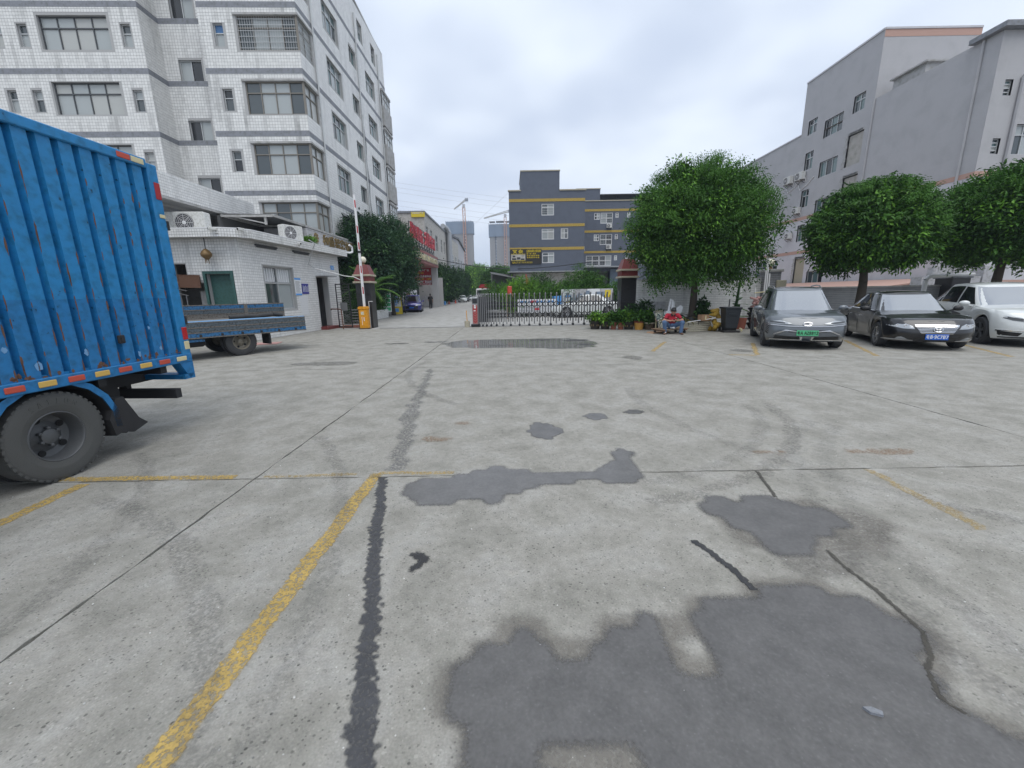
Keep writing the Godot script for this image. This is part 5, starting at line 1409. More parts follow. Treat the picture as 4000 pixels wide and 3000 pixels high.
func folding_gate() -> void:
	gate_pillar(v(-7.42, 0, -21.47), "black granite gate pillar with red cap and globe lamp by the barrier", true)
	gate_pillar(v(5.76, 0, -20.68), "black granite gate pillar with red cap behind the potted plants", false)
	var g := Geo.new(); g.box(v(0, 0, 0), v(0.03, 1.35, 0.02)); g.box(v(0.0, 1.33, 0), v(0.22, 1.36, 0.02))
	solo("white_conduit", "white conduit on the black pillar beside the barrier", "conduit", g, M.frame_white, v(-7.2, 0.0, -21.085))
	# barrier
	var o := thing("parking_barrier", "orange parking barrier box with raised red and white arm", "barrier", v(-7.36, 0, -20.75))
	g = Geo.new(); g.bbox(v(-0.215, 0.03, -0.16), v(0.215, 0.98, 0.16), 0.02); part("cabinet", g, M.orange_metal, o)
	g = Geo.new()
	var q8 := PackedVector2Array([V(-0.235, 0.98), V(0.235, 0.98), V(0.225, 1.06), V(0.17, 1.11), V(-0.17, 1.11), V(-0.225, 1.06)])
	g.prism(q8, -0.175, 0.185); part("hood", g, M.orange_metal, o)
	g = Geo.new(); g.box(v(-0.16, 0.14, 0.16), v(0.16, 0.95, 0.168)); part("door", g, M.orange_metal, o)
	g = Geo.new()
	g.box(v(-0.10, 0.70, 0.168), v(0.06, 0.86, 0.172)); part("sign_plate", g, M.reflector_cream, o)
	g = Geo.new(); g.glyph("1118 1161 6164 1464", -0.07, 0.72, 0.12, 0.12, 0.022, 0.172, 0.176); g.box(v(-0.07, 0.2, 0.168), v(-0.05, 0.6, 0.172)); g.box(v(0.02, 0.4, 0.168), v(0.06, 0.58, 0.172))
	part("lettering", g, M.white_paint, o)
	g = Geo.new(); g.box(v(-0.27, 0, -0.2), v(0.27, 0.03, 0.22)); part("base", g, M.joint_dirt, o)
	g = Geo.new(); g.box(v(0.0, 1.1, -0.03), v(0.11, 3.7, 0.03)); g.box(v(0.005, 3.7, -0.025), v(0.105, 6.3, 0.025)); var arm := part("arm", g, M.white_paint, o)
	g = Geo.new()
	for y in [1.75, 2.75, 3.85, 4.6, 5.75]:
		for k in 1: g.prism(PackedVector2Array([V(0.045, y), V(0.10, y - 0.05), V(0.10, y + 0.28), V(0.045, y + 0.33)]), 0.031, 0.034)
	part("red_stripe", g, M.red_light, arm)
	g = Geo.new(); g.box(v(-0.02, 3.66, -0.045), v(0.13, 3.76, 0.045)); part("coupling", g, M.trim_black, arm)
	# sliding gate
	var s := thing("folding_gate", "stainless folding gate with crossed bars drawn across the entrance", "gate", v(-1.9, 0, -20.86))
	g = Geo.new(); g.bbox(v(-0.02, 0.12, -0.22), v(0.26, 1.46, 0.22), 0.015); part("drive_box", g, M.galvanised, s)
	g = Geo.new(); g.box(v(0.0, 1.16, 0.22), v(0.24, 1.40, 0.232)); part("display", g, M.glass_dark, s)
	g = Geo.new(); g.box(v(0.0, 0.16, 0.22), v(0.24, 1.1, 0.228)); part("panel", g, M.pink_panel, s)
	g = Geo.new()
	for k in 5:
		var y := 0.2 + k * 0.125
		g.prism(PackedVector2Array([V(0.01, y + 0.1), V(0.12, y), V(0.23, y + 0.1), V(0.23, y + 0.165), V(0.12, y + 0.065), V(0.01, y + 0.165)]), 0.228, 0.234)
	g.box(v(0.01, 0.85, 0.228), v(0.23, 1.0, 0.234))
	part("red_chevron", g, M.sign_red, s)
	g = Geo.new(); g.lathe([V(0, 0), V(0.04, 0), V(0.04, 0.02), V(0, 0.03)], 12, Transform3D(Basis(Vector3.RIGHT, PI / 2), v(0.12, 1.05, 0.235))); g.box(v(0.07, 0.92, 0.234), v(0.17, 1.01, 0.238)); g.box(v(0.05, 0.78, 0.234), v(0.15, 0.83, 0.238)); part("emblem", g, M.white_paint, s)
	g = Geo.new(); g.box(v(-0.1, 0.03, -0.26), v(0.32, 0.14, 0.26)); part("carriage", g, M.trim_black, s)
	# alternate tall frames (with knobs and wheels) and short dark uprights, opening out to the right
	var xs := []
	var x := 0.3
	for i in 33:
		xs.append(x)
		x += lerpf(0.09, 0.285, smoothstep(0.0, 0.62, i / 32.0)) if i < 32 else 0.0
	var scale_ := 7.0 / (x - 0.3)
	for i in xs.size(): xs[i] = 0.3 + (xs[i] - 0.3) * scale_
	var tall := Geo.new()
	tall.bbox(v(-0.024, 0.1, 0.05), v(0.024, 1.54, 0.085), 0.006); tall.bbox(v(-0.024, 0.1, -0.085), v(0.024, 1.54, -0.05), 0.006)
	tall.box(v(-0.018, 1.5, -0.06), v(0.018, 1.54, 0.06))
	var tm := tall.mesh()
	var kn := Geo.new(); kn.lathe([V(0, 1.54), V(0.036, 1.545), V(0.042, 1.58), V(0.03, 1.615), V(0.014, 1.64), V(0, 1.65)], 10, Transform3D(Basis(), v(0, 0, 0.067)))
	var km := kn.mesh(50)
	var mid := Geo.new(); mid.box(v(-0.022, 0.22, 0.02), v(0.022, 1.42, 0.045)); mid.ball(v(0, 1.45, 0.033), v(0.024, 0.03, 0.024), 8, 6)
	var mm := mid.mesh()
	var wh := Geo.new(); wh.tube(v(0, 0.06, 0.05), v(0, 0.06, 0.09), 0.058, 0.058, 12); wh.tube(v(0, 0.06, -0.09), v(0, 0.06, -0.05), 0.058, 0.058, 12)
	var wm := wh.mesh()
	for i in xs.size():
		var t := Transform3D(Basis(), v(xs[i], 0, 0))
		var pp := part("post", tm, M.steel, s, -1, t)
		part("knob", km, M.steel, pp)
		if i % 2 == 0: part("wheel", wm, M.dark_steel, pp)
		if i == xs.size() - 1: continue
		var a: float = xs[i]; var b: float = xs[i + 1]; var c := (a + b) / 2
		part("upright", mm, M.trim_black, s, -1, Transform3D(Basis(), v(c, 0, 0)))
		g = Geo.new()
		for y in [0.55, 1.08]:
			g.bar(v(a, y - 0.16, 0.05), v(b, y + 0.16, 0.05), 0.042, 0.02, Vector3.BACK); g.bar(v(a, y + 0.16, 0.06), v(b, y - 0.16, 0.06), 0.042, 0.02, Vector3.BACK)
		part("cross_bar", g, M.trim_black, s)
	g = Geo.new(); g.lathe([V(0, 0), V(0.13, 0), V(0.135, 0.3), V(0.125, 0.31), V(0.12, 0.28), V(0, 0.28)], 12)
	solo("concrete_bucket", "stained white concrete filled bucket left of the folding gate", "bucket", g, M.sandstone, v(-2.2, 0, -20.7), 40)
	g = Geo.new(); g.tube(v(0, 0.25, 0), v(-0.02, 0.82, 0), 0.018, 0.018)
	solo("orange_stake", "thin orange stake standing in the white bucket", "stake", g, M.orange_metal, v(-2.2, 0.0, -20.7))

func back_wall() -> void:
	var o := thing("tiled_boundary_wall", "grey tiled boundary wall behind the big tree and clutter", "wall", v(6.1, 0, -20.2))
	var W := wall_frame(Vector3.ZERO, v(5.75, 0, 0.55))
	var g := Geo.new(); g.box(v(0, 0, -0.25), v(5.8, 2.12, 0.0), W); part("wall", g, M.grout, o)
	tiles(o, 0, 5.8, 0, 2.13, [], 0.1, 0.083, M.tile_white, W, 241, 0.5, 0.015, 0.004)
	g = Geo.new(); g.box(v(0, 2.12, -0.29), v(5.8, 2.17, 0.03), W); part("coping", g, M.render, o)
	o = thing("brick_lamp_pillar", "grey brick pillar carrying a globe lamp at the end of the tiled wall", "pillar", v(12.1, 0, -19.6))
	for k in 30:
		g = Geo.new()
		var sh := 0.09 * (k % 2)
		for i in 4:
			var x0 := maxf(-0.33, -0.42 + i * 0.21 + sh); var x1 := minf(0.33, -0.42 + (i + 1) * 0.21 + sh - 0.012)
			if x1 > x0 + 0.02: g.box(v(x0, k * 0.079 + 0.006, -0.33), v(x1, k * 0.079 + 0.073, 0.33))
		part("brick_course", g, M.tile_grey, o)
	g = Geo.new(); g.box(v(-0.32, 0, -0.32), v(0.32, 2.38, 0.32)); part("core", g, M.joint_dirt, o)
	g = Geo.new(); g.bbox(v(-0.4, 2.37, -0.4), v(0.4, 2.5, 0.4), 0.02); part("cap", g, M.render, o)
	g = Geo.new(); g.lathe([V(0.0, 2.5), V(0.1, 2.5), V(0.07, 2.57), V(0.05, 2.64), V(0.0, 2.64)], 12); part("lamp_base", g, M.bronze, o, 50)
	g = Geo.new(); g.ball(v(0, 2.8, 0), Vector3.ONE * 0.17, 20, 14); part("lamp_globe", g, M.globe, o, 60)
	o = thing("low_boundary_wall", "darker grey tiled wall with pale coping behind the parked cars", "wall", v(12.45, 0, -19.75))
	W = wall_frame(Vector3.ZERO, v(1, 0, 0.02))
	g = Geo.new(); g.box(v(0, 0, -0.25), v(20, 1.6, 0.0), W); part("wall", g, M.grout, o)
	tiles(o, 0, 20, 0, 1.6, [], 0.2, 0.083, M.tile_grey, W, 242, 0.4, 0.014, 0.004)
	g = Geo.new(); g.box(v(0, 1.6, -0.3), v(20, 1.67, 0.05), W); part("coping", g, M.render, o)
	o = thing("dark_wall_pillar", "dark tiled wall pillar between the black sedan and the white car", "pillar", v(20.6, 0, -19.5))
	g = Geo.new(); g.bbox(v(-0.42, 0, -0.4), v(0.42, 1.95, 0.4), 0.01); part("shaft", g, M.granite_black, o)
	g = Geo.new(); g.bbox(v(-0.48, 1.95, -0.46), v(0.48, 2.03, 0.46), 0.015); part("cap", g, M.band_grey, o)
	g = Geo.new(); g.path([v(-1.6, 1.2, 0.35), v(-1.6, 1.88, 0.35), v(-1.45, 2.05, 0.35), v(0.6, 2.1, 0.3)], 0.09, 10)
	solo("white_drain_pipe", "white bent drain pipe over the low wall beside the dark pillar", "pipe", g, M.frame_white, v(20.6, 0, -19.5), 50)
	g = Geo.new()
	for i in 2: g.tube(v(0.9 * i, 0, 0), v(0.25 + 0.9 * i, 1.9, -0.2), 0.13, 0.13, 10)
	for i in 5: g.box(v(-0.6 + i * 0.8, 0.3 + 0.2 * (i % 2), -0.6), v(0.1 + i * 0.8, 1.1 + 0.5 * (i % 3), 0.0))
	solo("stored_pipes", "pale pipes and panels stored behind the low wall between two trees", "pipes", g, M.zinc_panel, v(22.2, 1.0, -22.0))
	g = Geo.new(); g.bbox(v(-0.25, 0, -0.05), v(0.2, 0.35, 0.05), 0.02)
	solo("beige_box", "small beige box fixed on the lamp pillar", "box", g, M.sandstone, v(12.45, 1.65, -19.2))

# ---------------------------------------------------------------- plants
func leaf_clump(n: int, rad: float, ll: float, lw: float, droop: float, sd: int) -> ArrayMesh:
	var r := RandomNumberGenerator.new(); r.seed = sd
	var g := Geo.new()
	for i in n:
		var c := Vector3(r.randfn(), r.randfn() * 0.7, r.randfn()) * rad * 0.55
		var d := (c.normalized() + Vector3(r.randfn(), r.randfn() - droop, r.randfn()) * 0.6).normalized()
		var s := d.cross(Vector3(r.randfn() * 0.5, 1, r.randfn() * 0.5)).normalized()
		var u := s.cross(d)
		var l := ll * r.randf_range(0.7, 1.25); var w := lw * r.randf_range(0.8, 1.2)
		var a := c; var b := c + d * l * 0.45 + s * w * 0.5 + u * w * 0.18; var e := c + d * l - u * l * 0.12; var f := c + d * l * 0.45 - s * w * 0.5 + u * w * 0.18
		g.tri(a, b, e); g.tri(a, e, f)
	return g.mesh()

func crown(parent: Node, c: Vector3, rad: Vector3, n: int, mesh: Mesh, m: Material, sd: int, inner := 0.35, size := 1.0, flat_ := 0.0) -> void:
	var r := RandomNumberGenerator.new(); r.seed = sd
	var nz := noise(sd, 1.0, 3)
	var xfs := []; var cols := []
	while xfs.size() < n:
		var d := Vector3(r.randfn(), r.randfn(), r.randfn()).normalized()
		if d.y < flat_ - 1.0: continue
		var lump := 1.0 + 0.26 * nz.get_noise_3dv(d * 1.7) + 0.2 * nz.get_noise_3dv(d * 5.0)
		var k := pow(r.randf_range(inner, 1.0), 0.45) * lump
		if nz.get_noise_3dv(d * 3.2 + Vector3.ONE * 9) < -0.33 and k > 0.8: continue
		var b := Basis.from_euler(Vector3(r.randf() * 0.8 - 0.4, r.randf() * TAU, r.randf() * 0.8 - 0.4)).scaled(Vector3.ONE * size * r.randf_range(0.75, 1.25))
		xfs.append(Transform3D(b, c + d * rad * k))
		var t := r.randf_range(0.55, 1.25) * (1.0 + 0.5 * nz.get_noise_3dv(d * 2.5 + Vector3.ONE * 4))
		if r.randf() < 0.2: cols.append(Color(2.5 * t, 2.1 * t, 1.4 * t))
		else: cols.append(Color(t, t, t * r.randf_range(0.8, 1.1)))
	# stray shoots above the outline
	for i in n / 16:
		var d := Vector3(r.randfn(), absf(r.randfn()) * 1.2, r.randfn()).normalized()
		for k in 3:
			xfs.append(Transform3D(Basis.from_scale(Vector3.ONE * 0.55 * size), c + d * rad * (1.04 + 0.05 * k)))
			cols.append(Color(1.3, 1.3, 1.0))
	many("crown", mesh, m, xfs, cols, parent)

func tree(called: String, label: String, at: Vector3, cy: float, rad: Vector3, trunk_r: float, n: int, leaf: Array, m: Material, sd: int, group := "", flat_ := 0.0, size := 1.0, lean := Vector3.ZERO) -> void:
	var o := thing(called, label, "tree", at, 0.0, group)
	var r := RandomNumberGenerator.new(); r.seed = sd
	var g := Geo.new()
	var top := v(0, cy - rad.y * 0.45, 0) + lean * 0.5
	var prev := v(0, -0.02, 0)
	for i in 5:
		var t := (i + 1) / 5.0
		var q := v(0, 0, 0).lerp(top, t) + v(r.randf_range(-0.05, 0.05), 0, r.randf_range(-0.05, 0.05)) * trunk_r * 4
		g.tube(prev, q, trunk_r * (1.25 if i == 0 else 1.0) * (1.0 - 0.45 * (t - 0.2)), trunk_r * (1.0 - 0.45 * t), 10, false)
		prev = q
	for i in 9:
		var d := Vector3(cos(i * 2.4), r.randf_range(0.1, 0.9), sin(i * 2.4))
		var e := v(0, cy, 0) + lean + d * rad * r.randf_range(0.5, 0.8)
		var s := top * r.randf_range(0.7, 1.0)
		var mid_ := s.lerp(e, 0.5) + v(0, -0.1 * rad.y, 0)
		g.tube(s, mid_, trunk_r * 0.5, trunk_r * 0.3, 7, false); g.tube(mid_, e, trunk_r * 0.3, trunk_r * 0.1, 6, false)
	part("trunk", g, M.bark, o, 50)
	crown(o, v(0, cy, 0) + lean, rad, n, leaf_clump(leaf[0], leaf[1], leaf[2], leaf[3], leaf[4], sd), m, sd, 0.3, size, flat_)

func bush(called: String, label: String, at: Vector3, rx: float, ry: float, n: int, m: Material, sd: int, leaf := [14, 0.12, 0.10, 0.04, 0.0], category := "shrub") -> void:
	var o := thing(called, label, category if called != "roof_grass" else "weeds", at)
	crown(o, v(0, ry * 0.8, 0), v(rx, ry, rx), n, leaf_clump(leaf[0], leaf[1], leaf[2], leaf[3], leaf[4], sd), m, sd, 0.05)
	var g := Geo.new()
	for i in 5: g.tube(v(0.02 * i - 0.04, 0, 0.01 * i), v(cos(i * 1.3) * rx * 0.6, ry * 1.1, sin(i * 1.3) * rx * 0.6), 0.012, 0.006, 5, false)
	part("stem", g, M.bark, o)

func vegetation() -> void:
	var ficus := [38, 0.30, 0.115, 0.055, 0.5]
	tree("ficus_tree", "biggest round clipped tree, over the seated man and black bin", v(7.6, 0, -17.3), 3.95, v(2.5, 2.35, 2.4), 0.17, 2700, ficus, M.leaf, 301, "round clipped trees along the wall", 0.12, 1.0, v(0.0, 0, 0))
	tree("ficus_tree", "round clipped tree rising right behind the black sedan", v(14.15, 0, -16.8), 3.75, v(1.88, 1.65, 1.9), 0.2, 1900, [34, 0.3, 0.155, 0.075, 0.5], M.leaf, 302, "round clipped trees along the wall", 0.15)
	tree("ficus_tree", "round clipped tree cut by the right frame edge behind the white car", v(19.3, 0, -16.6), 3.9, v(2.3, 1.8, 2.1), 0.2, 2100, [34, 0.3, 0.155, 0.075, 0.5], M.leaf, 303, "round clipped trees along the wall", 0.12)
	var loose := [22, 0.4, 0.22, 0.10, 0.3]
	tree("street_tree", "dark bushy tree right behind the left gate pillar and barrier", v(-9.9, 0, -29.5), 4.2, v(2.0, 2.6, 2.6), 0.16, 1100, loose, M.leaf_blue, 311, "dark trees along the left of the street", 0.05)
	tree("street_tree", "dark bushy tree left of the pink portal, above the pink cloth", v(-9.9, 0, -35.0), 4.4, v(2.2, 3.2, 3.0), 0.18, 1200, loose, M.leaf_blue, 312, "dark trees along the left of the street", 0.05)
	for q in [[-12.2, -64, 3.2, 2.2, "first street tree just past the pink portal"], [-12.2, -73, 3.4, 2.4, "second street tree past the pink portal, under the exhaust ducts"], [-12.4, -84, 3.6, 2.6, "street tree under the metal shed's left end"], [-12.2, -98, 3.8, 2.8, "street tree under the metal shed's right end"]]:
		tree("street_tree", q[4], v(q[0], 0, q[1]), q[2], v(q[3], q[3] * 1.25, q[3] * 1.7), 0.16, 900, loose, M.leaf_dark, 320 + int(q[1]), "dark trees along the left of the street", 0.0, 1.5)
	for q in [[-9.5, -132, 5.5, 5.0, "bright tree at the street end, left", "leaf_bright"], [-2.5, -140, 5.0, 5.5, "dull green tree at the street end, middle", "leaf"], [4.5, -136, 4.8, 5.0, "grey green tree at the street end, right beside the black shed", "leaf_dark"], [-16, -138, 5.6, 5.2, "green tree behind the metal shed end", "leaf"], [-3.0, -100, 4.4, 3.2, "leafy tree left of the black shed", "leaf"]]:
		tree("far_tree", q[4], v(q[0], 0, q[1]), q[2], v(q[3], q[3] * 0.9, q[3]), 0.25, 700, loose, M[q[5]], 340 + int(absf(q[1] + q[0])), "trees closing the far end of the street", 0.0, 2.3)
	# shrubs beyond the gate
	bush("cycad_shrub", "yellow green spiky shrub behind the orange bucket", v(0.9, 0.2, -31), 1.6, 1.35, 420, M.leaf_bright, 351, [16, 0.3, 0.34, 0.045, 0.2])
	bush("spreading_shrub", "low dark spreading shrub left of the conical tree", v(3.6, 0.3, -31.5), 2.4, 1.15, 620, M.leaf, 352, [18, 0.3, 0.2, 0.05, 0.2])
	bush("conical_shrub", "layered conical evergreen in front of slate house", v(5.6, 0.2, -31.8), 1.55, 1.85, 620, M.leaf, 353, [18, 0.3, 0.2, 0.05, 0.1])
	bush("spreading_shrub", "low dark shrub right of the conical evergreen", v(7.6, 0.3, -32), 1.5, 1.2, 380, M.leaf, 354, [18, 0.3, 0.2, 0.05, 0.2])
	bush("dark_shrub", "small dark rounded bush above the spiky shrub", v(2.6, 0.6, -37), 1.3, 1.5, 260, M.leaf_dark, 355, [18, 0.3, 0.2, 0.06, 0.2])
	bush("climbing_shrub", "weedy green shrub before the black shed", v(-1.3, 0, -41), 1.6, 1.5, 300, M.leaf, 356, [18, 0.3, 0.2, 0.06, 0.2])
	# planting by the left pillar
	var o := thing("hedge_planter", "clipped hedge in a white tiled planter right of the barrier pillar", "planter", v(-9.6, 0, -29.6))
	var g := Geo.new(); g.box(v(-1.0, 0, -2.2), v(0.2, 0.62, 0.8)); part("planter_box", g, M.grout, o)
	tiles(o, -1.0, 0.2, 0, 0.62, [], 0.2, 0.1, M.tile_white, wall_frame(v(0, 0, 0.8), v(1, 0, 0)), 243)
	tiles(o, 0, 3.0, 0, 0.62, [], 0.2, 0.1, M.tile_white, wall_frame(v(0.2, 0, 0.8), v(0, 0, -1)), 244)
	crown(o, v(-0.35, 1.15, -0.6), v(0.9, 0.65, 1.5), 420, leaf_clump(16, 0.16, 0.11, 0.06, 0.1, 360), M.leaf, 360, 0.1)
	bush("dark_shrub", "dark shrub between the guardhouse gate and the black pillar", v(-9.6, 0, -25.4), 1.1, 1.0, 300, M.leaf_dark, 361)
	bush("dark_shrub", "tall dark shrub in front of the tiled block behind guardhouse gate", v(-9.9, 0.8, -26.6), 1.3, 1.7, 420, M.leaf_dark, 362)
	o = thing("palm_tree", "small palm with arching fronds behind the left gate pillar", "palm", v(-8.6, 0, -25.6))
	g = Geo.new(); g.tube(v(0, 0, 0), v(0.05, 1.9, 0), 0.12, 0.09, 8); part("trunk", g, M.bark, o)
	var rr := RandomNumberGenerator.new(); rr.seed = 77
	for i in 16:
		g = Geo.new()
		var a := i * 2.39; var el := rr.randf_range(0.1, 1.25)
		var pq := v(0.05, 1.9, 0)
		var dir := v(cos(a) * cos(el), sin(el), sin(a) * cos(el))
		for k in 9:
			var nx := pq + dir * 0.2
			g.tube(pq, nx, 0.014, 0.012, 4, false)
			var sd := dir.cross(Vector3.UP).normalized()
			for s in [-1, 1]:
				var tip: Vector3 = nx + sd * s * (0.36 - 0.03 * k) + dir * 0.16 + v(0, -0.1, 0)
				g.tri(nx, nx + dir * 0.05, tip); g.tri(pq + dir * 0.1, pq + dir * 0.15, tip - dir * 0.1)
			dir = (dir + v(0, -0.13, 0)).normalized()
			pq = nx
		part("frond", g, M.leaf_bright if i % 3 == 0 else M.leaf, o)
	potted()

func potted() -> void:
	# x, z, radius, height, material, rim material, label
	var list := [
		[3.75, -18.3, 0.27, 0.36, "glaze_black", "glaze_black", "black glazed pot with gold band, leftmost of the pot row"],
		[4.18, -18.2, 0.25, 0.34, "glaze_black", "glaze_black", "black glazed pot with gold band, second in the row"],
		[4.48, -17.95, 0.15, 0.31, "terracotta", "terracotta", "small red pot left of its twin in the row"],
		[4.78, -17.85, 0.15, 0.31, "terracotta", "terracotta", "small red pot just left of the wide black gold pot"],
		[5.12, -17.85, 0.25, 0.33, "glaze_black", "glaze_black", "black pot with gold lettering band between red and yellow pots"],
		[5.52, -17.7, 0.235, 0.36, "glaze_yellow", "terracotta", "yellow glazed pot with red rim in the row"],
		[5.95, -17.65, 0.25, 0.31, "glaze_brown", "sandstone", "brown pot with pale rim right of the yellow pot"],
		[6.42, -17.9, 0.24, 0.3, "glaze_black", "glaze_black", "plain black pot behind the trolley, rightmost of the row"]]
	var i := 0
	for q in list:
		var o := thing("plant_pot", q[6] + ", with leafy plant", "potted plant", v(q[0], 0, q[1]), 0.0, "potted plants in front of the gate pillar")
		var R: float = q[2]; var H: float = q[3]
		var g := Geo.new()
		g.lathe([V(0.0, 0.0), V(R * 0.72, 0.0), V(R * 0.74, 0.03), V(R * 0.80, H * 0.4), V(R * 0.93, H * 0.82), V(R * 0.93, H * 0.84)], 20)
		part("pot", g, M[q[4]], o, 40)
		g = Geo.new(); g.lathe([V(R * 0.93, H * 0.82), V(R * 1.04, H * 0.85), V(R * 1.06, H), V(R * 0.95, H), V(R * 0.9, H * 0.9), V(0, H * 0.9)], 20); part("rim", g, M[q[5]], o, 40)
		if String(q[6]).contains("gold"):
			g = Geo.new()
			for k in 18:
				var a := TAU * k / 18
				if k % 3 != 2: g.cbox(v(cos(a) * R * 0.845, H * 0.5, sin(a) * R * 0.845), v(0.02, H * 0.22, 0.045), Transform3D())
			part("gold_pattern", g, M.gold_letter, o)
		var mt: Material = M.leaf_bright if i < 2 or i == 4 else M.leaf
		crown(o, v(0, H + 0.16, 0), v(R * 1.15, 0.24, R * 1.1), 46, leaf_clump(8, 0.12, 0.17, 0.07, -0.2, 370 + i), mt, 370 + i, 0.1)
		i += 1
	var o2 := thing("tall_pot_plant", "taller dark plant with long leaves behind the brown pot", "potted plant", v(5.75, 0, -18.3))
	var g2 := Geo.new(); g2.lathe([V(0, 0), V(0.2, 0), V(0.25, 0.3), V(0.22, 0.3), V(0, 0.27)], 14); part("pot", g2, M.glaze_black, o2, 40)
	crown(o2, v(0, 0.72, 0), v(0.55, 0.35, 0.4), 90, leaf_clump(10, 0.18, 0.2, 0.05, -0.2, 390), M.leaf_dark, 390, 0.1)

# ---------------------------------------------------------------- motor cars
class Car:
	var d := {}
	var L := 4.5; var W := 1.8; var H := 1.5
	var zf := 0.0; var zr := 0.0
	const LV := [[0.0, -0.10, 0.05, 0.93], [0.18, -0.02, 0.0, 0.985], [0.45, 0.0, 0.0, 1.0], [0.7, -0.03, 0.02, 0.992], [0.88, -0.09, 0.05, 0.97], [1.0, -0.17, 0.12, 0.925]]

	func setup(q: Dictionary) -> void:
		d = q; L = q.L; W = q.W; H = q.H
		zf = L / 2 - q.fo; zr = zf - q.wb

	static func lin(t: Array, x: float) -> float:
		if x <= t[0][0]: return t[0][1]
		for i in t.size() - 1:
			if x <= t[i + 1][0]: return lerpf(t[i][1], t[i + 1][1], smoothstep(0, 1, (x - t[i][0]) / (t[i + 1][0] - t[i][0])) * 0.5 + 0.5 * (x - t[i][0]) / (t[i + 1][0] - t[i][0]))
		return t[-1][1]

	func level(w: float) -> Vector3:
		for i in LV.size() - 1:
			if w <= LV[i + 1][0]:
				var t: float = (w - LV[i][0]) / (LV[i + 1][0] - LV[i][0])
				return Vector3(lerpf(LV[i][1], LV[i + 1][1], t), lerpf(LV[i][2], LV[i + 1][2], t), lerpf(LV[i][3], LV[i + 1][3], t))
		return Vector3(LV[-1][1], LV[-1][2], LV[-1][3])

	func top(z: float) -> float: return lin(d.top, z)

	func bottom(z: float) -> float:
		var b := 0.21 + 0.03 * smoothstep(L / 2 - 0.5, L / 2, absf(z))
		for c in [zf, zr]:
			var r: float = d.wr + 0.055
			if absf(z - c) < r: b = maxf(b, d.wr + sqrt(r * r - (z - c) * (z - c)))
		return b

	func half(z: float, w: float) -> float:
		var l := level(w)
		var hw := W / 2 * l.z
		var f0: float = L / 2 - d.nose; var r0: float = -L / 2 + d.tail
		if z > f0: return hw * pow(maxf(0, 1.0 - pow((z - f0) / (L / 2 + l.x - f0), d.n)), 1.0 / d.n)
		if z < r0: return hw * pow(maxf(0, 1.0 - pow((r0 - z) / (r0 + L / 2 - l.y), 3.0)), 1.0 / 3.0)
		return hw

	# point on the front face: lateral x, height y
	func front(x: float, y: float, off := 0.0) -> Vector3:
		var yb := 0.24; var yt := top(L / 2 - 0.12)
		var w := clampf((y - yb) / (yt - yb), 0, 1)
		var l := level(w)
		var f0: float = L / 2 - d.nose
		var s := clampf(absf(x) / (W / 2 * l.z), 0, 0.9995)
		var z: float = f0 + (L / 2 + l.x - f0) * pow(1.0 - pow(s, d.n), 1.0 / d.n)
		var nx: float = pow(s, d.n - 1) / (W / 2) * signf(x); var nz: float = pow(maxf(0.0, 1 - pow(s, d.n)), 1 - 1.0 / d.n) / (L / 2 - f0)
		return Vector3(x, y, z) + Vector3(nx, 0.15 * nz, nz).normalized() * off

	func fstrip(g: Geo, a: Array, b: Array, off: float, n := 14) -> void:
		var prev := []
		for i in n + 1:
			var t := i / float(n) * (a.size() - 1)
			var k := mini(int(t), a.size() - 2); var f := t - k
			var p: Vector2 = a[k].lerp(a[k + 1], f); var q: Vector2 = b[k].lerp(b[k + 1], f)
			var col := [front(q.x, q.y, -0.012)]
			for j in 4: 
				var m := q.lerp(p, j / 3.0)
				col.append(front(m.x, m.y, off))
			col.append(front(p.x, p.y, -0.012))
			if prev:
				for j in 5: g.quad(prev[j], col[j], col[j + 1], prev[j + 1])
			else: 
				for j in [1, 2, 3]: g.tri(col[0], col[j + 1], col[j])
			prev = col
		for j in [1, 2, 3]: g.tri(prev[0], prev[j], prev[j + 1])

	func body() -> Geo:
		var g := Geo.new()
		var f0: float = L / 2 - d.nose; var r0: float = -L / 2 + d.tail
		var cols := []   # each: [kind, param]
		for i in 13: cols.append([1, PI / 2 * (1.0 - i / 13.0)])
		var z := f0
		while z > r0:
			cols.append([0, z]); z -= 0.045
		for i in 11: cols.append([-1, PI / 2 * i / 10.0])
		var NV := 12
		var grid := []
		for c in cols:
			var col := []
			for k in NV + 1:
				var w := k / float(NV)
				var l := level(w)
				var x: float; var zz: float
				if c[0] == 1:
					zz = f0 + (L / 2 + l.x - f0) * pow(sin(c[1]), 2.0 / d.n); x = W / 2 * l.z * pow(maxf(0, cos(c[1])), 2.0 / d.n)
				elif c[0] == -1:
					zz = r0 - (r0 + L / 2 - l.y) * pow(sin(c[1]), 2.0 / 3.0); x = W / 2 * l.z * pow(maxf(0, cos(c[1])), 2.0 / 3.0)
				else:
					zz = c[1]; x = W / 2 * l.z
				var yb := bottom(zz); var yt := top(zz)
				# flared arches
				for cc in [zf, zr]:
					var q := Vector2(zz - cc, lerpf(yb, yt, w) - d.wr).length()
					if q < d.wr + 0.16 and x > W * 0.3: x += 0.018 * smoothstep(d.wr + 0.16, d.wr + 0.06, q)
				# shoulder crease
				if c[0] == 0: x += 0.012 * exp(-pow((w - 0.78) / 0.06, 2.0)) - 0.018 * exp(-pow((w - 0.3) / 0.16, 2.0))
				col.append(Vector3(x, lerpf(yb, yt, w), zz))
			grid.append(col)
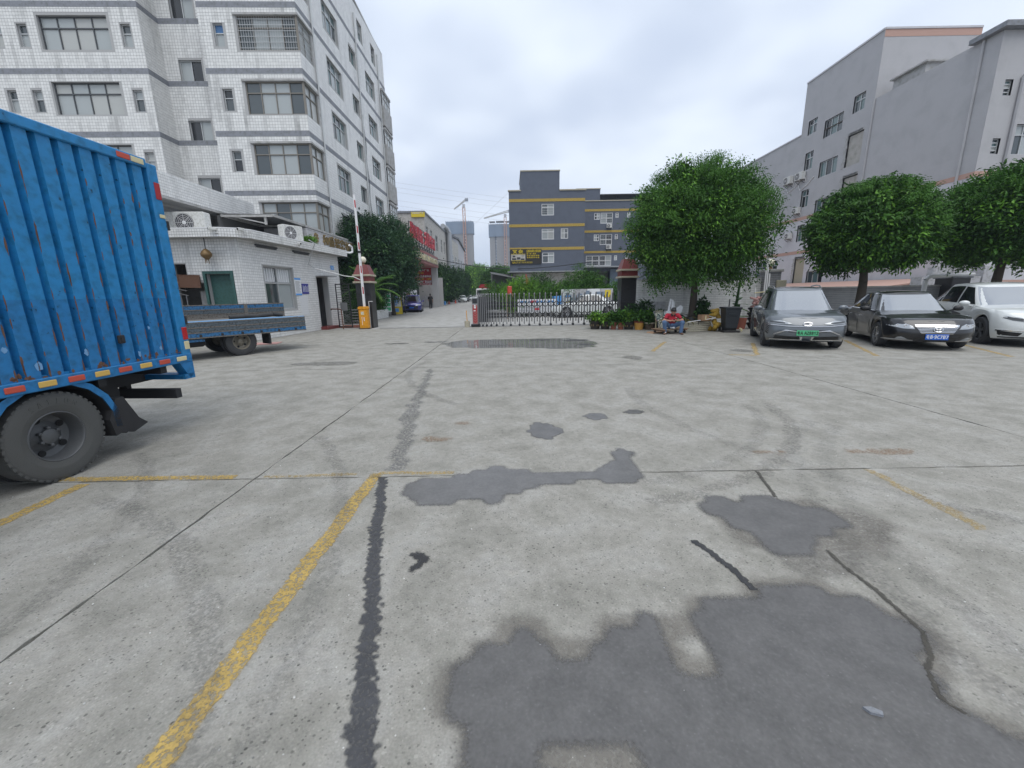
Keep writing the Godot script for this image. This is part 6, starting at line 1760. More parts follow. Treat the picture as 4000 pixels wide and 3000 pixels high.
		for s in [-1.0, 1.0]:
			var m := Vector3(s, 1, 1)
			for i in cols.size() - 1:
				for k in NV:
					var a: Vector3 = grid[i][k] * m; var b: Vector3 = grid[i][k + 1] * m; var c: Vector3 = grid[i + 1][k + 1] * m; var e: Vector3 = grid[i + 1][k] * m
					if s > 0: g.quad(a, e, c, b)
					else: g.quad(a, b, c, e)
		# bonnet, deck and everything between the shoulders
		for i in cols.size() - 1:
			var a: Vector3 = grid[i][NV]; var b: Vector3 = grid[i + 1][NV]
			for k in 10:
				var t0 := -1.0 + k / 5.0; var t1 := -1.0 + (k + 1) / 5.0
				var cr := func(p: Vector3, t: float) -> Vector3:
					var bump := 0.045 * (1 - t * t) * minf(1.0, p.x / 0.5) + 0.012 * exp(-pow((absf(t) - 0.72) / 0.1, 2.0)) * minf(1.0, p.x)
					return Vector3(p.x * t, p.y + bump, p.z)
				g.quad(cr.call(a, t0), cr.call(a, t1), cr.call(b, t1), cr.call(b, t0))
		return g

	# cabin surface: w 0 at the belt, 1 at the roof
	func cabin(w: float) -> Array:   # [z front, z rear, half width, y offset fraction]
		var bulge := 0.03 * sin(PI * w)
		var e := w * (1.0 + 0.12 * (1 - w))
		return [lerpf(d.c0, d.c1, e) + bulge * 0.5, lerpf(d.c3, d.c2, e), lerpf(W / 2 * 0.90, W / 2 * d.rw, e) + bulge * 0.5]

	func cab_y(z: float, w: float) -> float:
		var base := top(z) - 0.03
		var zm: float = (d.c1 + d.c2) / 2
		var roof: float = H - d.rc * pow((z - zm) / (d.c1 - d.c2) * 2, 2.0)
		return lerpf(base, roof, w)

	func cab_front(s: float, w: float, off := 0.0) -> Vector3:
		var c := cabin(w)
		var zm: float = (c[0] + c[1]) / 2
		var z: float = zm + (c[0] - zm) * pow(1 - pow(absf(s), 5.0), 1 / 5.0)
		return Vector3(c[2] * s, cab_y(z, w), z) + Vector3(0, 0.5, 0.8) * off

	func cab_side(z: float, w: float, side: float, off := 0.0) -> Vector3:
		var c := cabin(w)
		var zm: float = (c[0] + c[1]) / 2
		var t := clampf((z - zm) / (c[0] - zm) if z > zm else (zm - z) / (zm - c[1]), 0, 1)
		var x: float = c[2] * pow(1 - pow(t, 5.0), 1 / 5.0)
		return Vector3((x + off) * side, cab_y(z, w) + off * 0.3, z)

	func greenhouse() -> Geo:
		var g := Geo.new()
		var NU := 56; var NW := 10
		var rows := []
		for k in NW + 1:
			var w := k / float(NW)
			var c := cabin(w)
			var zm: float = (c[0] + c[1]) / 2
			var row := []
			for i in NU:
				var a := TAU * i / NU
				var z: float = zm + (c[0] - zm) * signf(sin(a)) * pow(absf(sin(a)), 0.4)
				var x: float = c[2] * signf(cos(a)) * pow(absf(cos(a)), 0.4)
				row.append(Vector3(x, cab_y(z, w), z))
			rows.append(row)
		for k in NW:
			for i in NU:
				var j := (i + 1) % NU
				g.quad(rows[k][i], rows[k + 1][i], rows[k + 1][j], rows[k][j])
		# roof skin
		var R: Array = rows[NW]
		for i in NU / 4:
			var a: Vector3 = R[i]; var b: Vector3 = R[i + 1]
			_roof(g, a, b, Vector3(-a.x, a.y, a.z), Vector3(-b.x, b.y, b.z))
		for i in NU / 4:
			var a: Vector3 = R[(NU - i) % NU]; var b: Vector3 = R[NU - i - 1]
			_roof(g, a, b, Vector3(-a.x, a.y, a.z), Vector3(-b.x, b.y, b.z))
		return g

	func _roof(g: Geo, a: Vector3, b: Vector3, a2: Vector3, b2: Vector3) -> void:
		for k in 8:
			var t0 := k / 8.0; var t1 := (k + 1) / 8.0
			var f := func(p: Vector3, q: Vector3, t: float) -> Vector3: return p.lerp(q, t) + Vector3(0, 0.05 * (1 - pow(2 * t - 1, 2.0)) * minf(1, absf(p.x)), 0)
			g.quad(f.call(a, a2, t0), f.call(b, b2, t0), f.call(b, b2, t1), f.call(a, a2, t1))

	func front_glass(s: float, w0: float, w1: float, off: float, n := 12) -> Geo:
		var g := Geo.new()
		for i in n:
			for k in 5:
				var f := func(a: int, b: int) -> Vector3:
					var w := lerpf(w0, w1, b / 5.0)
					return cab_front(lerpf(-s, s, a / float(n)), w, off)
				g.quad(f.call(i, k), f.call(i + 1, k), f.call(i + 1, k + 1), f.call(i, k + 1))
		return g

	# side pane between belt z0..z1 and roof z2..z3
	func side_glass(z0: float, z1: float, z2: float, z3: float, w0: float, w1: float, side: float, off := 0.006) -> Geo:
		var g := Geo.new()
		for i in 8:
			for k in 4:
				var f := func(a: int, b: int) -> Vector3:
					var t := b / 4.0
					return cab_side(lerpf(lerpf(z0, z2, t), lerpf(z1, z3, t), a / 8.0), lerpf(w0, w1, t), side, off)
				if side > 0: g.quad(f.call(i, k), f.call(i, k + 1), f.call(i + 1, k + 1), f.call(i + 1, k))
				else: g.quad(f.call(i, k), f.call(i + 1, k), f.call(i + 1, k + 1), f.call(i, k + 1))
		return g

	func on_side(z: float, y: float, side: float, off: float) -> Vector3:
		var w := (y - bottom(z)) / (top(z) - bottom(z))
		return Vector3((half(z, clampf(w, 0, 1)) + off) * side, y, z)

	func side_line(g: Geo, z0: float, y0: float, z1: float, y1: float, th: float, off: float, side: float) -> void:
		var pts := []
		for i in 9: pts.append(on_side(lerpf(z0, z1, i / 8.0), lerpf(y0, y1, i / 8.0), side, off))
		for i in 8: g.bar(pts[i], pts[i + 1], th, th)

func wheel(parent: Node, at: Vector3, r: float, w: float, side: float, spokes: int, rim: Material, tyre: Material, turn := 0.0) -> void:
	# axle along x; outer face towards `side`
	var b := Basis(Vector3.UP, turn) * Basis(Vector3.BACK, -PI / 2 * side)   # local y becomes the outward axle
	var X := Transform3D(b, at)
	var g := Geo.new()
	var k := r * 0.66
	g.lathe([V(k, -w * 0.45), V(k * 1.08, -w * 0.5), V(r * 0.93, -w * 0.5), V(r * 0.985, -w * 0.4), V(r, -w * 0.25), V(r, w * 0.25), V(r * 0.985, w * 0.4), V(r * 0.93, w * 0.5), V(k * 1.1, w * 0.5), V(k, w * 0.44)], 32, X)
	g.lathe([V(k, w * 0.44), V(k * 0.98, 0.0), V(k, -w * 0.45)], 32, X)
	var o := part("wheel", g, tyre, parent, 35)
	g = Geo.new()
	g.lathe([V(k * 1.0, w * 0.46), V(k * 0.93, w * 0.44), V(k * 0.9, w * 0.1), V(0.0, w * 0.08)], 28, X)
	for i in spokes:
		var a := TAU * i / spokes
		for s in [-0.5, 0.5]:
			var p0 := X * v(cos(a + s * 0.5) * k * 0.2, w * 0.3, sin(a + s * 0.5) * k * 0.2); var p1 := X * v(cos(a + s * 0.26) * k * 0.94, w * 0.42, sin(a + s * 0.26) * k * 0.94)
			g.bar(p0, p1, k * 0.11, k * 0.10, X.basis.y)
	g.lathe([V(k * 0.24, w * 0.26), V(k * 0.22, w * 0.38), V(0.0, w * 0.39)], 14, X)
	part("rim", g, rim, o, 30)
	g = Geo.new(); g.lathe([V(k * 0.88, w * 0.12), V(0.0, w * 0.11)], 20, X); part("rim_shade_disc", g, M.trim_black, o)  # flat black disc paints in the shade of the gap behind the spokes

# builds the parts every car shares; returns the car's surface for its own trim
func car_base(o: Node3D, q: Dictionary, paint: Material) -> Car:
	var c := Car.new(); c.setup(q)
	part("body", c.body(), paint, o, 38)
	part("roof", c.greenhouse(), M.trim_black if q.get("black_roof") else paint, o, 38)
	part("windscreen", c.front_glass(0.90, 0.06, 0.93, 0.008), M[q.get("screen", "car_film")], o, 60)
	for s in [-1.0, 1.0]:
		for p in q.sides: part("side_window", c.side_glass(p[0], p[1], p[2], p[3], 0.10, 0.88, s), M.car_glass, o, 60)
		for z in q.doors:
			var g := Geo.new()
			c.side_line(g, z, 0.30, z - 0.02, c.top(z) - 0.02, 0.008, 0.0, s); part("door_seam", g, M.trim_black, o)
		for z in q.handles:
			var g := Geo.new(); c.side_line(g, z, c.top(z) - 0.17, z + 0.2, c.top(z) - 0.175, 0.028, 0.02, s); part("handle", g, M[q.get("handle_mat", "chrome")], o)
		var g := Geo.new()
		g.ball(Vector3.ZERO, v(0.12, 0.075, 0.07), 12, 8, Transform3D(Basis(Vector3.UP, 0.25 * s), v((c.W / 2 + 0.10) * s, c.top(q.mz) + 0.06, q.mz)))
		g.bar(v((c.W / 2 - 0.08) * s, c.top(q.mz) - 0.02, q.mz), v((c.W / 2 + 0.06) * s, c.top(q.mz) + 0.04, q.mz), 0.05, 0.04)
		part("mirror", g, M[q.get("mirror", "trim_black")], o, 50)
		for z in [c.zf, c.zr]:
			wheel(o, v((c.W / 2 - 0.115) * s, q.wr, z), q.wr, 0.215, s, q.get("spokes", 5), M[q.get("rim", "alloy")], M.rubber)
	var g := Geo.new()
	g.box(v(-c.W / 2 + 0.3, 0.2, -c.L / 2 + 0.25), v(c.W / 2 - 0.3, 0.8, c.L / 2 - 0.35))
	g.box(v(-c.W / 2 + 0.16, 0.19, c.zr + q.wr + 0.1), v(c.W / 2 - 0.16, 0.5, c.zf - q.wr - 0.1))
	part("underbody", g, M.trim_black, o)
	return c

func plate(o: Node3D, c: Car, y: float, w: float, h: float, m: Material, ink: Material, s: String, yue := true) -> void:
	var z := c.front(0, y).z + 0.02
	var g := Geo.new(); g.bbox(v(-w / 2, y - h / 2, z), v(w / 2, y + h / 2, z + 0.012), 0.004)
	var p := part("number_plate", g, m, o)
	g = Geo.new()
	g.glyph(GL.yue, -w / 2 + 0.02, y - h * 0.32, 0.052, h * 0.64, 0.008, z + 0.012, z + 0.016)
	part("lettering", g, ink, p)
	var tm := text(s, h * 0.62)
	part("lettering", tm, ink, p, -1, Transform3D(Basis.from_scale(v(0.78, 1, 1)), v(0.038, y, z + 0.014)))

func main_cars() -> void:
	# grey crossover with a green plate
	var yaw := atan2(-1.10, 2.41)
	var o := thing("grey_crossover", "grey electric crossover with green plate, leftmost of the parked row", "car", v(8.16 + 0.415 * 1.35, 0, -11.52 - 0.91 * 1.35), yaw, "cars parked in front of the wall")
	var q := {"L": 4.41, "W": 1.87, "H": 1.645, "fo": 0.86, "wb": 2.75, "wr": 0.335, "n": 2.7, "nose": 0.62, "tail": 0.5, "top": [[-2.2, 0.98], [-1.2, 1.06], [0.2, 1.03], [0.95, 1.0], [1.5, 0.93], [2.2, 0.80]], "c0": 1.28, "c1": 0.42, "c2": -1.45, "c3": -2.0, "rw": 0.68, "rc": 0.06,
		"sides": [[0.75, 0.02, 0.28, 0.0], [-0.06, -0.95, -0.08, -0.9], [-1.02, -1.6, -0.98, -1.35]], "doors": [0.86, -0.04, -1.0], "handles": [0.1, -0.92], "mz": 0.82, "handle_mat": "paint_grey", "mirror": "paint_grey", "rim": "rim_dusty"}
	var c := car_base(o, q, M.paint_grey)
	var g := Geo.new()
	for s in [-1.0, 1.0]:
		g = Geo.new()
		c.fstrip(g, [V(0.36 * s, 0.70), V(0.62 * s, 0.785), V(0.87 * s, 0.80)], [V(0.36 * s, 0.69), V(0.55 * s, 0.675), V(0.86 * s, 0.70)], 0.01)
		part("headlight", g, M.lamp_glass, o)
		g = Geo.new(); c.fstrip(g, [V(0.50 * s, 0.72), V(0.82 * s, 0.76)], [V(0.5 * s, 0.695), V(0.82 * s, 0.715)], 0.018); part("lamp_lens", g, M.lamp_dark, o)
		g = Geo.new(); c.fstrip(g, [V(0.83 * s, 0.70), V(0.905 * s, 0.78)], [V(0.86 * s, 0.40), V(0.905 * s, 0.44)], 0.008); part("corner_vent", g, M.trim_black, o)
		for k in 6:
			g = Geo.new(); c.fstrip(g, [V(0.84 * s, 0.69 - 0.048 * k), V(0.9 * s, 0.735 - 0.046 * k)], [V(0.845 * s, 0.675 - 0.048 * k), V(0.9 * s, 0.722 - 0.046 * k)], 0.016, 5); part("vent_blade", g, M.steel, o)
		g = Geo.new(); c.fstrip(g, [V(0.13 * s, 0.345), V(0.70 * s, 0.375)], [V(0.14 * s, 0.275), V(0.73 * s, 0.275)], 0.008); part("lower_grille", g, M.trim_black, o)
		g = Geo.new(); c.fstrip(g, [V(0.10 * s, 0.27), V(0.80 * s, 0.275)], [V(0.10 * s, 0.25), V(0.80 * s, 0.255)], 0.02); c.fstrip(g, [V(0.10 * s, 0.35), V(0.16 * s, 0.35)], [V(0.10 * s, 0.26), V(0.13 * s, 0.26)], 0.022, 4); part("chrome_lip", g, M.chrome, o)
		g = Geo.new(); c.fstrip(g, [V(0.22 * s, 0.50), V(0.48 * s, 0.535), V(0.72 * s, 0.42)], [V(0.22 * s, 0.475), V(0.47 * s, 0.50), V(0.74 * s, 0.385)], 0.02); part("trim_strip", g, M.alloy, o)
		g = Geo.new(); g.path([c.cab_side(0.12, 1.0, s) + v(-0.03 * s, 0.0, 0.1), c.cab_side(0.0, 1.0, s) + v(-0.04 * s, 0.05, 0), c.cab_side(-0.5, 1.0, s) + v(-0.04 * s, 0.055, 0), c.cab_side(-1.0, 1.0, s) + v(-0.04 * s, 0.05, 0), c.cab_side(-1.15, 1.0, s) + v(-0.04 * s, 0.0, 0)], 0.02); part("roof_rail", g, M.alloy, o, 50)
	g = Geo.new(); c.fstrip(g, [V(-0.45, 0.53), V(0.45, 0.53)], [V(-0.42, 0.475), V(0.42, 0.475)], 0.008); part("upper_intake", g, M.trim_black, o)
	g = Geo.new(); c.fstrip(g, [V(-0.86, 0.675), V(-0.45, 0.64), V(0.0, 0.632), V(0.45, 0.64), V(0.86, 0.675)], [V(-0.86, 0.655), V(-0.45, 0.618), V(0.0, 0.61), V(0.45, 0.618), V(0.86, 0.655)], 0.014, 28); part("light_bar", g, M.alloy, o)
	g = Geo.new()
	for i in 20:
		var a := TAU * i / 24.0 + 0.3
		var b := TAU * (i + 1) / 24.0 + 0.3
		g.tube(c.front(0.105 * cos(a), 0.685 + 0.045 * sin(a), 0.02), c.front(0.105 * cos(b), 0.685 + 0.045 * sin(b), 0.02), 0.01, 0.01, 6)
	g.tube(c.front(0.02, 0.685, 0.02), c.front(0.1, 0.685, 0.02), 0.009, 0.009, 6)
	part("emblem", g, M.chrome, o)
	g = Geo.new(); g.bar(c.front(-0.08, 0.24, 0.01), c.front(0.08, 0.24, 0.01), 0.16, 0.03); g.bar(c.cab_front(-0.4, 0.03, 0.03), c.cab_front(0.3, 0.05, 0.03), 0.03, 0.02); part("wiper", g, M.trim_black, o)
	plate(o, c, 0.455, 0.48, 0.14, M.plate_green, M.black_paint, "A AZ8812")
	# black sedan with a blue plate
	yaw = atan2(-1.05, 2.35)
	o = thing("black_sedan", "glossy black sedan with blue plate and chrome grille, middle of the row", "car", v(11.05 + 0.41 * 1.42, 0, -11.08 - 0.912 * 1.42), yaw, "cars parked in front of the wall")
	q = {"L": 4.83, "W": 1.83, "H": 1.47, "fo": 0.98, "wb": 2.78, "wr": 0.33, "n": 2.5, "nose": 0.75, "tail": 0.6, "top": [[-2.4, 0.98], [-1.6, 1.0], [-0.6, 0.98], [0.8, 0.95], [1.5, 0.87], [2.0, 0.79], [2.42, 0.70]], "c0": 1.18, "c1": 0.35, "c2": -0.95, "c3": -1.85, "rw": 0.63, "rc": 0.05,
		"sides": [[0.72, -0.08, 0.3, -0.08], [-0.15, -1.0, -0.15, -0.75], [-1.06, -1.45, -0.82, -1.0]], "doors": [0.86, -0.11, -1.05], "handles": [0.02, -0.98], "mz": 0.72}
	c = car_base(o, q, M.paint_black)
	for s in [-1.0, 1.0]:
		g = Geo.new(); c.fstrip(g, [V(0.46 * s, 0.62), V(0.62 * s, 0.70), V(0.87 * s, 0.745)], [V(0.42 * s, 0.545), V(0.62 * s, 0.555), V(0.86 * s, 0.62)], 0.012); part("headlight", g, M.lamp_glass, o)
		for x in [0.57, 0.71]:
			g = Geo.new(); var p := c.front(x * s, 0.625, 0.012); g.lathe([V(0, 0.0), V(0.036, 0.0), V(0.042, 0.006), V(0.03, 0.008), V(0.0, 0.005)], 14, Transform3D(Basis(Vector3.RIGHT, PI / 2), p)); part("lamp_lens", g, M.chrome, o)
		g = Geo.new(); c.fstrip(g, [V(0.52 * s, 0.29), V(0.63 * s, 0.345), V(0.69 * s, 0.335)], [V(0.50 * s, 0.275), V(0.62 * s, 0.272), V(0.72 * s, 0.28)], 0.012); part("fog_light", g, M.lamp_glass, o)
		g = Geo.new(); c.fstrip(g, [V(0.4 * s, 0.262), V(0.86 * s, 0.285)], [V(0.4 * s, 0.24), V(0.86 * s, 0.25)], 0.03); part("bumper_lip", g, M.paint_silver, o)
		g = Geo.new()
		var ch := []
		for i in 12: ch.append(c.cab_side(lerpf(0.78, -1.6, i / 11.0), 0.06, s, 0.012))
		g.path(ch, 0.011, 5)
		var ch2 := []
		for i in 12:
			var t := i / 11.0
			ch2.append(c.cab_side(lerpf(0.3, -1.1, t), 0.92, s, 0.012))
		g.path(ch2, 0.009, 5)
		part("chrome_trim", g, M.chrome, o)
	g = Geo.new(); c.fstrip(g, [V(-0.42, 0.655), V(0, 0.665), V(0.42, 0.655)], [V(-0.40, 0.60), V(0, 0.605), V(0.40, 0.60)], 0.02, 20); part("chrome_bar", g, M.chrome, o)
	g = Geo.new(); c.fstrip(g, [V(-0.40, 0.60), V(0.40, 0.60)], [V(-0.29, 0.435), V(0.29, 0.435)], 0.004, 20); part("grille_opening", g, M.trim_black, o)
	for k in 5:
		var y := 0.58 - 0.033 * k; var x := 0.385 - 0.02 * k
		g = Geo.new(); c.fstrip(g, [V(-x, y), V(x, y)], [V(-x + 0.005, y - 0.013), V(x - 0.005, y - 0.013)], 0.014, 18); part("grille_bar", g, M.chrome, o)
	g = Geo.new()
	var ring := func(cx: float, cy: float, rx: float, ry: float, th: float) -> void:
		for i in 24:
			var a := TAU * i / 24.0; var b := TAU * (i + 1) / 24.0
			g.tube(c.front(cx + rx * cos(a), cy + ry * sin(a), 0.035), c.front(cx + rx * cos(b), cy + ry * sin(b), 0.035), th, th, 6)
	ring.call(0.0, 0.54, 0.085, 0.058, 0.009); ring.call(0.0, 0.54, 0.028, 0.056, 0.006); ring.call(0.0, 0.562, 0.055, 0.024, 0.006)
	part("emblem", g, M.chrome, o)
	g = Geo.new(); c.fstrip(g, [V(-0.44, 0.40), V(0.44, 0.40)], [V(-0.42, 0.26), V(0.42, 0.26)], 0.003, 16); part("lower_grille", g, M.trim_black, o)
	g = Geo.new(); g.bar(c.cab_front(-0.6, 0.03, 0.03), c.cab_front(0.1, 0.05, 0.03), 0.03, 0.02); g.bar(c.cab_front(0.05, 0.03, 0.03), c.cab_front(0.6, 0.05, 0.03), 0.03, 0.02); part("wiper", g, M.trim_black, o)
	plate(o, c, 0.36, 0.44, 0.14, M.plate_blue, M.white_paint, "B·9C7B7")
	# white crossover cut by the frame
	o = thing("white_crossover", "white crossover with big wheel arches, right end of the row", "car", v(14.05 + 0.41 * 1.4, 0, -11.15 - 0.912 * 1.4), yaw, "cars parked in front of the wall")
	q = {"L": 4.82, "W": 1.94, "H": 1.67, "fo": 0.95, "wb": 2.82, "wr": 0.375, "n": 2.6, "nose": 0.7, "tail": 0.6, "top": [[-2.4, 1.05], [-1.2, 1.10], [0.5, 1.06], [1.0, 1.04], [1.7, 0.98], [2.4, 0.84]], "c0": 1.25, "c1": 0.35, "c2": -1.15, "c3": -2.15, "rw": 0.70, "rc": 0.07, "screen": "car_film",
		"sides": [[0.75, -0.05, 0.25, -0.05], [-0.12, -1.0, -0.12, -0.9], [-1.06, -1.75, -0.97, -1.3]], "doors": [0.9, -0.08, -1.05], "handles": [0.05, -0.98], "mz": 0.78, "mirror": "paint_white", "rim": "rim_dusty"}
	c = car_base(o, q, M.paint_white)
	for s in [-1.0, 1.0]:
		g = Geo.new(); c.fstrip(g, [V(0.42 * s, 0.73), V(0.7 * s, 0.80), V(0.92 * s, 0.87)], [V(0.42 * s, 0.66), V(0.7 * s, 0.70), V(0.9 * s, 0.78)], 0.01); part("headlight", g, M.lamp_dark, o)
		g = Geo.new(); c.fstrip(g, [V(0.42 * s, 0.735), V(0.7 * s, 0.795), V(0.91 * s, 0.85)], [V(0.42 * s, 0.715), V(0.7 * s, 0.775), V(0.9 * s, 0.825)], 0.02); part("light_strip", g, M.lamp_glass, o)
		g = Geo.new(); c.fstrip(g, [V(0.52 * s, 0.38), V(0.88 * s, 0.42)], [V(0.56 * s, 0.29), V(0.86 * s, 0.31)], 0.006); part("fog_recess", g, M.trim_black, o)
		g = Geo.new(); c.fstrip(g, [V(0.4 * s, 0.43), V(0.9 * s, 0.45)], [V(0.4 * s, 0.41), V(0.9 * s, 0.425)], 0.02); part("chrome_strip", g, M.chrome, o)
	g = Geo.new(); c.fstrip(g, [V(-0.42, 0.72), V(0.42, 0.72)], [V(-0.36, 0.45), V(0.36, 0.45)], 0.006, 18); part("grille_opening", g, M.trim_black, o)
	g = Geo.new(); c.fstrip(g, [V(-0.9, 0.27), V(0.9, 0.27)], [V(-0.9, 0.24), V(0.9, 0.24)], 0.02, 20); part("skirt", g, M.trim_black, o)

func other_cars() -> void:
	var sed := {"L": 4.7, "W": 1.83, "H": 1.47, "fo": 0.95, "wb": 2.75, "wr": 0.33, "n": 2.5, "nose": 0.75, "tail": 0.6, "top": [[-2.35, 0.96], [-1.6, 0.98], [-0.6, 0.97], [0.8, 0.94], [1.5, 0.87], [2.35, 0.70]], "c0": 1.18, "c1": 0.3, "c2": -0.95, "c3": -1.85, "rw": 0.63, "rc": 0.05, "screen": "car_glass",
		"sides": [[0.72, -0.08, 0.3, -0.08], [-0.15, -1.0, -0.15, -0.75]], "doors": [0.86, -0.11, -1.05], "handles": [0.02, -0.98], "mz": 0.72, "spokes": 9, "mirror": "paint_white"}
	var o := thing("white_sedan", "white sedan seen side on behind the folding gate", "car", v(5.05, 0, -28.0), -PI / 2, "")
	var c := car_base(o, sed, M.paint_white)
	var suv := {"L": 4.6, "W": 1.86, "H": 1.66, "fo": 0.9, "wb": 2.7, "wr": 0.35, "n": 2.6, "nose": 0.65, "tail": 0.55, "top": [[-2.3, 1.0], [-1.2, 1.06], [0.2, 1.03], [1.0, 1.0], [1.6, 0.93], [2.3, 0.82]], "c0": 1.2, "c1": 0.35, "c2": -1.35, "c3": -2.0, "rw": 0.68, "rc": 0.07, "screen": "car_glass",
		"sides": [[0.72, 0.02, 0.28, 0.0], [-0.06, -0.95, -0.08, -0.9], [-1.02, -1.6, -0.98, -1.3]], "doors": [0.86, -0.04], "handles": [0.1, -0.92], "mz": 0.82, "mirror": "paint_blue"}
	o = thing("blue_car", "dark blue hatchback parked under the trees left of the street", "car", v(-9.85, 0, -42.0), 0.16)
	c = car_base(o, suv, M.paint_blue)
	for s in [-1.0, 1.0]:
		var g := Geo.new(); c.fstrip(g, [V(0.4 * s, 0.72), V(0.86 * s, 0.80)], [V(0.42 * s, 0.66), V(0.85 * s, 0.68)], 0.012); part("headlight", g, M.lamp_glass, o)
	var g2 := Geo.new(); c.fstrip(g2, [V(-0.62, 0.62), V(0.62, 0.62)], [V(-0.55, 0.35), V(0.55, 0.35)], 0.006); part("grille", g2, M.trim_black, o)
	var z := c.front(0, 0.45).z
	g2 = Geo.new(); g2.box(v(-0.22, 0.40, z), v(0.22, 0.54, z + 0.03)); part("number_plate", g2, M.plate_blue, o)
	var far := thing("far_white_sedan", "white sedan at the kerb, nearest of the far parked cars", "car", v(-10.4, 0, -90.5), 0.1, "cars parked far along the left kerb")
	c = car_base(far, sed, M.paint_white)
	for s in [-1.0, 1.0]:
		var g := Geo.new(); c.fstrip(g, [V(0.4 * s, 0.62), V(0.86 * s, 0.72)], [V(0.42 * s, 0.56), V(0.85 * s, 0.6)], 0.012); part("headlight", g, M.lamp_glass, far)
	g2 = Geo.new(); c.fstrip(g2, [V(-0.4, 0.62), V(0.4, 0.62)], [V(-0.35, 0.42), V(0.35, 0.42)], 0.006); part("grille", g2, M.trim_black, far)
	var n2 := dup(far, "dark car second in the far parked line", v(-10.6, 0, -97.5), 0.1)
	for ch in n2.get_children():
		if String(ch.name).begins_with("body") or String(ch.name).begins_with("roof"): (ch as MeshInstance3D).material_override = M.paint_black
	dup(far, "white car third in the far parked line", v(-10.3, 0, -104.5), 0.1)
	dup(far, "white car at the end of the far parked line", v(-8.9, 0, -113), 0.1)
	# white van roof and lorry with a red boom beyond the gate
	o = thing("white_van", "white van behind the left end of the folding gate", "van", v(-1.9, 0, -46.5), 0.0)
	var van := suv.duplicate(true)
	van.merge({"L": 4.7, "W": 1.8, "H": 1.98, "c0": 1.75, "c1": 1.1, "c2": -2.1, "c3": -2.3, "rw": 0.82, "top": [[-2.3, 1.05], [1.2, 1.05], [1.8, 0.98], [2.3, 0.85]], "mirror": "paint_white"}, true)
	car_base(o, van, M.paint_white)
	o = thing("crane_lorry", "white lorry with a folded red crane boom far down the street", "lorry", v(-4.1, 0, -62), 0.0)
	var g3 := Geo.new(); g3.bbox(v(-1.0, 0.7, -1.6), v(1.0, 2.45, 0.0), 0.12); part("cab", g3, M.white_paint, o)
	g3 = Geo.new(); g3.box(v(-0.85, 1.5, 0.0), v(0.85, 2.2, 0.03)); part("windscreen", g3, M.car_glass, o)
	g3 = Geo.new(); g3.box(v(-0.8, 0.95, 0.0), v(0.8, 1.35, 0.04)); g3.box(v(-1.0, 0.5, -0.1), v(1.0, 0.85, 0.12)); part("bumper", g3, M.paint_silver, o)
	g3 = Geo.new(); g3.box(v(-1.05, 0.9, -7.5), v(1.05, 1.3, -1.8)); part("deck", g3, M.dark_steel, o)
	g3 = Geo.new(); g3.tube(v(-0.2, 1.2, -2.2), v(-0.2, 2.6, -2.2), 0.2, 0.18, 10); g3.bar(v(-0.7, 2.7, -2.2), v(1.4, 2.5, -2.4), 0.3, 0.4); g3.bar(v(-0.5, 2.95, -2.2), v(0.9, 3.0, -2.4), 0.2, 0.25); part("boom", g3, M.sign_red, o)
	for s in [-1.0, 1.0]:
		for zz in [-0.9, -5.0, -6.0]: wheel(o, v(0.85 * s, 0.45, zz), 0.45, 0.28, s, 5, M.rim_dusty, M.rubber)

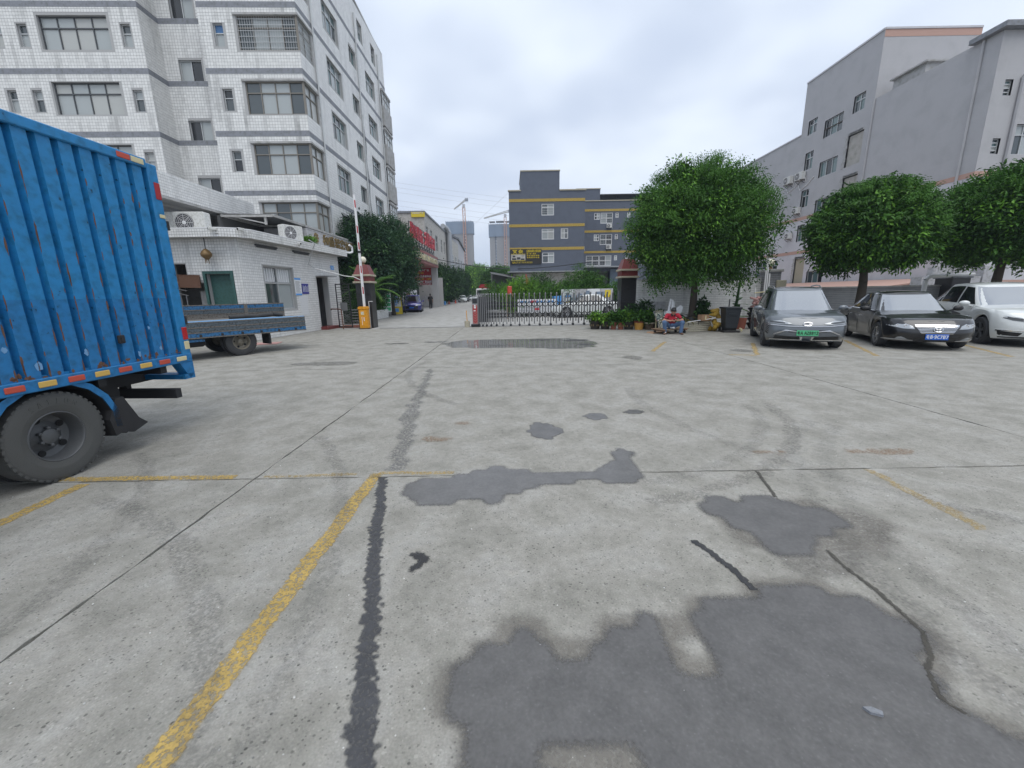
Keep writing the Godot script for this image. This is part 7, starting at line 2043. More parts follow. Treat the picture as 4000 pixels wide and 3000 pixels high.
# ---------------------------------------------------------------- lorries
func lorry_wheel(o: Node, at: Vector3, r: float, w: float, side: float, rim: Material, tyre: Material, word := "") -> void:
	var X := Transform3D(Basis(Vector3.BACK, -PI / 2 * side), at)
	var k := r * 0.56
	var g := Geo.new()
	g.lathe([V(k, -w * 0.4), V(r * 0.9, -w * 0.5), V(r * 0.985, -w * 0.42), V(r, -w * 0.3), V(r, w * 0.3), V(r * 0.985, w * 0.42), V(r * 0.95, w * 0.46), V(r * 0.93, w * 0.49), V(r * 0.86, w * 0.51), V(r * 0.72, w * 0.52), V(r * 0.70, w * 0.50), V(k * 1.06, w * 0.47), V(k, w * 0.42)], 48, X)
	for i in 44:   # tread shoulder blocks
		var a := TAU * i / 44.0
		g.box(v(-0.022, 0, -0.024), v(0.003, w * 0.17, 0.010), X * Transform3D(Basis(Vector3.UP, -a), v(cos(a) * r, w * 0.28, sin(a) * r)))
	var t := part("tyre", g, tyre, o, 34)
	g = Geo.new()
	g.lathe([V(k * 1.02, w * 0.44), V(k * 0.98, w * 0.46), V(k * 0.93, w * 0.40), V(k * 0.88, w * 0.1), V(k * 0.84, -w * 0.12), V(k * 0.62, -w * 0.2), V(k * 0.42, -w * 0.12), V(k * 0.32, -w * 0.02), V(k * 0.30, w * 0.1), V(k * 0.14, w * 0.16), V(0.0, w * 0.16)], 36, X)
	var rr := part("rim", g, rim, t, 34)
	g = Geo.new()
	for i in 5:
		var a := TAU * (i + 0.3) / 5
		var c := X * v(cos(a) * k * 0.70, -w * 0.145, sin(a) * k * 0.70)
		g.lathe([V(0, 0.0), V(k * 0.13, 0.0), V(k * 0.13, 0.008), V(0, 0.008)], 14, Transform3D(X.basis, c))
	part("hand_hole", g, M.black_void, rr)
	g = Geo.new()
	for i in 6:
		var a := TAU * i / 6
		g.lathe([V(0.016, 0.0), V(0.016, 0.03), V(0.010, 0.035), V(0, 0.036)], 6, Transform3D(X.basis, X * v(cos(a) * k * 0.36, -w * 0.02, sin(a) * k * 0.36)))
	part("wheel_nut", g, rim, rr)
	for i in word.length():
		var tm := text(word[i], r * 0.115, 0.006)
		var a := deg_to_rad(118.0 - i * 12.5)
		var u := Transform3D(X.basis * Basis(v(cos(a - PI / 2), 0, -sin(a - PI / 2)), v(cos(a), 0, -sin(a)), Vector3.UP) , X * v(cos(a) * r * 0.80, w * 0.515, -sin(a) * r * 0.80))
		# stand each letter with its foot towards the hub
		var radial := Vector3(0, sin(a), -cos(a)); var along := Vector3(0, sin(a - PI / 2), -cos(a - PI / 2))
		u = Transform3D(Basis(along, radial, along.cross(radial)), at + v(side * w * 0.517, 0, 0) + radial * r * 0.80)
		part("raised_letter", tm, M.rubber_dusty, t, -1, u)

# thin irregular flake on the flank of the lorry (plane x = 0)
func flake(g: Geo, z: float, y: float, a: float, b: float) -> void:
	var c := PackedVector2Array()
	for i in 9: c.append(V(-z + a * cos(TAU * i / 9) * rng.randf_range(0.5, 1.2), y + b * sin(TAU * i / 9) * rng.randf_range(0.5, 1.2)))
	g.prism(c, 0.0004, 0.0018, Transform3D(Basis(v(0, 0, -1), Vector3.UP, Vector3.RIGHT), Vector3.ZERO))

func box_lorry() -> void:
	# right flank lies in local x = 0, rear end at z = 0, the cab is towards +z
	var yaw := atan2(-0.048, 1.0)
	var o := thing("blue_box_lorry", "blue corrugated box lorry cut by the left frame edge, nearest vehicle", "lorry", v(-4.03, 0, -5.05), yaw)
	var y0 := 0.95; var y1 := 3.05; var Lx := 5.4
	# pressed side wall: narrow grooves between wide flats
	var prof := []   # z, x
	var z := 0.10
	for i in 30:
		prof.append_array([V(z, -0.055), V(z + 0.034, -0.055), V(z + 0.048, 0.0), V(z + 0.161, 0.0), V(z + 0.175, -0.055)])
		z += 0.175
	var bands := [[y0, 1.62, "truck_blue_low"], [1.62, 2.46, "truck_blue"], [2.46, y1, "truck_blue"]]
	for b in bands:
		var g := Geo.new()
		for i in prof.size() - 1:
			var p: Vector2 = prof[i]; var q: Vector2 = prof[i + 1]
			g.quad(v(p.y, b[0], p.x), v(p.y, b[1], p.x), v(q.y, b[1], q.x), v(q.y, b[0], q.x))
		part("side_panel", g, M[b[2]], o)
	var g := Geo.new()
	g.box(v(-2.1, y0, 0.02), v(-0.05, y1, 0.06)); g.box(v(-2.1, y0, 0.06), v(-2.05, y1, Lx)); g.box(v(-2.1, y1 - 0.02, 0.0), v(-0.02, y1 + 0.02, Lx)); g.box(v(-2.1, y0 - 0.02, 0.0), v(-0.02, y0 + 0.02, Lx)); g.box(v(-2.1, y0, Lx - 0.05), v(-0.03, y1, Lx))
	part("box_body", g, M.truck_blue, o)
	g = Geo.new(); g.bbox(v(-0.09, y0 - 0.02, -0.03), v(0.022, y1 + 0.04, 0.10), 0.008)
	part("corner_post", g, M.truck_blue, o)
	g = Geo.new(); g.bbox(v(-0.08, y1 - 0.02, 0.10), v(0.03, y1 + 0.075, Lx), 0.01); part("top_rail", g, M.truck_blue, o)
	g = Geo.new(); g.bbox(v(-0.08, 0.845, -0.03), v(0.026, 0.95, Lx), 0.008); part("bottom_rail", g, M.truck_blue_low, o)
	var cols := ["reflector_cream", "reflector_red", "amber", "reflector_red", "amber", "reflector_red", "amber", "reflector_red"]
	for i in 8:
		g = Geo.new(); g.bbox(v(0.022, 0.872, 0.06 + i * 0.235), v(0.036, 0.925, 0.20 + i * 0.235), 0.006); part("reflector", g, M[cols[i]], o)
	for i in 2:
		g = Geo.new(); g.bbox(v(0.028, y1 + 0.0, 0.14 + i * 0.155), v(0.038, y1 + 0.055, 0.285 + i * 0.155), 0.004); part("reflector", g, M[["reflector_cream", "reflector_red"][i]], o)
	for q in [[2.72, 2.9, "sign_red"], [2.52, 2.56, "reflector_cream"], [1.0, 1.1, "reflector_cream"], [1.12, 1.27, "red_light"]]:
		g = Geo.new(); g.bbox(v(0.018, q[0], -0.02), v(0.032, q[1], 0.05), 0.005); part("rear_reflector", g, M[q[2]], o)
	g = Geo.new()
	for y in [1.35, 2.45]: g.tube(v(0.0, y - 0.05, -0.05), v(0.0, y + 0.05, -0.05), 0.025, 0.025, 10)
	part("door_hinge", g, M.chassis, o)
	g = Geo.new(); g.bbox(v(0.0, 1.165, 0.765), v(0.03, 1.25, 0.83), 0.006); g.box(v(0.03, 1.18, 0.785), v(0.036, 1.225, 0.81)); part("side_marker", g, M.chassis, o)
	# dents and paint repair patches with hard edges
	g = Geo.new()
	for q in [[1.03, 0.62, 0.022], [1.06, 0.35, 0.018], [1.12, 1.15, 0.022], [1.05, 1.55, 0.03], [1.22, 1.75, 0.022], [1.3, 0.45, 0.015]]:
		flake(g, q[1], q[0], q[2], q[2] * 1.5)
	part("paint_chip", g, M.pale_blue, o)
	# rust eating the edges of the pressed grooves and the foot of the panels
	g = Geo.new()
	for i in 190:
		var zz := 0.10 + 0.175 * (rng.randi() % 16) + (0.158 if rng.randf() < 0.6 else 0.05)
		var yy := y0 + 0.02 + (y1 - y0 - 0.3) * pow(rng.randf(), 1.6)
		flake(g, zz, yy, rng.randf_range(0.003, 0.010), rng.randf_range(0.02, 0.09))
	for i in 40: flake(g, rng.randf_range(0.1, 3.0), y0 + rng.randf_range(0.0, 0.05), rng.randf_range(0.01, 0.035), rng.randf_range(0.01, 0.03))
	part("rust_patch", g, M.rust_board, o).set_meta("kind", "stuff")
	# running gear
	g = Geo.new(); g.box(v(-1.55, 0.62, -0.1), v(-1.4, 0.86, Lx + 1.5)); g.box(v(-0.65, 0.62, -0.1), v(-0.5, 0.86, Lx + 1.5))
	for zz in [0.3, 1.0, 2.6, 4.0]: g.box(v(-2.05, 0.76, zz), v(-0.03, 0.85, zz + 0.08))
	part("chassis", g, M.chassis, o)
	g = Geo.new(); g.tube(v(-1.8, 0.42, 1.52), v(-0.2, 0.42, 1.52), 0.09, 0.09, 12); g.ball(v(-1.03, 0.42, 1.52), v(0.2, 0.2, 0.2), 14, 10); part("axle", g, M.chassis, o, 40)
	lorry_wheel(o, v(-0.13, 0.405, 1.52), 0.405, 0.22, 1.0, M.rim_dusty, M.rubber_dusty, "SAILUN")
	lorry_wheel(o, v(-0.40, 0.405, 1.52), 0.405, 0.22, 1.0, M.rim_dusty, M.rubber)
	lorry_wheel(o, v(-1.95, 0.405, 1.52), 0.405, 0.22, -1.0, M.rim_dusty, M.rubber)
	lorry_wheel(o, v(-0.2, 0.405, 5.6), 0.405, 0.22, 1.0, M.rim_dusty, M.rubber_dusty)
	lorry_wheel(o, v(-1.9, 0.405, 5.6), 0.405, 0.22, -1.0, M.rim_dusty, M.rubber)
	# mudguard: blue arch with a torn black flap
	for s in [0, 1]:
		g = Geo.new()
		var pts := []
		for i in 11:
			var a := deg_to_rad(-8.0 + i * 19.6)
			pts.append(v(0, 0.40 + 0.475 * sin(a), 1.52 - 0.50 * cos(a)))
		for i in 10:
			g.quad(pts[i] + v(-0.5 if s else -0.014, 0, 0), pts[i] + v(0.0, 0, 0), pts[i + 1] + v(0.0, 0, 0), pts[i + 1] + v(-0.5 if s else -0.014, 0, 0))
			if s == 0:
				var c := v(0, 0.40, 1.52)
				var q0: Vector3 = c + (pts[i] - c) * 1.12; var q1: Vector3 = c + (pts[i + 1] - c) * 1.12
				g.quad(pts[i], q0, q1, pts[i + 1])
		part("mudguard", g, M.chassis if s else M.truck_blue_low, o)
	g = Geo.new()
	var fl := PackedVector2Array([V(-0.98, 0.62), V(-1.08, 0.42), V(-1.05, 0.24), V(-0.99, 0.255), V(-0.95, 0.235), V(-0.91, 0.25), V(-0.86, 0.22), V(-0.69, 0.275), V(-0.78, 0.36), V(-0.90, 0.62)])
	g.prism(fl, -0.5, 0.0, Transform3D(Basis(v(0, 0, -1), Vector3.UP, Vector3.RIGHT), v(0, 0, 0)))
	part("mud_flap", g, M.chassis, o)
	g = Geo.new(); g.box(v(-1.95, 0.43, 0.16), v(-0.03, 0.54, 0.24)); g.box(v(-0.75, 0.5, 0.17), v(-0.65, 0.8, 0.23)); g.box(v(-1.5, 0.5, 0.17), v(-1.4, 0.8, 0.23)); part("under_bar", g, M.chassis, o)
	g = Geo.new(); g.tube(v(-1.3, 0.6, 0.75), v(-0.35, 0.6, 0.75), 0.15, 0.15, 16); part("air_tank", g, M.chassis, o, 40)
	g = Geo.new()
	g.prism(PackedVector2Array([V(0.03, 0.845), V(0.03, 0.70), V(-0.04, 0.64), V(-0.16, 0.845)]), -0.10, 0.02, Transform3D(Basis(v(0, 0, -1), Vector3.UP, Vector3.RIGHT), v(0, 0, 0)))
	g.box(v(-2.1, 0.64, -0.03), v(0.02, 0.70, 0.12))
	part("rear_bumper", g, M.truck_blue_low, o)
	# cab outside the picture
	g = Geo.new(); g.bbox(v(-2.05, 0.55, Lx + 0.15), v(-0.03, 2.35, Lx + 1.95), 0.15); part("cab", g, M.truck_blue, o)

func flatbed() -> void:
	# near flank local x = 0 (towards the camera), rear end at z = 0, front towards +z
	var a := deg_to_rad(36.0)
	var dr := v(sin(a), 0, -cos(a))
	var o := thing("flatbed_lorry", "old blue flatbed lorry with a lowered side board behind the box lorry", "lorry", v(-7.72, 0, -11.62) + dr * 1.9, atan2(-dr.x, -dr.z))
	var Lx := 4.6; var W := 1.75
	var g := Geo.new(); g.box(v(-W, 0.93, 0.0), v(0, 1.0, Lx)); part("bed_floor", g, M.old_board, o)
	# planks of the floor
	for i in 7:
		g = Geo.new(); g.box(v(-W + 0.02 + i * 0.247, 1.0, 0.02), v(-W + 0.255 + i * 0.247, 1.014, Lx - 0.02)); part("floor_plank", g, M.old_board, o)
	var board := func(x: float, yb: float, h: float, z0: float, z1: float, ms: Array) -> void:
		var e := Geo.new()
		var n := 3
		for k in n:
			var y := yb + h * k / n
			e = Geo.new(); e.bbox(v(x + 0.006 * (k % 2), y + 0.012, z0), v(x + 0.035, y + h / n - 0.012, z1), 0.008)
			part("side_board", e, M[ms[k]], o)
		var xx := x + 0.035
		for k in n + 1:
			e = Geo.new(); e.box(v(minf(x, xx) - 0.008, yb + h * k / n - 0.015, z0), v(maxf(x, xx) + 0.008, yb + h * k / n + 0.015, z1))
			part("board_rib", e, M.old_board, o)
	board.call(-W, 1.0, 0.42, -0.25, Lx, ["old_board", "old_grey", "old_blue"])
	board.call(0.045, 0.60, 0.40, 0.0, Lx - 0.02, ["old_blue", "old_grey", "old_grey"])
	g = Geo.new()
	for z in [0.9, 2.6, 4.2]: g.box(v(-W - 0.02, 0.98, z), v(-W + 0.06, 1.44, z + 0.1))
	part("stake", g, M.old_board, o)
	g = Geo.new()
	for k in 9:
		g.tube(v(0.05, 1.0, 0.2 + k * 0.5), v(0.05, 1.0, 0.34 + k * 0.5), 0.025, 0.025, 8); g.box(v(0.08, 0.62, 0.3 + k * 0.5), v(0.095, 0.68, 0.36 + k * 0.5))
	part("hinge", g, M.chassis, o)
	g = Geo.new(); g.path([v(0.03, 1.005, 0.0), v(0.05, 1.02, 1.2), v(0.04, 1.01, 3.2), v(0.05, 1.0, Lx)], 0.028, 7); part("edge_rail", g, M.pale_blue, o, 40)
	g = Geo.new()
	g.box(v(-W, 0.70, 0.05), v(-0.05, 0.92, 0.16)); g.box(v(-1.3, 0.6, 0.1), v(-1.15, 0.9, Lx + 1.5)); g.box(v(-0.6, 0.6, 0.1), v(-0.45, 0.9, Lx + 1.5)); g.box(v(-W, 0.82, 1.0), v(-0.02, 0.92, 1.1)); g.box(v(-W, 0.82, 3.0), v(-0.02, 0.92, 3.1))
	part("chassis", g, M.chassis, o)
	lorry_wheel(o, v(-0.12, 0.40, 1.85), 0.40, 0.22, 1.0, M.rim_old, M.rubber)
	lorry_wheel(o, v(-0.38, 0.40, 1.85), 0.40, 0.22, 1.0, M.rim_old, M.rubber)
	lorry_wheel(o, v(-W + 0.1, 0.40, 1.85), 0.40, 0.22, -1.0, M.rim_old, M.rubber)
	lorry_wheel(o, v(-0.12, 0.40, 5.3), 0.40, 0.22, 1.0, M.rim_old, M.rubber)
	lorry_wheel(o, v(-W + 0.1, 0.40, 5.3), 0.40, 0.22, -1.0, M.rim_old, M.rubber)
	g = Geo.new(); g.box(v(-0.5, 0.25, 1.05), v(-0.02, 0.75, 1.1)); part("mud_flap", g, M.chassis, o)
	g = Geo.new(); g.box(v(0.0, 0.50, 2.75), v(0.05, 0.56, 4.3)); part("side_guard", g, M.old_blue, o)
	g = Geo.new(); g.bbox(v(-0.75, 0.35, 2.7), v(-0.1, 0.75, 3.7), 0.04); part("fuel_tank", g, M.chassis, o)
	g = Geo.new(); g.bbox(v(-W + 0.02, 0.5, Lx + 0.2), v(-0.05, 2.0, Lx + 1.8), 0.12); part("cab", g, M.old_blue, o)
	var t := Geo.new()
	t.path([v(0, 0.05, 0), v(0.05, 0.09, 0.3), v(0.0, 0.05, 0.7), v(-0.03, 0.06, 1.1), v(0, 0.05, 1.5)], 0.06, 8)
	solo("black_tarpaulin", "rolled black tarpaulin lying on the flatbed floor", "tarpaulin", t, M.rubber, o.transform * v(-0.75, 1.01, 0.3), 60, "", o.rotation.y)

# ---------------------------------------------------------------- figures: bones joined by a smooth minimum, meshed as surface nets
func flesh(st: SurfaceTool, bones: Array, cell: float, k: float) -> void:
	var lo := Vector3.INF; var hi := -Vector3.INF
	for b in bones:
		var r: float = maxf(b[2], b[3]) + k + cell * 2
		for p in [b[0], b[1]]:
			lo = lo.min(p - Vector3.ONE * r); hi = hi.max(p + Vector3.ONE * r)
	var n := Vector3i(((hi - lo) / cell).ceil()) + Vector3i.ONE
	var f := PackedFloat32Array(); f.resize(n.x * n.y * n.z); f.fill(1.0)
	for b in bones:
		var a: Vector3 = b[0]; var c: Vector3 = b[1]; var ra: float = b[2]; var rb: float = b[3]
		var sq: Vector3 = b[4] if b.size() > 4 else Vector3.ONE   # flattening
		var r := maxf(ra, rb) + k + cell * 2
		var i0 := Vector3i(((a.min(c) - Vector3.ONE * r - lo) / cell).floor()).clamp(Vector3i.ZERO, n - Vector3i.ONE)
		var i1 := Vector3i(((a.max(c) + Vector3.ONE * r - lo) / cell).ceil()).clamp(Vector3i.ZERO, n - Vector3i.ONE)
		var ac := (c - a) * sq
		var l2 := maxf(ac.length_squared(), 1e-9)
		for z in range(i0.z, i1.z + 1):
			for y in range(i0.y, i1.y + 1):
				var at := (z * n.y + y) * n.x
				for x in range(i0.x, i1.x + 1):
					var q := (lo + Vector3(x, y, z) * cell - a) * sq
					var t := clampf(q.dot(ac) / l2, 0, 1)
					var d := (q - ac * t).length() - lerpf(ra, rb, t)
					var e := f[at + x]
					var h := maxf(k - absf(d - e), 0) / k
					f[at + x] = minf(d, e) - h * h * k * 0.25
	var idx := {}
	var verts := PackedVector3Array()
	var X := n.x; var XY := n.x * n.y
	for z in n.z - 1:
		for y in n.y - 1:
			for x in n.x - 1:
				var o := z * XY + y * X + x
				var s := 0
				var vals := [f[o], f[o + 1], f[o + X], f[o + X + 1], f[o + XY], f[o + XY + 1], f[o + XY + X], f[o + XY + X + 1]]
				for i in 8:
					if vals[i] < 0: s += 1
				if s == 0 or s == 8: continue
				var p := Vector3.ZERO; var m := 0
				for e in [[0, 1], [2, 3], [4, 5], [6, 7], [0, 2], [1, 3], [4, 6], [5, 7], [0, 4], [1, 5], [2, 6], [3, 7]]:
					var va: float = vals[e[0]]; var vb: float = vals[e[1]]
					if (va < 0) != (vb < 0):
						var t := va / (va - vb)
						var pa := Vector3(e[0] & 1, (e[0] >> 1) & 1, e[0] >> 2); var pb := Vector3(e[1] & 1, (e[1] >> 1) & 1, e[1] >> 2)
						p += pa.lerp(pb, t); m += 1
				idx[o] = verts.size()
				verts.append(lo + (Vector3(x, y, z) + p / m) * cell)
	var quad := func(a: int, b: int, c: int, d: int, flip: bool) -> void:
		var q := [verts[idx[a]], verts[idx[b]], verts[idx[c]], verts[idx[d]]]
		if flip: q.reverse()
		for i in [0, 2, 1, 0, 3, 2]: st.add_vertex(q[i])
	for o in idx:
		var x: int = o % X; var y: int = (o / X) % n.y; var z: int = o / XY
		var v0 := f[o] < 0
		if y > 0 and z > 0 and x < X - 1 and (f[o + 1] < 0) != v0: quad.call(o - X - XY, o - XY, o, o - X, not v0)
		if x > 0 and z > 0 and (f[o + X] < 0) != v0: quad.call(o - 1 - XY, o - 1, o, o - XY, not v0)
		if x > 0 and y > 0 and (f[o + XY] < 0) != v0: quad.call(o - 1 - X, o - X, o, o - 1, not v0)

func fleshed(called: String, sets: Array, m: Material, parent: Node) -> void:
	var st := SurfaceTool.new()
	st.begin(Mesh.PRIMITIVE_TRIANGLES)
	st.set_smooth_group(0)
	for s in sets: flesh(st, s[0], s[1], s[2])
	st.index()
	st.generate_normals()
	part(called, st.commit(), m, parent)

func hand_bones(wr: Vector3, fwd: Vector3, up: Vector3, curl: float) -> Array:
	var f := fwd.normalized(); var s := up.cross(f).normalized(); var u := f.cross(s)
	var out := [[wr, wr + f * 0.075, 0.024, 0.03, Vector3.ONE]]
	for i in 4:
		var base := wr + f * 0.085 + s * (0.033 - 0.022 * i)
		var l: float = [0.036, 0.042, 0.039, 0.03][i]
		var p1 := base + f * l * cos(curl * 0.5) - u * l * sin(curl * 0.5)
		var p2 := p1 + f * l * 0.75 * cos(curl) - u * l * 0.75 * sin(curl)
		var p3 := p2 + f * l * 0.55 * cos(curl * 1.5) - u * l * 0.55 * sin(curl * 1.5)
		out.append_array([[wr + f * 0.05 + s * (0.028 - 0.018 * i), base, 0.012, 0.0105], [base, p1, 0.0105, 0.0095], [p1, p2, 0.0095, 0.0085], [p2, p3, 0.0085, 0.007]])
	var t0 := wr + f * 0.025 + s * 0.03
	out.append_array([[t0, t0 + s * 0.03 + f * 0.03 - u * 0.01, 0.014, 0.011], [t0 + s * 0.03 + f * 0.03 - u * 0.01, t0 + s * 0.035 + f * 0.06 - u * 0.02, 0.0105, 0.0085]])
	return out

func seated_man() -> void:
	var o := thing("person", "person in red polo and blue jeans sitting low, bent over a phone", "person", v(6.1, 0, -15.52), -0.12)
	var hip := v(0, 0.32, -0.16); var chest := v(0, 0.58, -0.08); var neck := v(0, 0.74, 0.02)
	var sl := v(-0.19, 0.705, -0.03); var sr := v(0.19, 0.705, -0.03)
	var el := v(-0.335, 0.53, 0.09); var er := v(0.335, 0.53, 0.09)
	var wl := v(-0.115, 0.515, 0.20); var wr := v(0.125, 0.525, 0.20)
	var kl := v(-0.32, 0.45, 0.14); var kr := v(0.32, 0.44, 0.16)
	var al := v(-0.27, 0.10, 0.10); var ar := v(0.29, 0.09, 0.16)
	var head := v(0, 0.845, 0.075)
	var body := [[hip, chest, 0.125, 0.125], [chest, neck, 0.12, 0.055], [neck, head, 0.05, 0.052], [sl, sr, 0.06, 0.06], [sl, el, 0.048, 0.04], [el, wl, 0.042, 0.029], [sr, er, 0.048, 0.04], [er, wr, 0.042, 0.029], [hip + v(-0.09, 0, 0), kl, 0.075, 0.055], [kl, al, 0.055, 0.038], [hip + v(0.09, 0, 0), kr, 0.075, 0.055], [kr, ar, 0.055, 0.038], [al + v(0, -0.02, 0), al + v(0, -0.055, 0.03), 0.036, 0.036], [ar + v(0, -0.02, 0), ar + v(0, -0.05, 0.03), 0.036, 0.036]]
	# head tilted down to the phone
	var fw := v(0, -0.62, 0.78).normalized(); var up := v(0, 0.78, 0.62).normalized()
	var H := func(x: float, y: float, z: float) -> Vector3: return head + Vector3.RIGHT * x + up * y + fw * z
	var face := [[H.call(0, 0.045, -0.012), H.call(0, 0.03, 0.015), 0.088, 0.085], [H.call(0, -0.03, 0.025), H.call(0, -0.085, 0.045), 0.064, 0.042], [H.call(0, 0.0, 0.085), H.call(0, -0.03, 0.108), 0.012, 0.016], [H.call(-0.03, 0.025, 0.085), H.call(0.03, 0.025, 0.085), 0.014, 0.014], [H.call(-0.022, -0.062, 0.078), H.call(0.022, -0.062, 0.078), 0.012, 0.012], [H.call(-0.086, 0.01, -0.005), H.call(-0.092, -0.02, -0.012), 0.02, 0.013], [H.call(0.086, 0.01, -0.005), H.call(0.092, -0.02, -0.012), 0.02, 0.013], [H.call(0, -0.05, -0.02), neck, 0.055, 0.052]]
	var lh := hand_bones(wl, v(0.9, 0.12, 0.25), v(0, 1, -0.2), 0.9); var rh := hand_bones(wr, v(-0.9, 0.1, 0.25), v(0, -1, 0.3), -0.9)
	fleshed("body", [[body, 0.014, 0.03], [face, 0.0065, 0.022], [lh, 0.0055, 0.007], [rh, 0.0055, 0.007]], M.skin, o)
	var g := Geo.new()
	for s in [-1.0, 1.0]: g.ball(H.call(0.032 * s, 0.012, 0.083), v(0.013, 0.006, 0.008), 8, 6)
	part("eye", g, M.hair, o)
	fleshed("hair", [[[[H.call(0, 0.062, -0.03), H.call(0, 0.075, 0.015), 0.090, 0.078], [H.call(0, 0.02, -0.055), H.call(0, 0.05, -0.03), 0.075, 0.088], [H.call(-0.07, 0.03, -0.01), H.call(-0.05, 0.08, 0.03), 0.022, 0.03], [H.call(0.07, 0.03, -0.01), H.call(0.05, 0.08, 0.03), 0.022, 0.03]], 0.009, 0.03]], M.hair, o)
	fleshed("polo_shirt", [[[[hip + v(0, 0.13, 0.0), chest + v(0, -0.02, 0.02), 0.14, 0.155, v(0.86, 1, 1)], [hip + v(0, 0.17, 0.06), chest, 0.12, 0.13], [chest, neck + v(0, -0.05, -0.03), 0.155, 0.085, v(0.8, 1, 1)], [sl, sr, 0.072, 0.072], [sl, sl.lerp(el, 0.62), 0.07, 0.064], [sr, sr.lerp(er, 0.62), 0.07, 0.064], [neck + v(0, -0.035, -0.01), neck + v(0, 0.0, 0.0), 0.07, 0.066]], 0.013, 0.035]], M.shirt_red, o)
	g = Geo.new()
	for s in [-1.0, 1.0]:
		g.quad(neck + v(0.015 * s, -0.005, 0.075), neck + v(0.075 * s, 0.02, 0.03), neck + v(0.095 * s, -0.035, 0.055), neck + v(0.04 * s, -0.075, 0.105))
		var c := sl if s < 0 else sr; var e := el if s < 0 else er
		g.tube(c.lerp(e, 0.66), c.lerp(e, 0.75), 0.068, 0.066, 14, false)
	part("collar_and_cuffs", g, M.black_cloth, o)
	fleshed("jeans", [[[[hip + v(-0.08, -0.01, 0.02), hip + v(0.08, -0.01, 0.02), 0.13, 0.13], [hip + v(0, 0.02, 0), hip + v(0, 0.02, 0.16), 0.10, 0.07], [hip + v(-0.09, -0.01, 0), kl, 0.10, 0.078], [kl, al + v(0, 0.03, 0), 0.078, 0.062], [hip + v(0.09, -0.01, 0), kr, 0.10, 0.078], [kr, ar + v(0, 0.0, 0), 0.078, 0.062]], 0.014, 0.035]], M.denim, o)
	fleshed("shoe", [[[[al + v(0, -0.06, -0.02), al + v(-0.06, -0.068, 0.16), 0.04, 0.034], [ar + v(0, -0.05, -0.02), ar + v(0.02, -0.058, 0.17), 0.04, 0.034]], 0.011, 0.02]], M.leather, o)
	g = Geo.new(); g.tube(al + v(0, 0.06, 0), al + v(0, -0.04, 0.01), 0.046, 0.043, 12); part("sock", g, M.foam_white, o, 40)
	g = Geo.new(); g.box(v(0.07, 0.625, 0.128), v(0.12, 0.635, 0.134)); part("chest_mark", g, M.foam_white, o)
	g = Geo.new(); g.bbox(v(-0.037, -0.004, -0.075), v(0.037, 0.004, 0.075), 0.003)
	var ph := solo("mobile_phone", "dark phone in the seated man's hands", "phone", g, M.glass_dark, v(6.1, 0.535, -15.29))
	ph.rotation = Vector3(0.5, 0.2, 0.1)

func walking_person() -> void:
	var o := thing("person", "person in black clothes and white shoes walking away down the street", "person", v(-9.35, 0, -48.6), PI + 0.2)
	var hip := v(0, 0.92, 0); var neck := v(0, 1.45, 0.02); var sl := v(-0.19, 1.38, 0); var sr := v(0.19, 1.38, 0)
	var kl := v(-0.1, 0.5, 0.08); var kr := v(0.1, 0.5, -0.03); var al := v(-0.1, 0.09, 0.06); var ar := v(0.1, 0.1, -0.2)
	var el := v(-0.27, 1.1, -0.05); var er := v(0.27, 1.1, 0.05); var wl := v(-0.26, 0.86, 0.06); var wr := v(0.24, 0.95, 0.22)
	fleshed("body", [[[[hip, neck, 0.12, 0.07], [sl, sr, 0.06, 0.06], [neck, v(0, 1.6, 0.03), 0.055, 0.06], [v(0, 1.62, 0.03), v(0, 1.66, 0.02), 0.088, 0.09], [v(0, 1.6, 0.1), v(0, 1.57, 0.12), 0.015, 0.018], [sl, el, 0.05, 0.04], [el, wl, 0.04, 0.03], [sr, er, 0.05, 0.04], [er, wr, 0.04, 0.03], [wl, wl + v(0, -0.1, 0.02), 0.03, 0.02], [wr, wr + v(-0.02, 0.02, 0.1), 0.03, 0.02], [hip + v(-0.08, 0, 0), kl, 0.085, 0.06], [kl, al, 0.055, 0.04], [hip + v(0.08, 0, 0), kr, 0.085, 0.06], [kr, ar, 0.055, 0.04]], 0.022, 0.04]], M.skin, o)
	fleshed("hair", [[[[v(0, 1.68, 0.0), v(0, 1.62, -0.03), 0.10, 0.10], [v(0, 1.76, -0.05), v(0, 1.8, -0.05), 0.05, 0.04]], 0.02, 0.03]], M.hair, o)
	fleshed("shirt", [[[[hip + v(0, 0.02, 0), neck + v(0, -0.07, 0), 0.16, 0.13, v(0.85, 1, 1)], [sl, sr, 0.075, 0.075], [sl, sl.lerp(el, 0.7), 0.07, 0.065], [sr, sr.lerp(er, 0.7), 0.07, 0.065]], 0.022, 0.05]], M.black_cloth, o)
	fleshed("trousers", [[[[hip + v(-0.08, 0, 0), kl, 0.11, 0.085], [kl, al, 0.08, 0.07], [hip + v(0.08, 0, 0), kr, 0.11, 0.085], [kr, ar, 0.08, 0.07]], 0.022, 0.04]], M.black_cloth, o)
	fleshed("shoe", [[[[al + v(0, -0.045, -0.03), al + v(0, -0.05, 0.16), 0.05, 0.04], [ar + v(0, -0.055, -0.03), ar + v(0, -0.06, 0.15), 0.05, 0.04]], 0.02, 0.02]], M.foam_white, o)

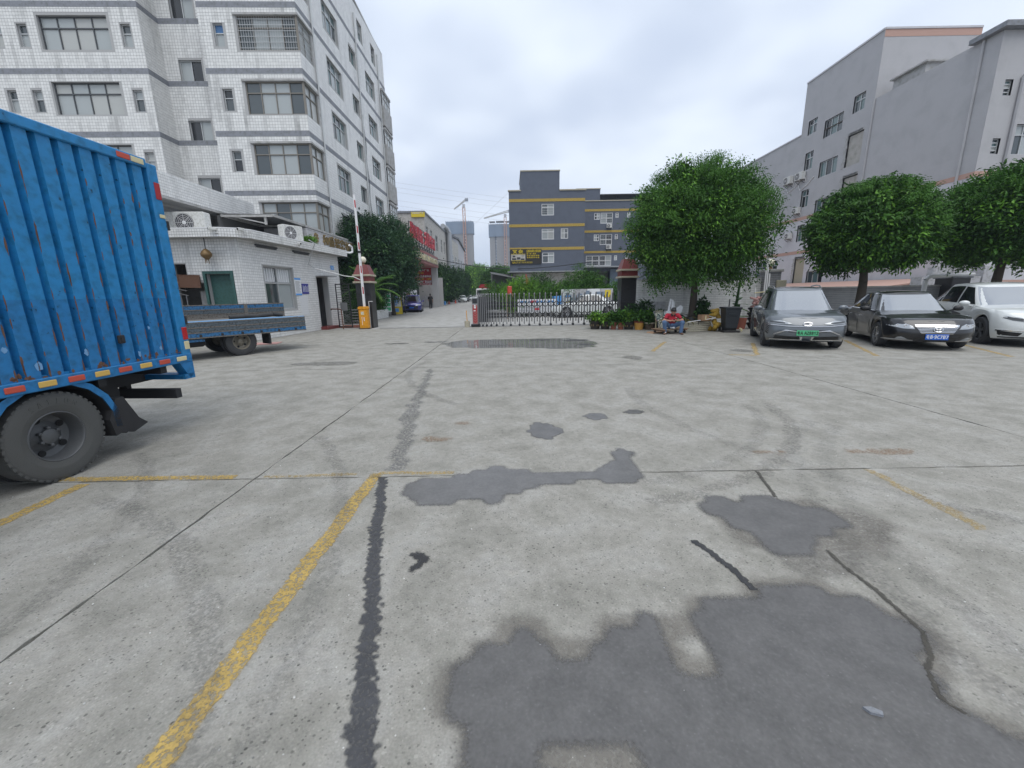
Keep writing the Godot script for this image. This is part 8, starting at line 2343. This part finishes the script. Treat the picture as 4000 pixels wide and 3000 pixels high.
# ---------------------------------------------------------------- things by the tree and along the street
# a slack bag: lumps run together
func soft(called: String, label: String, category: String, m: Material, at: Vector3, ext: Vector3, n: int, r0: float, sd: int) -> void:
	var r := RandomNumberGenerator.new(); r.seed = sd
	var bones := []
	for i in n:
		var a := v(r.randf_range(-1, 1) * ext.x, (i + 0.5) / n * ext.y * 2, r.randf_range(-1, 1) * ext.z) * v(1.0 - 0.3 * i / n, 1, 1.0 - 0.3 * i / n)
		a.y = maxf(a.y, r0 * 0.8)
		var b := a + v(r.randfn(), r.randfn() * 0.4, r.randfn()) * r0
		b.y = maxf(b.y, r0 * 0.8)
		bones.append([a, b, r0 * r.randf_range(0.5, 1.0), r0 * r.randf_range(0.3, 0.9)])
	var st := SurfaceTool.new()
	st.begin(Mesh.PRIMITIVE_TRIANGLES); st.set_smooth_group(0)
	flesh(st, bones, maxf(0.007, r0 * 0.16), r0 * 0.35)
	st.index(); st.generate_normals()
	var o := MeshInstance3D.new()
	o.name = numbered(called); o.mesh = st.commit(); o.material_override = m
	add_child(o); o.position = at
	tag(o, label, category)

func clutter() -> void:
	var g := Geo.new()
	# flat trolley the man sits on, and the white bag under him
	var o := thing("flat_trolley", "low wooden flat trolley under the seated man", "trolley", v(6.15, 0, -15.85), 0.35)
	for i in 5:
		g = Geo.new(); g.box(v(-0.62, 0.165, -0.32 + i * 0.13), v(0.62, 0.195, -0.205 + i * 0.13)); part("plank", g, M.timber, o)
	g = Geo.new(); g.box(v(-0.55, 0.12, -0.3), v(-0.45, 0.165, 0.32)); g.box(v(0.45, 0.12, -0.3), v(0.55, 0.165, 0.32)); part("frame", g, M.rust_board, o)
	for s in [-1, 1]:
		for t in [-1, 1]:
			g = Geo.new(); g.tube(v(0.5 * s - 0.02, 0.06, 0.24 * t), v(0.5 * s + 0.02, 0.06, 0.24 * t), 0.06, 0.06, 14); part("castor", g, M.rubber, o, 40)
	g = Geo.new()
	soft("white_bag", "crumpled white plastic bag on the trolley between the man's legs", "bag", M.foam_white, v(6.12, 0.195, -15.62), v(0.2, 0.05, 0.11), 9, 0.045, 501)
	g = Geo.new(); g.prism(PackedVector2Array([V(-0.35, 0), V(0.4, 0.0), V(0.5, 0.04), V(-0.3, 0.05)]), -0.2, 0.2)
	solo("cardboard_sheet", "flat cardboard sheet on the ground left of the trolley", "cardboard", g, M.cardboard, v(5.75, 0.0, -16.1), -1, "", 0.3)
	# painted tyre planter round the tree
	o = thing("tyre_planter", "big white painted tyre used as a planter round the tree foot", "planter", v(7.3, 0, -17.1))
	g = Geo.new()
	var prof := []
	for k in 5:
		prof.append_array([V(0.90 + 0.03 * sin(k * 0.7), 0.005 + k * 0.075), V(0.93 + 0.03 * sin(k * 0.7), 0.02 + k * 0.075), V(0.93 + 0.03 * sin(k * 0.7), 0.062 + k * 0.075), V(0.90, 0.074 + k * 0.075)])
	prof.append_array([V(0.84, 0.39), V(0.70, 0.38), V(0.66, 0.34)])
	g.lathe(prof, 40, Transform3D(Basis.from_scale(v(1, 1, 0.95)), Vector3.ZERO)); part("tyre", g, M.tyre_white, o, 30)
	g = Geo.new(); g.lathe([V(0.0, 0.36), V(0.4, 0.37), V(0.7, 0.33)], 20); part("soil", g, M.soil, o)
	g = Geo.new()
	for q in [v(-0.28, 0.3, 0.86), v(0.1, 0.36, 0.9)]: g.cbox(q, v(0.012, 0.16, 0.03))
	part("crack", g, M.joint_dirt, o)
	# dark heap of offcuts, planks, leaves
	o = thing("rubbish_heap", "dark heap of branches and black bags at the tree foot", "heap", v(7.25, 0.36, -17.0))
	var rr := RandomNumberGenerator.new(); rr.seed = 88
	g = Geo.new()
	for i in 16: g.ball(v(rr.randf_range(-0.55, 0.35), rr.randf_range(0.02, 0.22), rr.randf_range(-0.3, 0.2)), v(rr.randf_range(0.08, 0.2), rr.randf_range(0.04, 0.09), rr.randf_range(0.06, 0.14)), 8, 5, Transform3D(Basis(Vector3.UP, rr.randf() * 3), Vector3.ZERO))
	part("black_bag", g, M.rubber, o)
	g = Geo.new()
	for i in 14:
		var a := v(rr.randf_range(-0.7, 0.5), rr.randf_range(0.02, 0.2), rr.randf_range(-0.3, 0.4))
		g.tube(a, a + v(rr.randf_range(-0.6, 0.6), rr.randf_range(-0.05, 0.25), rr.randf_range(-0.2, 0.2)), 0.014, 0.008, 5)
	part("branch", g, M.bark, o)
	crown(o, v(-0.5, 0.1, 0.35), v(0.55, 0.12, 0.25), 40, leaf_clump(8, 0.12, 0.2, 0.04, 0.2, 410), M.leaf_dry, 410, 0.1)
	for q in [[v(6.95, 0.4, -16.15), v(8.0, 0.54, -16.1), "frame_white", "pale strip of wood lying across the tyre planter"], [v(7.0, 0.38, -16.45), v(8.1, 0.42, -16.5), "timber", "brown plank across the tyre planter towards the bin"]]:
		g = Geo.new(); g.bar(Vector3.ZERO, q[1] - q[0], 0.07, 0.025); solo("plank", q[3], "plank", g, M[q[2]], q[0])
	g = Geo.new()
	g.bbox(v(-0.165, 0, -0.13), v(0.165, 0.225, 0.13), 0.008)
	o = thing("cardboard_box", "brown taped cardboard box on the tyre planter", "box", v(7.58, 0.445, -16.2), 0.25)
	part("box", g, M.cardboard, o)
	g = Geo.new(); g.box(v(-0.03, 0.03, 0.131), v(0.03, 0.2, 0.134)); part("tape", g, M.reflector_cream, o)
	g = Geo.new(); g.box(v(0.166, 0.1, -0.05), v(0.20, 0.2, 0.05)); part("label", g, M.foam_white, o)
	g = Geo.new(); g.lathe([V(0, 0), V(0.13, 0), V(0.17, 0.2), V(0.16, 0.2), V(0.12, 0.02)], 14)
	solo("green_bucket", "small green plastic bucket right of the seated man", "bucket", g, M.plate_green, v(6.78, 0.38, -16.55), 40)
	# foam boxes, tubes, chair and glass behind the man
	o = thing("foam_box", "tall white foam box behind the seated man's shoulder", "box", v(6.53, 0, -17.0), 0.05)
	g = Geo.new(); g.bbox(v(-0.13, 0, -0.13), v(0.14, 0.68, 0.13), 0.012); part("box", g, M.zinc_panel, o)
	g = Geo.new(); g.bbox(v(-0.15, 0.64, -0.15), v(0.16, 0.80, 0.15), 0.012); part("lid", g, M.foam_white, o)
	for q in [[6.53, 1.28, 0.08, "tallest white foam tube standing in the foam box"], [6.66, 1.25, 0.02, "middle white foam tube in the foam box"], [6.74, 1.17, -0.03, "shortest white foam tube in the foam box"]]:
		g = Geo.new(); g.tube(v(-q[2] * 0.5, 0, 0), v(q[2] * 0.9, q[1] - 0.66, -0.05), 0.042, 0.042, 12); solo("foam_tube", q[3], "tube", g, M.foam_white, v(q[0], 0.66, -17.05), 40, "white foam tubes")
	g = Geo.new(); g.prism(PackedVector2Array([V(-0.12, 0), V(0.12, 0.02), V(0.16, 0.26), V(0.05, 0.34), V(-0.1, 0.2)]), -0.04, 0.04)
	solo("foam_scrap", "torn white foam sheet beside the man's head", "foam", g, M.foam_white, v(6.88, 0.7, -16.95))
	o = thing("plastic_chair", "pale pink plastic chair behind the glass sheet", "chair", v(6.28, 0, -17.25), 0.2)
	g = Geo.new(); g.bbox(v(-0.16, 0.38, -0.16), v(0.16, 0.42, 0.16), 0.01); part("seat", g, M.cloth_pink, o)
	g = Geo.new(); g.box(v(-0.16, 0.42, -0.17), v(-0.1, 0.78, -0.13)); g.box(v(0.1, 0.42, -0.17), v(0.16, 0.78, -0.13)); g.box(v(-0.16, 0.68, -0.17), v(0.16, 0.8, -0.13)); part("backrest", g, M.reflector_cream, o)
	for s in [-1, 1]:
		for t in [-1, 1]:
			g = Geo.new(); g.box(v(0.13 * s - 0.02, 0, 0.13 * t - 0.02), v(0.13 * s + 0.02, 0.38, 0.13 * t + 0.02)); part("leg", g, M.reflector_cream, o)
	o = thing("glass_table", "glass topped metal frame standing left of the seated man", "table", v(6.0, 0, -17.0))
	g = Geo.new()
	for q in [[v(-0.12, 0.76, 0), v(0.12, 0.08, 0.35)], [v(-0.12, 0.76, 0), v(0.5, 0.79, 0)], [v(0.02, 0.3, 0.2), v(0.0, 0.0, 0.4)], [v(0.5, 0.79, 0), v(0.5, 0.0, 0)]]: g.tube(q[0], q[1], 0.014, 0.014)
	part("frame", g, M.steel, o)
	g = Geo.new(); g.quad(v(-0.1, 0.74, 0), v(0.12, 0.10, 0.33), v(0.5, 0.10, 0.33), v(0.48, 0.76, 0)); part("glass_sheet", g, M.thin_glass, o)
	o = thing("leaning_panels", "pale grey panels leaning on the tiled wall behind the pots", "panel", v(5.95, 0, -19.75))
	for q in [[0.0, 0.55, 1.08, "render"], [0.55, 1.45, 1.12, "zinc_panel"]]:
		g = Geo.new(); g.box(v(q[0], 0, 0), v(q[1], q[2], 0.03), Transform3D(Basis(Vector3.RIGHT, -0.12), v(0, 0, q[0] * 0.05))); part("panel", g, M[q[3]], o)
	# climbing leaves on the trunk
	bush("trunk_creeper", "dark leafy creeper on the right of the big tree's trunk", v(7.95, 0.3, -17.15), 0.25, 0.55, 90, M.leaf_dark, 420, [10, 0.1, 0.15, 0.10, 0.8])
	# bin, sack and the things by the lamp pillar
	o = thing("wheelie_bin", "black wheelie bin on a base right of the tyre planter", "bin", v(8.50, 0, -15.95), -0.12)
	g = Geo.new()
	var b0 := [v(-0.21, 0.16, 0.2), v(0.21, 0.16, 0.2), v(0.21, 0.16, -0.22), v(-0.21, 0.16, -0.22)]; var b1 := [v(-0.28, 0.9, 0.28), v(0.28, 0.9, 0.28), v(0.28, 0.9, -0.3), v(-0.28, 0.9, -0.3)]
	for i in 4: g.quad(b0[i], b0[(i + 1) % 4], b1[(i + 1) % 4], b1[i])
	g.quad(b0[3], b0[2], b0[1], b0[0])
	part("tub", g, M.bin_plastic, o)
	g = Geo.new()
	for q in [[0.36, 0.39], [0.62, 0.65], [0.78, 0.81]]:
		var f := func(y: float) -> Vector3: return v(lerpf(0.21, 0.28, (y - 0.16) / 0.74), y, lerpf(0.2, 0.28, (y - 0.16) / 0.74))
		var p: Vector3 = f.call(q[0])
		g.box(v(-p.x - 0.008, q[0], -p.z), v(p.x + 0.008, q[1], p.z + 0.01))
	g.box(v(-0.13, 0.68, 0.25), v(0.13, 0.74, 0.285))
	part("rib", g, M.bin_plastic, o)
	g = Geo.new(); g.bbox(v(-0.31, 0.9, -0.36), v(0.31, 0.965, 0.32), 0.02); g.tube(v(-0.26, 0.94, -0.38), v(0.26, 0.94, -0.38), 0.02, 0.02); part("lid", g, M.bin_plastic, o)
	g = Geo.new(); g.box(v(-0.2, 0.05, -0.2), v(0.2, 0.16, 0.18)); g.bbox(v(-0.31, 0.0, -0.25), v(0.31, 0.07, 0.28), 0.015); part("base", g, M.trim_black, o)
	for s in [-1, 1]:
		g = Geo.new(); g.tube(v(0.25 * s - 0.02, 0.1, -0.26), v(0.25 * s + 0.02, 0.1, -0.26), 0.1, 0.1, 14); part("wheel", g, M.rubber, o, 40)
	soft("litter_bag", "small pale litter bag beside the bin's base", "bag", M.reflector_cream, v(8.88, 0, -15.8), v(0.06, 0.08, 0.05), 6, 0.03, 504)
	g = Geo.new(); g.tube(Vector3.ZERO, v(0.01, 0.95, 0), 0.022, 0.022)
	solo("dark_post", "dark upright post behind the black bin", "post", g, M.dark_steel, v(8.62, 0.3, -16.35))
	soft("woven_sack", "yellow woven sack slumped left of the black bin", "sack", M.sack_yellow, v(8.12, 0, -16.4), v(0.17, 0.42, 0.14), 16, 0.1, 502)
	g = Geo.new(); g.lathe([V(0, 0), V(0.24, 0), V(0.3, 0.45), V(0.26, 0.46), V(0.22, 0.05)], 16)
	solo("terracotta_jar", "orange terracotta jar right of the black bin", "jar", g, M.terracotta, v(9.55, 0, -17.2), 40)
	o = thing("black_pot_stack", "stacked black plant pots behind the grey crossover's mirror", "pots", v(10.2, 0, -17.2))
	for k in 4:
		g = Geo.new(); g.lathe([V(0.18, 0.0), V(0.27, 0.16), V(0.31, 0.17), V(0.31, 0.24), V(0.27, 0.25)], 18, Transform3D(Basis(), v(0.02 * (k % 2), 0.21 * k, 0))); part("pot", g, M.glaze_black, o, 30)
	soft("dirty_bag", "dirty pink and white bag on top of the black pots", "bag", M.cloth_pink, v(10.2, 0.85, -17.15), v(0.2, 0.22, 0.16), 12, 0.07, 503)
	o = thing("banana_plant", "broad leaved plant with a thick trunk behind the black bin", "plant", v(9.75, 0, -17.9))
	g = Geo.new(); g.tube(v(0, 0, 0), v(0.05, 1.0, 0), 0.16, 0.12, 9); g.tube(v(0.0, 1.0, 0), v(0.1, 2.0, -0.05), 0.06, 0.045, 8); part("trunk", g, M.leaf_dark, o, 40)
	for i in 9:
		g = Geo.new()
		var a := i * 2.4; var d := v(cos(a), 0.5 + 0.3 * (i % 3), sin(a)).normalized(); var c := v(0.03, 0.7 + 0.08 * i, 0)
		var s := d.cross(Vector3.UP).normalized()
		var prev := [c, c]
		for k in 5:
			var t := (k + 1) / 5.0
			var m: Vector3 = c + d * 0.55 * t + v(0, -0.25 * t * t, 0); var w := 0.11 * sin(PI * minf(t * 0.9 + 0.08, 1.0))
			var cur := [m + s * w + v(0, 0.02, 0), m - s * w + v(0, 0.02, 0)]
			g.quad(prev[0], prev[1], cur[1], cur[0]); prev = cur
		part("leaf", g, M.leaf if i % 2 else M.leaf_blue, o, 40)
	for q in [[v(9.55, 0.9, -17.4), v(10.35, 0.55, -17.35), "sloping lime green stick before the broad leaved plant"], [v(9.5, 0.52, -17.3), v(10.4, 0.5, -17.3), "level lime green stick, lowest before the broad leaved plant"], [v(10.3, 0.2, -17.3), v(10.15, 0.92, -17.3), "upright lime green stick beside the black pots"]]:
		g = Geo.new(); g.tube(Vector3.ZERO, q[1] - q[0], 0.018, 0.018)
		solo("green_stick", q[2], "stick", g, M.leaf_bright, q[0], -1, "lime green sticks by the broad leaved plant")
	o = thing("white_pole_bundle", "long white poles leaning on the brick lamp pillar", "poles", v(11.45, 0, -18.9))
	for q in [[0.0, 0.35, 3.9], [0.12, 0.28, 3.0], [0.22, 0.3, 2.3], [-0.15, -0.1, 1.7]]:
		g = Geo.new(); g.tube(v(q[0], 0, 0.1), v(q[0] + q[1] * 0.6, q[2], -0.3), 0.03, 0.028, 8); part("pole", g, M.frame_white, o)
	g = Geo.new(); g.tube(v(-0.4, 1.45, 0.05), v(0.9, 1.55, -0.2), 0.025, 0.025); part("crossbar", g, M.reflector_cream, o)
	# debris on the near pavement
	g = Geo.new(); g.prism(PackedVector2Array([V(-0.03, 0.0), V(0.0, -0.012), V(0.032, -0.006), V(0.03, 0.012), V(-0.01, 0.016)]), 0.0, 0.012, Transform3D(Basis(Vector3.RIGHT, Vector3(0, 0, 1), Vector3(0, 1, 0)), v(0, 0.004, 0)))
	solo("plastic_shard", "broken grey plastic shard on the wet concrete, bottom right", "litter", g, M.band_grey, v(1.365, 0.0, -1.255), -1, "", -0.4)
	var xfs := []; var cols := []
	var st := Geo.new(); st.ball(Vector3.ZERO, v(0.006, 0.003, 0.005), 6, 4)
	for i in 900:
		var z := -1.0 - 8.0 * rr.randf() * rr.randf()
		xfs.append(Transform3D(Basis(Vector3.UP, rr.randf() * 6).scaled(Vector3.ONE * rr.randf_range(0.25, 1.0)), v(rr.randf_range(-1.0, 1.0) * (1.5 - z * 1.1), 0.002, z)))
		var k := rr.randf_range(0.1, 0.65)
		cols.append(Color(k, k * 0.98, k * 0.94))
	var pm := mat("pebble", 1, 1, 1, 0.9); pm.vertex_color_use_as_albedo = true
	many("loose_grit", st.mesh(40), pm, xfs, cols, self).set_meta("kind", "stuff")

func street_things() -> void:
	var g := Geo.new()
	# pedestrian gate between guardhouse and pillar
	var o := thing("pedestrian_gate", "stainless pedestrian gate half open beside the guardhouse door", "gate", v(-9.0, 0, -21.6), -0.5)
	g = Geo.new(); g.box(v(-0.02, 0.05, -0.02), v(0.02, 2.25, 0.02)); g.box(v(0.95, 0.05, -0.02), v(0.99, 2.25, 0.02)); g.box(v(0, 2.2, -0.02), v(0.97, 2.25, 0.02)); g.box(v(0, 0.05, -0.02), v(0.97, 0.1, 0.02)); part("frame", g, M.dark_steel, o)
	for i in 16:
		g = Geo.new(); g.tube(v(0.02, 0.2 + i * 0.125, 0), v(0.95, 0.2 + i * 0.125, 0), 0.013, 0.013, 6, false); part("bar", g, M.steel, o)
	g = Geo.new(); g.box(v(0.25, 0.9, 0.01), v(0.75, 1.3, 0.03)); part("plate", g, M.galvanised, o)
	o = thing("rusty_handrail", "rusty bent handrail in front of the pedestrian gate", "handrail", v(-8.85, 0, -20.75))
	g = Geo.new(); g.path([v(-0.35, 0.95, -0.5), v(-0.3, 1.0, -0.4), v(0.3, 1.0, 0.0), v(0.38, 0.94, 0.03), v(0.4, 0.0, 0.03)], 0.03, 8); part("rail", g, M.rust_board, o, 40)
	o = thing("low_steel_fence", "low grey steel fence between the gate and the black pillar", "fence", v(-8.4, 0, -22.6))
	for i in 6:
		g = Geo.new(); g.box(v(-0.3, 0.12 + i * 0.15, 0), v(0.9, 0.17 + i * 0.15, 0.03)); part("rail", g, M.galvanised, o)
	g = Geo.new(); g.box(v(-0.32, 0, -0.02), v(-0.28, 2.3, 0.02)); g.box(v(0.86, 0, -0.02), v(0.9, 2.3, 0.02)); g.box(v(-0.3, 2.26, -0.02), v(0.9, 2.3, 0.02)); part("post", g, M.dark_steel, o)
	g = Geo.new(); g.box(v(-0.9, 0, -1.2), v(1.0, 0.02, 0.6))
	solo("red_paving", "reddish paving behind the pedestrian gate", "paving", g, M.terracotta, v(-8.6, 0, -22.2)).set_meta("kind", "structure")
	g = Geo.new(); g.box(v(-0.5, 0, -0.35), v(0.5, 0.02, 0.35))
	solo("red_mat", "faded red sheet lying by the flatbed's rear wheel", "mat", g, M.cloth_pink, v(-8.85, 0, -14.6), -1, "", 0.25)
	# things in the street
	o = thing("yellow_standing_sign", "yellow and blue standing poster board beside the hedge", "sign board", v(-9.75, 0, -35.4), 0.5)
	g = Geo.new(); g.box(v(-0.5, 0.05, -0.04), v(0.5, 1.75, 0.04), Transform3D(Basis(Vector3.RIGHT, -0.1), Vector3.ZERO)); part("panel", g, M.sign_yellow, o)
	g = Geo.new(); g.box(v(-0.42, 0.7, 0.042), v(0.42, 1.65, 0.05), Transform3D(Basis(Vector3.RIGHT, -0.1), Vector3.ZERO)); part("poster", g, M.paper, o)
	g = Geo.new()
	for i in 5: g.box(v(-0.35, 0.8 + i * 0.16, 0.051), v(0.1 + 0.08 * (i % 3), 0.9 + i * 0.16, 0.056), Transform3D(Basis(Vector3.RIGHT, -0.1), Vector3.ZERO))
	g.box(v(-0.2, 0.25, 0.042), v(0.2, 0.55, 0.05), Transform3D(Basis(Vector3.RIGHT, -0.1), Vector3.ZERO))
	part("print", g, M.sign_sky, o)
	o = thing("snack_stall", "small stall with a faded pink cloth roof behind the blue car", "stall", v(-10.6, 0, -37.5))
	g = Geo.new()
	for s in [-1, 1]:
		for t in [-1, 1]: g.box(v(0.95 * s - 0.03, 0, 0.5 * t - 0.03), v(0.95 * s + 0.03, 2.3, 0.5 * t + 0.03))
	g.box(v(-0.95, 0.8, -0.5), v(0.95, 0.9, 0.5)); part("frame", g, M.dark_steel, o)
	g = Geo.new()
	for i in 14:
		var x0 := -1.05 + i * 0.15; var y0 := 2.3 + 0.06 * sin(i * 1.1); var x1 := x0 + 0.15; var y1 := 2.3 + 0.06 * sin((i + 1) * 1.1)
		g.quad(v(x0, y0, 0.6), v(x1, y1, 0.6), v(x1, y1 + 0.1, -0.6), v(x0, y0 + 0.1, -0.6))
		var d0 := 0.55 + 0.25 * sin(i * 0.6); var d1 := 0.55 + 0.25 * sin((i + 1) * 0.6)
		g.quad(v(x0, y0 - d0, 0.62 + 0.05 * sin(i * 2.0)), v(x1, y1 - d1, 0.62 + 0.05 * sin(i * 2.0 + 2.0)), v(x1, y1, 0.6), v(x0, y0, 0.6))
	part("cloth_roof", g, M.cloth_pink, o, 50)
	o = thing("light_box", "advertising light box with a pale portrait style poster by the blue car", "light box", v(-10.4, 0, -43.5))
	g = Geo.new(); g.box(v(-0.9, 0, -0.15), v(0.9, 2.65, 0.1)); part("case", g, M.dark_steel, o)
	g = Geo.new(); g.box(v(-0.7, 0.6, 0.1), v(0.7, 2.3, 0.12)); part("poster", g, M.paper, o)
	g = Geo.new(); g.ball(v(-0.2, 1.5, 0.12), v(0.3, 0.5, 0.012), 14, 8); part("poster_print", g, M.cloth_pink, o)
	o = thing("green_notice_panel", "pale green information panel behind the palm", "notice board", v(-9.7, 0, -31.8), 0.3)
	g = Geo.new(); g.box(v(-0.55, 0.4, -0.03), v(0.55, 2.2, 0.03)); part("panel", g, M.paper, o)
	g = Geo.new()
	for i in 3:
		for j in 5: g.box(v(-0.5 + i * 0.35, 0.5 + j * 0.32, 0.03), v(-0.2 + i * 0.35, 0.75 + j * 0.32, 0.036))
	part("print", g, M.plate_green, o)
	g = Geo.new(); g.box(v(-0.5, 0, -0.03), v(-0.44, 0.4, 0.03)); g.box(v(0.44, 0, -0.03), v(0.5, 0.4, 0.03)); part("leg", g, M.steel, o)
	# boards, bucket and hedge bed behind the gate
	o = thing("site_hoarding", "pale blue printed hoarding behind the white sedan", "hoarding", v(3.6, 0, -29.6))
	for i in 4:
		g = Geo.new(); g.box(v(i * 0.92, 0.1, 0), v(i * 0.92 + 0.9, 1.85, 0.04)); part("panel", g, [M.paper, M.zinc_panel][i % 2], o)
	g = Geo.new()
	var rr := RandomNumberGenerator.new(); rr.seed = 5
	for i in 36: g.box(v(rr.randf() * 3.2, 0.3 + rr.randf() * 1.2, 0.04), v(rr.randf() * 0.0 + 0.0, 0, 0.045)) if false else g.cbox(v(0.25 + rr.randf() * 3.2, 0.4 + rr.randf() * 1.2, 0.043), v(0.1 + rr.randf() * 0.3, 0.1 + rr.randf() * 0.35, 0.008 + 0.002 * i / 36.0))
	part("print", g, M.far_mesh, o)
	g = Geo.new()
	for i in 8: g.cbox(v(0.3 + rr.randf() * 3.0, 0.5 + rr.randf(), 0.05), v(0.2 + rr.randf() * 0.3, 0.08 + rr.randf() * 0.2, 0.012 + 0.001 * i))
	part("print", g, M.sign_sky, o)
	g = Geo.new(); g.cbox(v(3.3, 1.5, 0.05), v(0.4, 0.5, 0.015)); g.cbox(v(0.5, 0.9, 0.05), v(0.3, 0.25, 0.015)); part("print", g, M.sign_yellow, o)
	o = thing("info_board", "low white information board with small print behind the gate", "notice board", v(0.5, 0, -29.2))
	g = Geo.new(); g.box(v(0, 0.25, 0), v(2.75, 1.2, 0.05)); part("panel", g, M.paper, o)
	g = Geo.new()
	for i in 14:
		for j in 5: g.box(v(0.12 + i * 0.18, 0.32 + j * 0.1, 0.05), v(0.24 + i * 0.18, 0.37 + j * 0.1, 0.055))
	part("print", g, M.band_grey, o)
	g = Geo.new()
	for i in 9: g.box(v(0.2 + i * 0.27, 0.95, 0.05), v(0.38 + i * 0.27, 1.1, 0.055))
	part("heading", g, M.sign_sky, o)
	g = Geo.new(); g.box(v(1.2, 0.45, 0.056), v(1.5, 0.6, 0.06)); g.box(v(0.9, 0.97, 0.056), v(1.3, 1.12, 0.06)); part("red_print", g, M.letter_red, o)
	g = Geo.new(); g.box(v(0.1, 0, 0.0), v(0.16, 0.25, 0.05)); g.box(v(2.55, 0, 0.0), v(2.61, 0.25, 0.05)); part("leg", g, M.steel, o)
	o = thing("tilted_placard", "small blue and white tilted placard left of the hoarding", "placard", v(3.05, 0, -29.4))
	g = Geo.new(); g.box(v(0, 0.6, 0), v(0.7, 1.38, 0.04), Transform3D(Basis(Vector3.BACK, 0.06), Vector3.ZERO)); part("panel", g, M.sign_sky, o)
	g = Geo.new(); g.box(v(0.1, 0, 0), v(0.15, 0.62, 0.04)); g.box(v(0.5, 0, 0), v(0.55, 0.62, 0.04)); part("leg", g, M.steel, o)
	o = thing("orange_drum", "orange plastic drum on a wooden stand above the gate bars", "drum", v(-0.05, 0, -27.0))
	g = Geo.new(); g.lathe([V(0, 1.62), V(0.14, 1.62), V(0.155, 1.7), V(0.15, 2.0), V(0.16, 2.03), V(0.13, 2.08), V(0, 2.09)], 16); part("drum", g, M.reflector_red, o, 40)
	g = Geo.new(); g.box(v(-0.22, 1.56, -0.22), v(0.22, 1.62, 0.22))
	for s in [-1, 1]:
		for t in [-1, 1]: g.box(v(0.18 * s - 0.03, 0, 0.18 * t - 0.03), v(0.18 * s + 0.03, 1.56, 0.18 * t + 0.03))
	part("stand", g, M.timber, o)
	g = Geo.new(); g.box(v(-2, 0, -3.5), v(9.5, 0.35, 0))
	solo("planting_bed", "raised bed holding the shrubs behind the gate", "planter", g, M.render, v(0, 0, -30.0))
	g = Geo.new(); g.path([v(0, 0, 0), v(0.02, 3.4, 0)], 0.05, 8); g.prism(PackedVector2Array([V(0, 2.2), V(0.02, 3.35), V(0.3, 2.6), V(0.26, 1.9)]), 0.04, 0.06)
	solo("red_flag", "furled red and white flag on a pole before the slate house", "flag", g, M.letter_red, v(1.5, 0, -40))
	for q in [[-11.0, -69.0, "sign_sky", "blue bucket by the far kerb"], [-10.8, -73.0, "reflector_red", "orange cone by the far kerb, nearer one"], [-10.6, -80.0, "reflector_red", "orange cone by the far kerb, in front of the white sedan"]]:
		g = Geo.new(); g.lathe([V(0, 0), V(0.25, 0), V(0.25, 0.03), V(0.18, 0.04), V(0.05, 0.65), V(0, 0.65)] if q[2] != "sign_sky" else [V(0, 0), V(0.25, 0), V(0.3, 0.6), V(0, 0.6)], 12)
		solo("traffic_cone" if q[2] != "sign_sky" else "blue_bucket", q[3], "cone" if q[2] != "sign_sky" else "bucket", g, M[q[2]], v(q[0], 0, q[1]), 40)
	g = Geo.new(); g.box(v(-0.15, 0, -80), v(0.15, 0.14, 0))
	struct("kerb", g, M.render).position = v(-11.15, 0, -57)
	o = thing("far_hedge", "low clipped hedge along the left kerb beyond the portal", "hedge", v(-12.6, 0, -72))
	crown(o, v(0, 0.6, 0), v(1.0, 0.7, 12), 420, leaf_clump(16, 0.3, 0.2, 0.1, 0.1, 430), M.leaf_dark, 430, 0.1)
	g = Geo.new(); g.box(v(-0.8, 0, -11), v(0.8, 0.2, 11)); part("kerb_edge", g, M.render, o)

func _ready() -> void:
	rng.seed = 12
	make_view()
	make_materials()
	make_ground()
	white_block()
	annex()
	guardhouse()
	grey_factory()
	slate_house()
	street_left()
	skyline()
	back_wall()
	folding_gate()
	vegetation()
	box_lorry()
	flatbed()
	main_cars()
	other_cars()
	seated_man()
	walking_person()
	clutter()
	street_things()
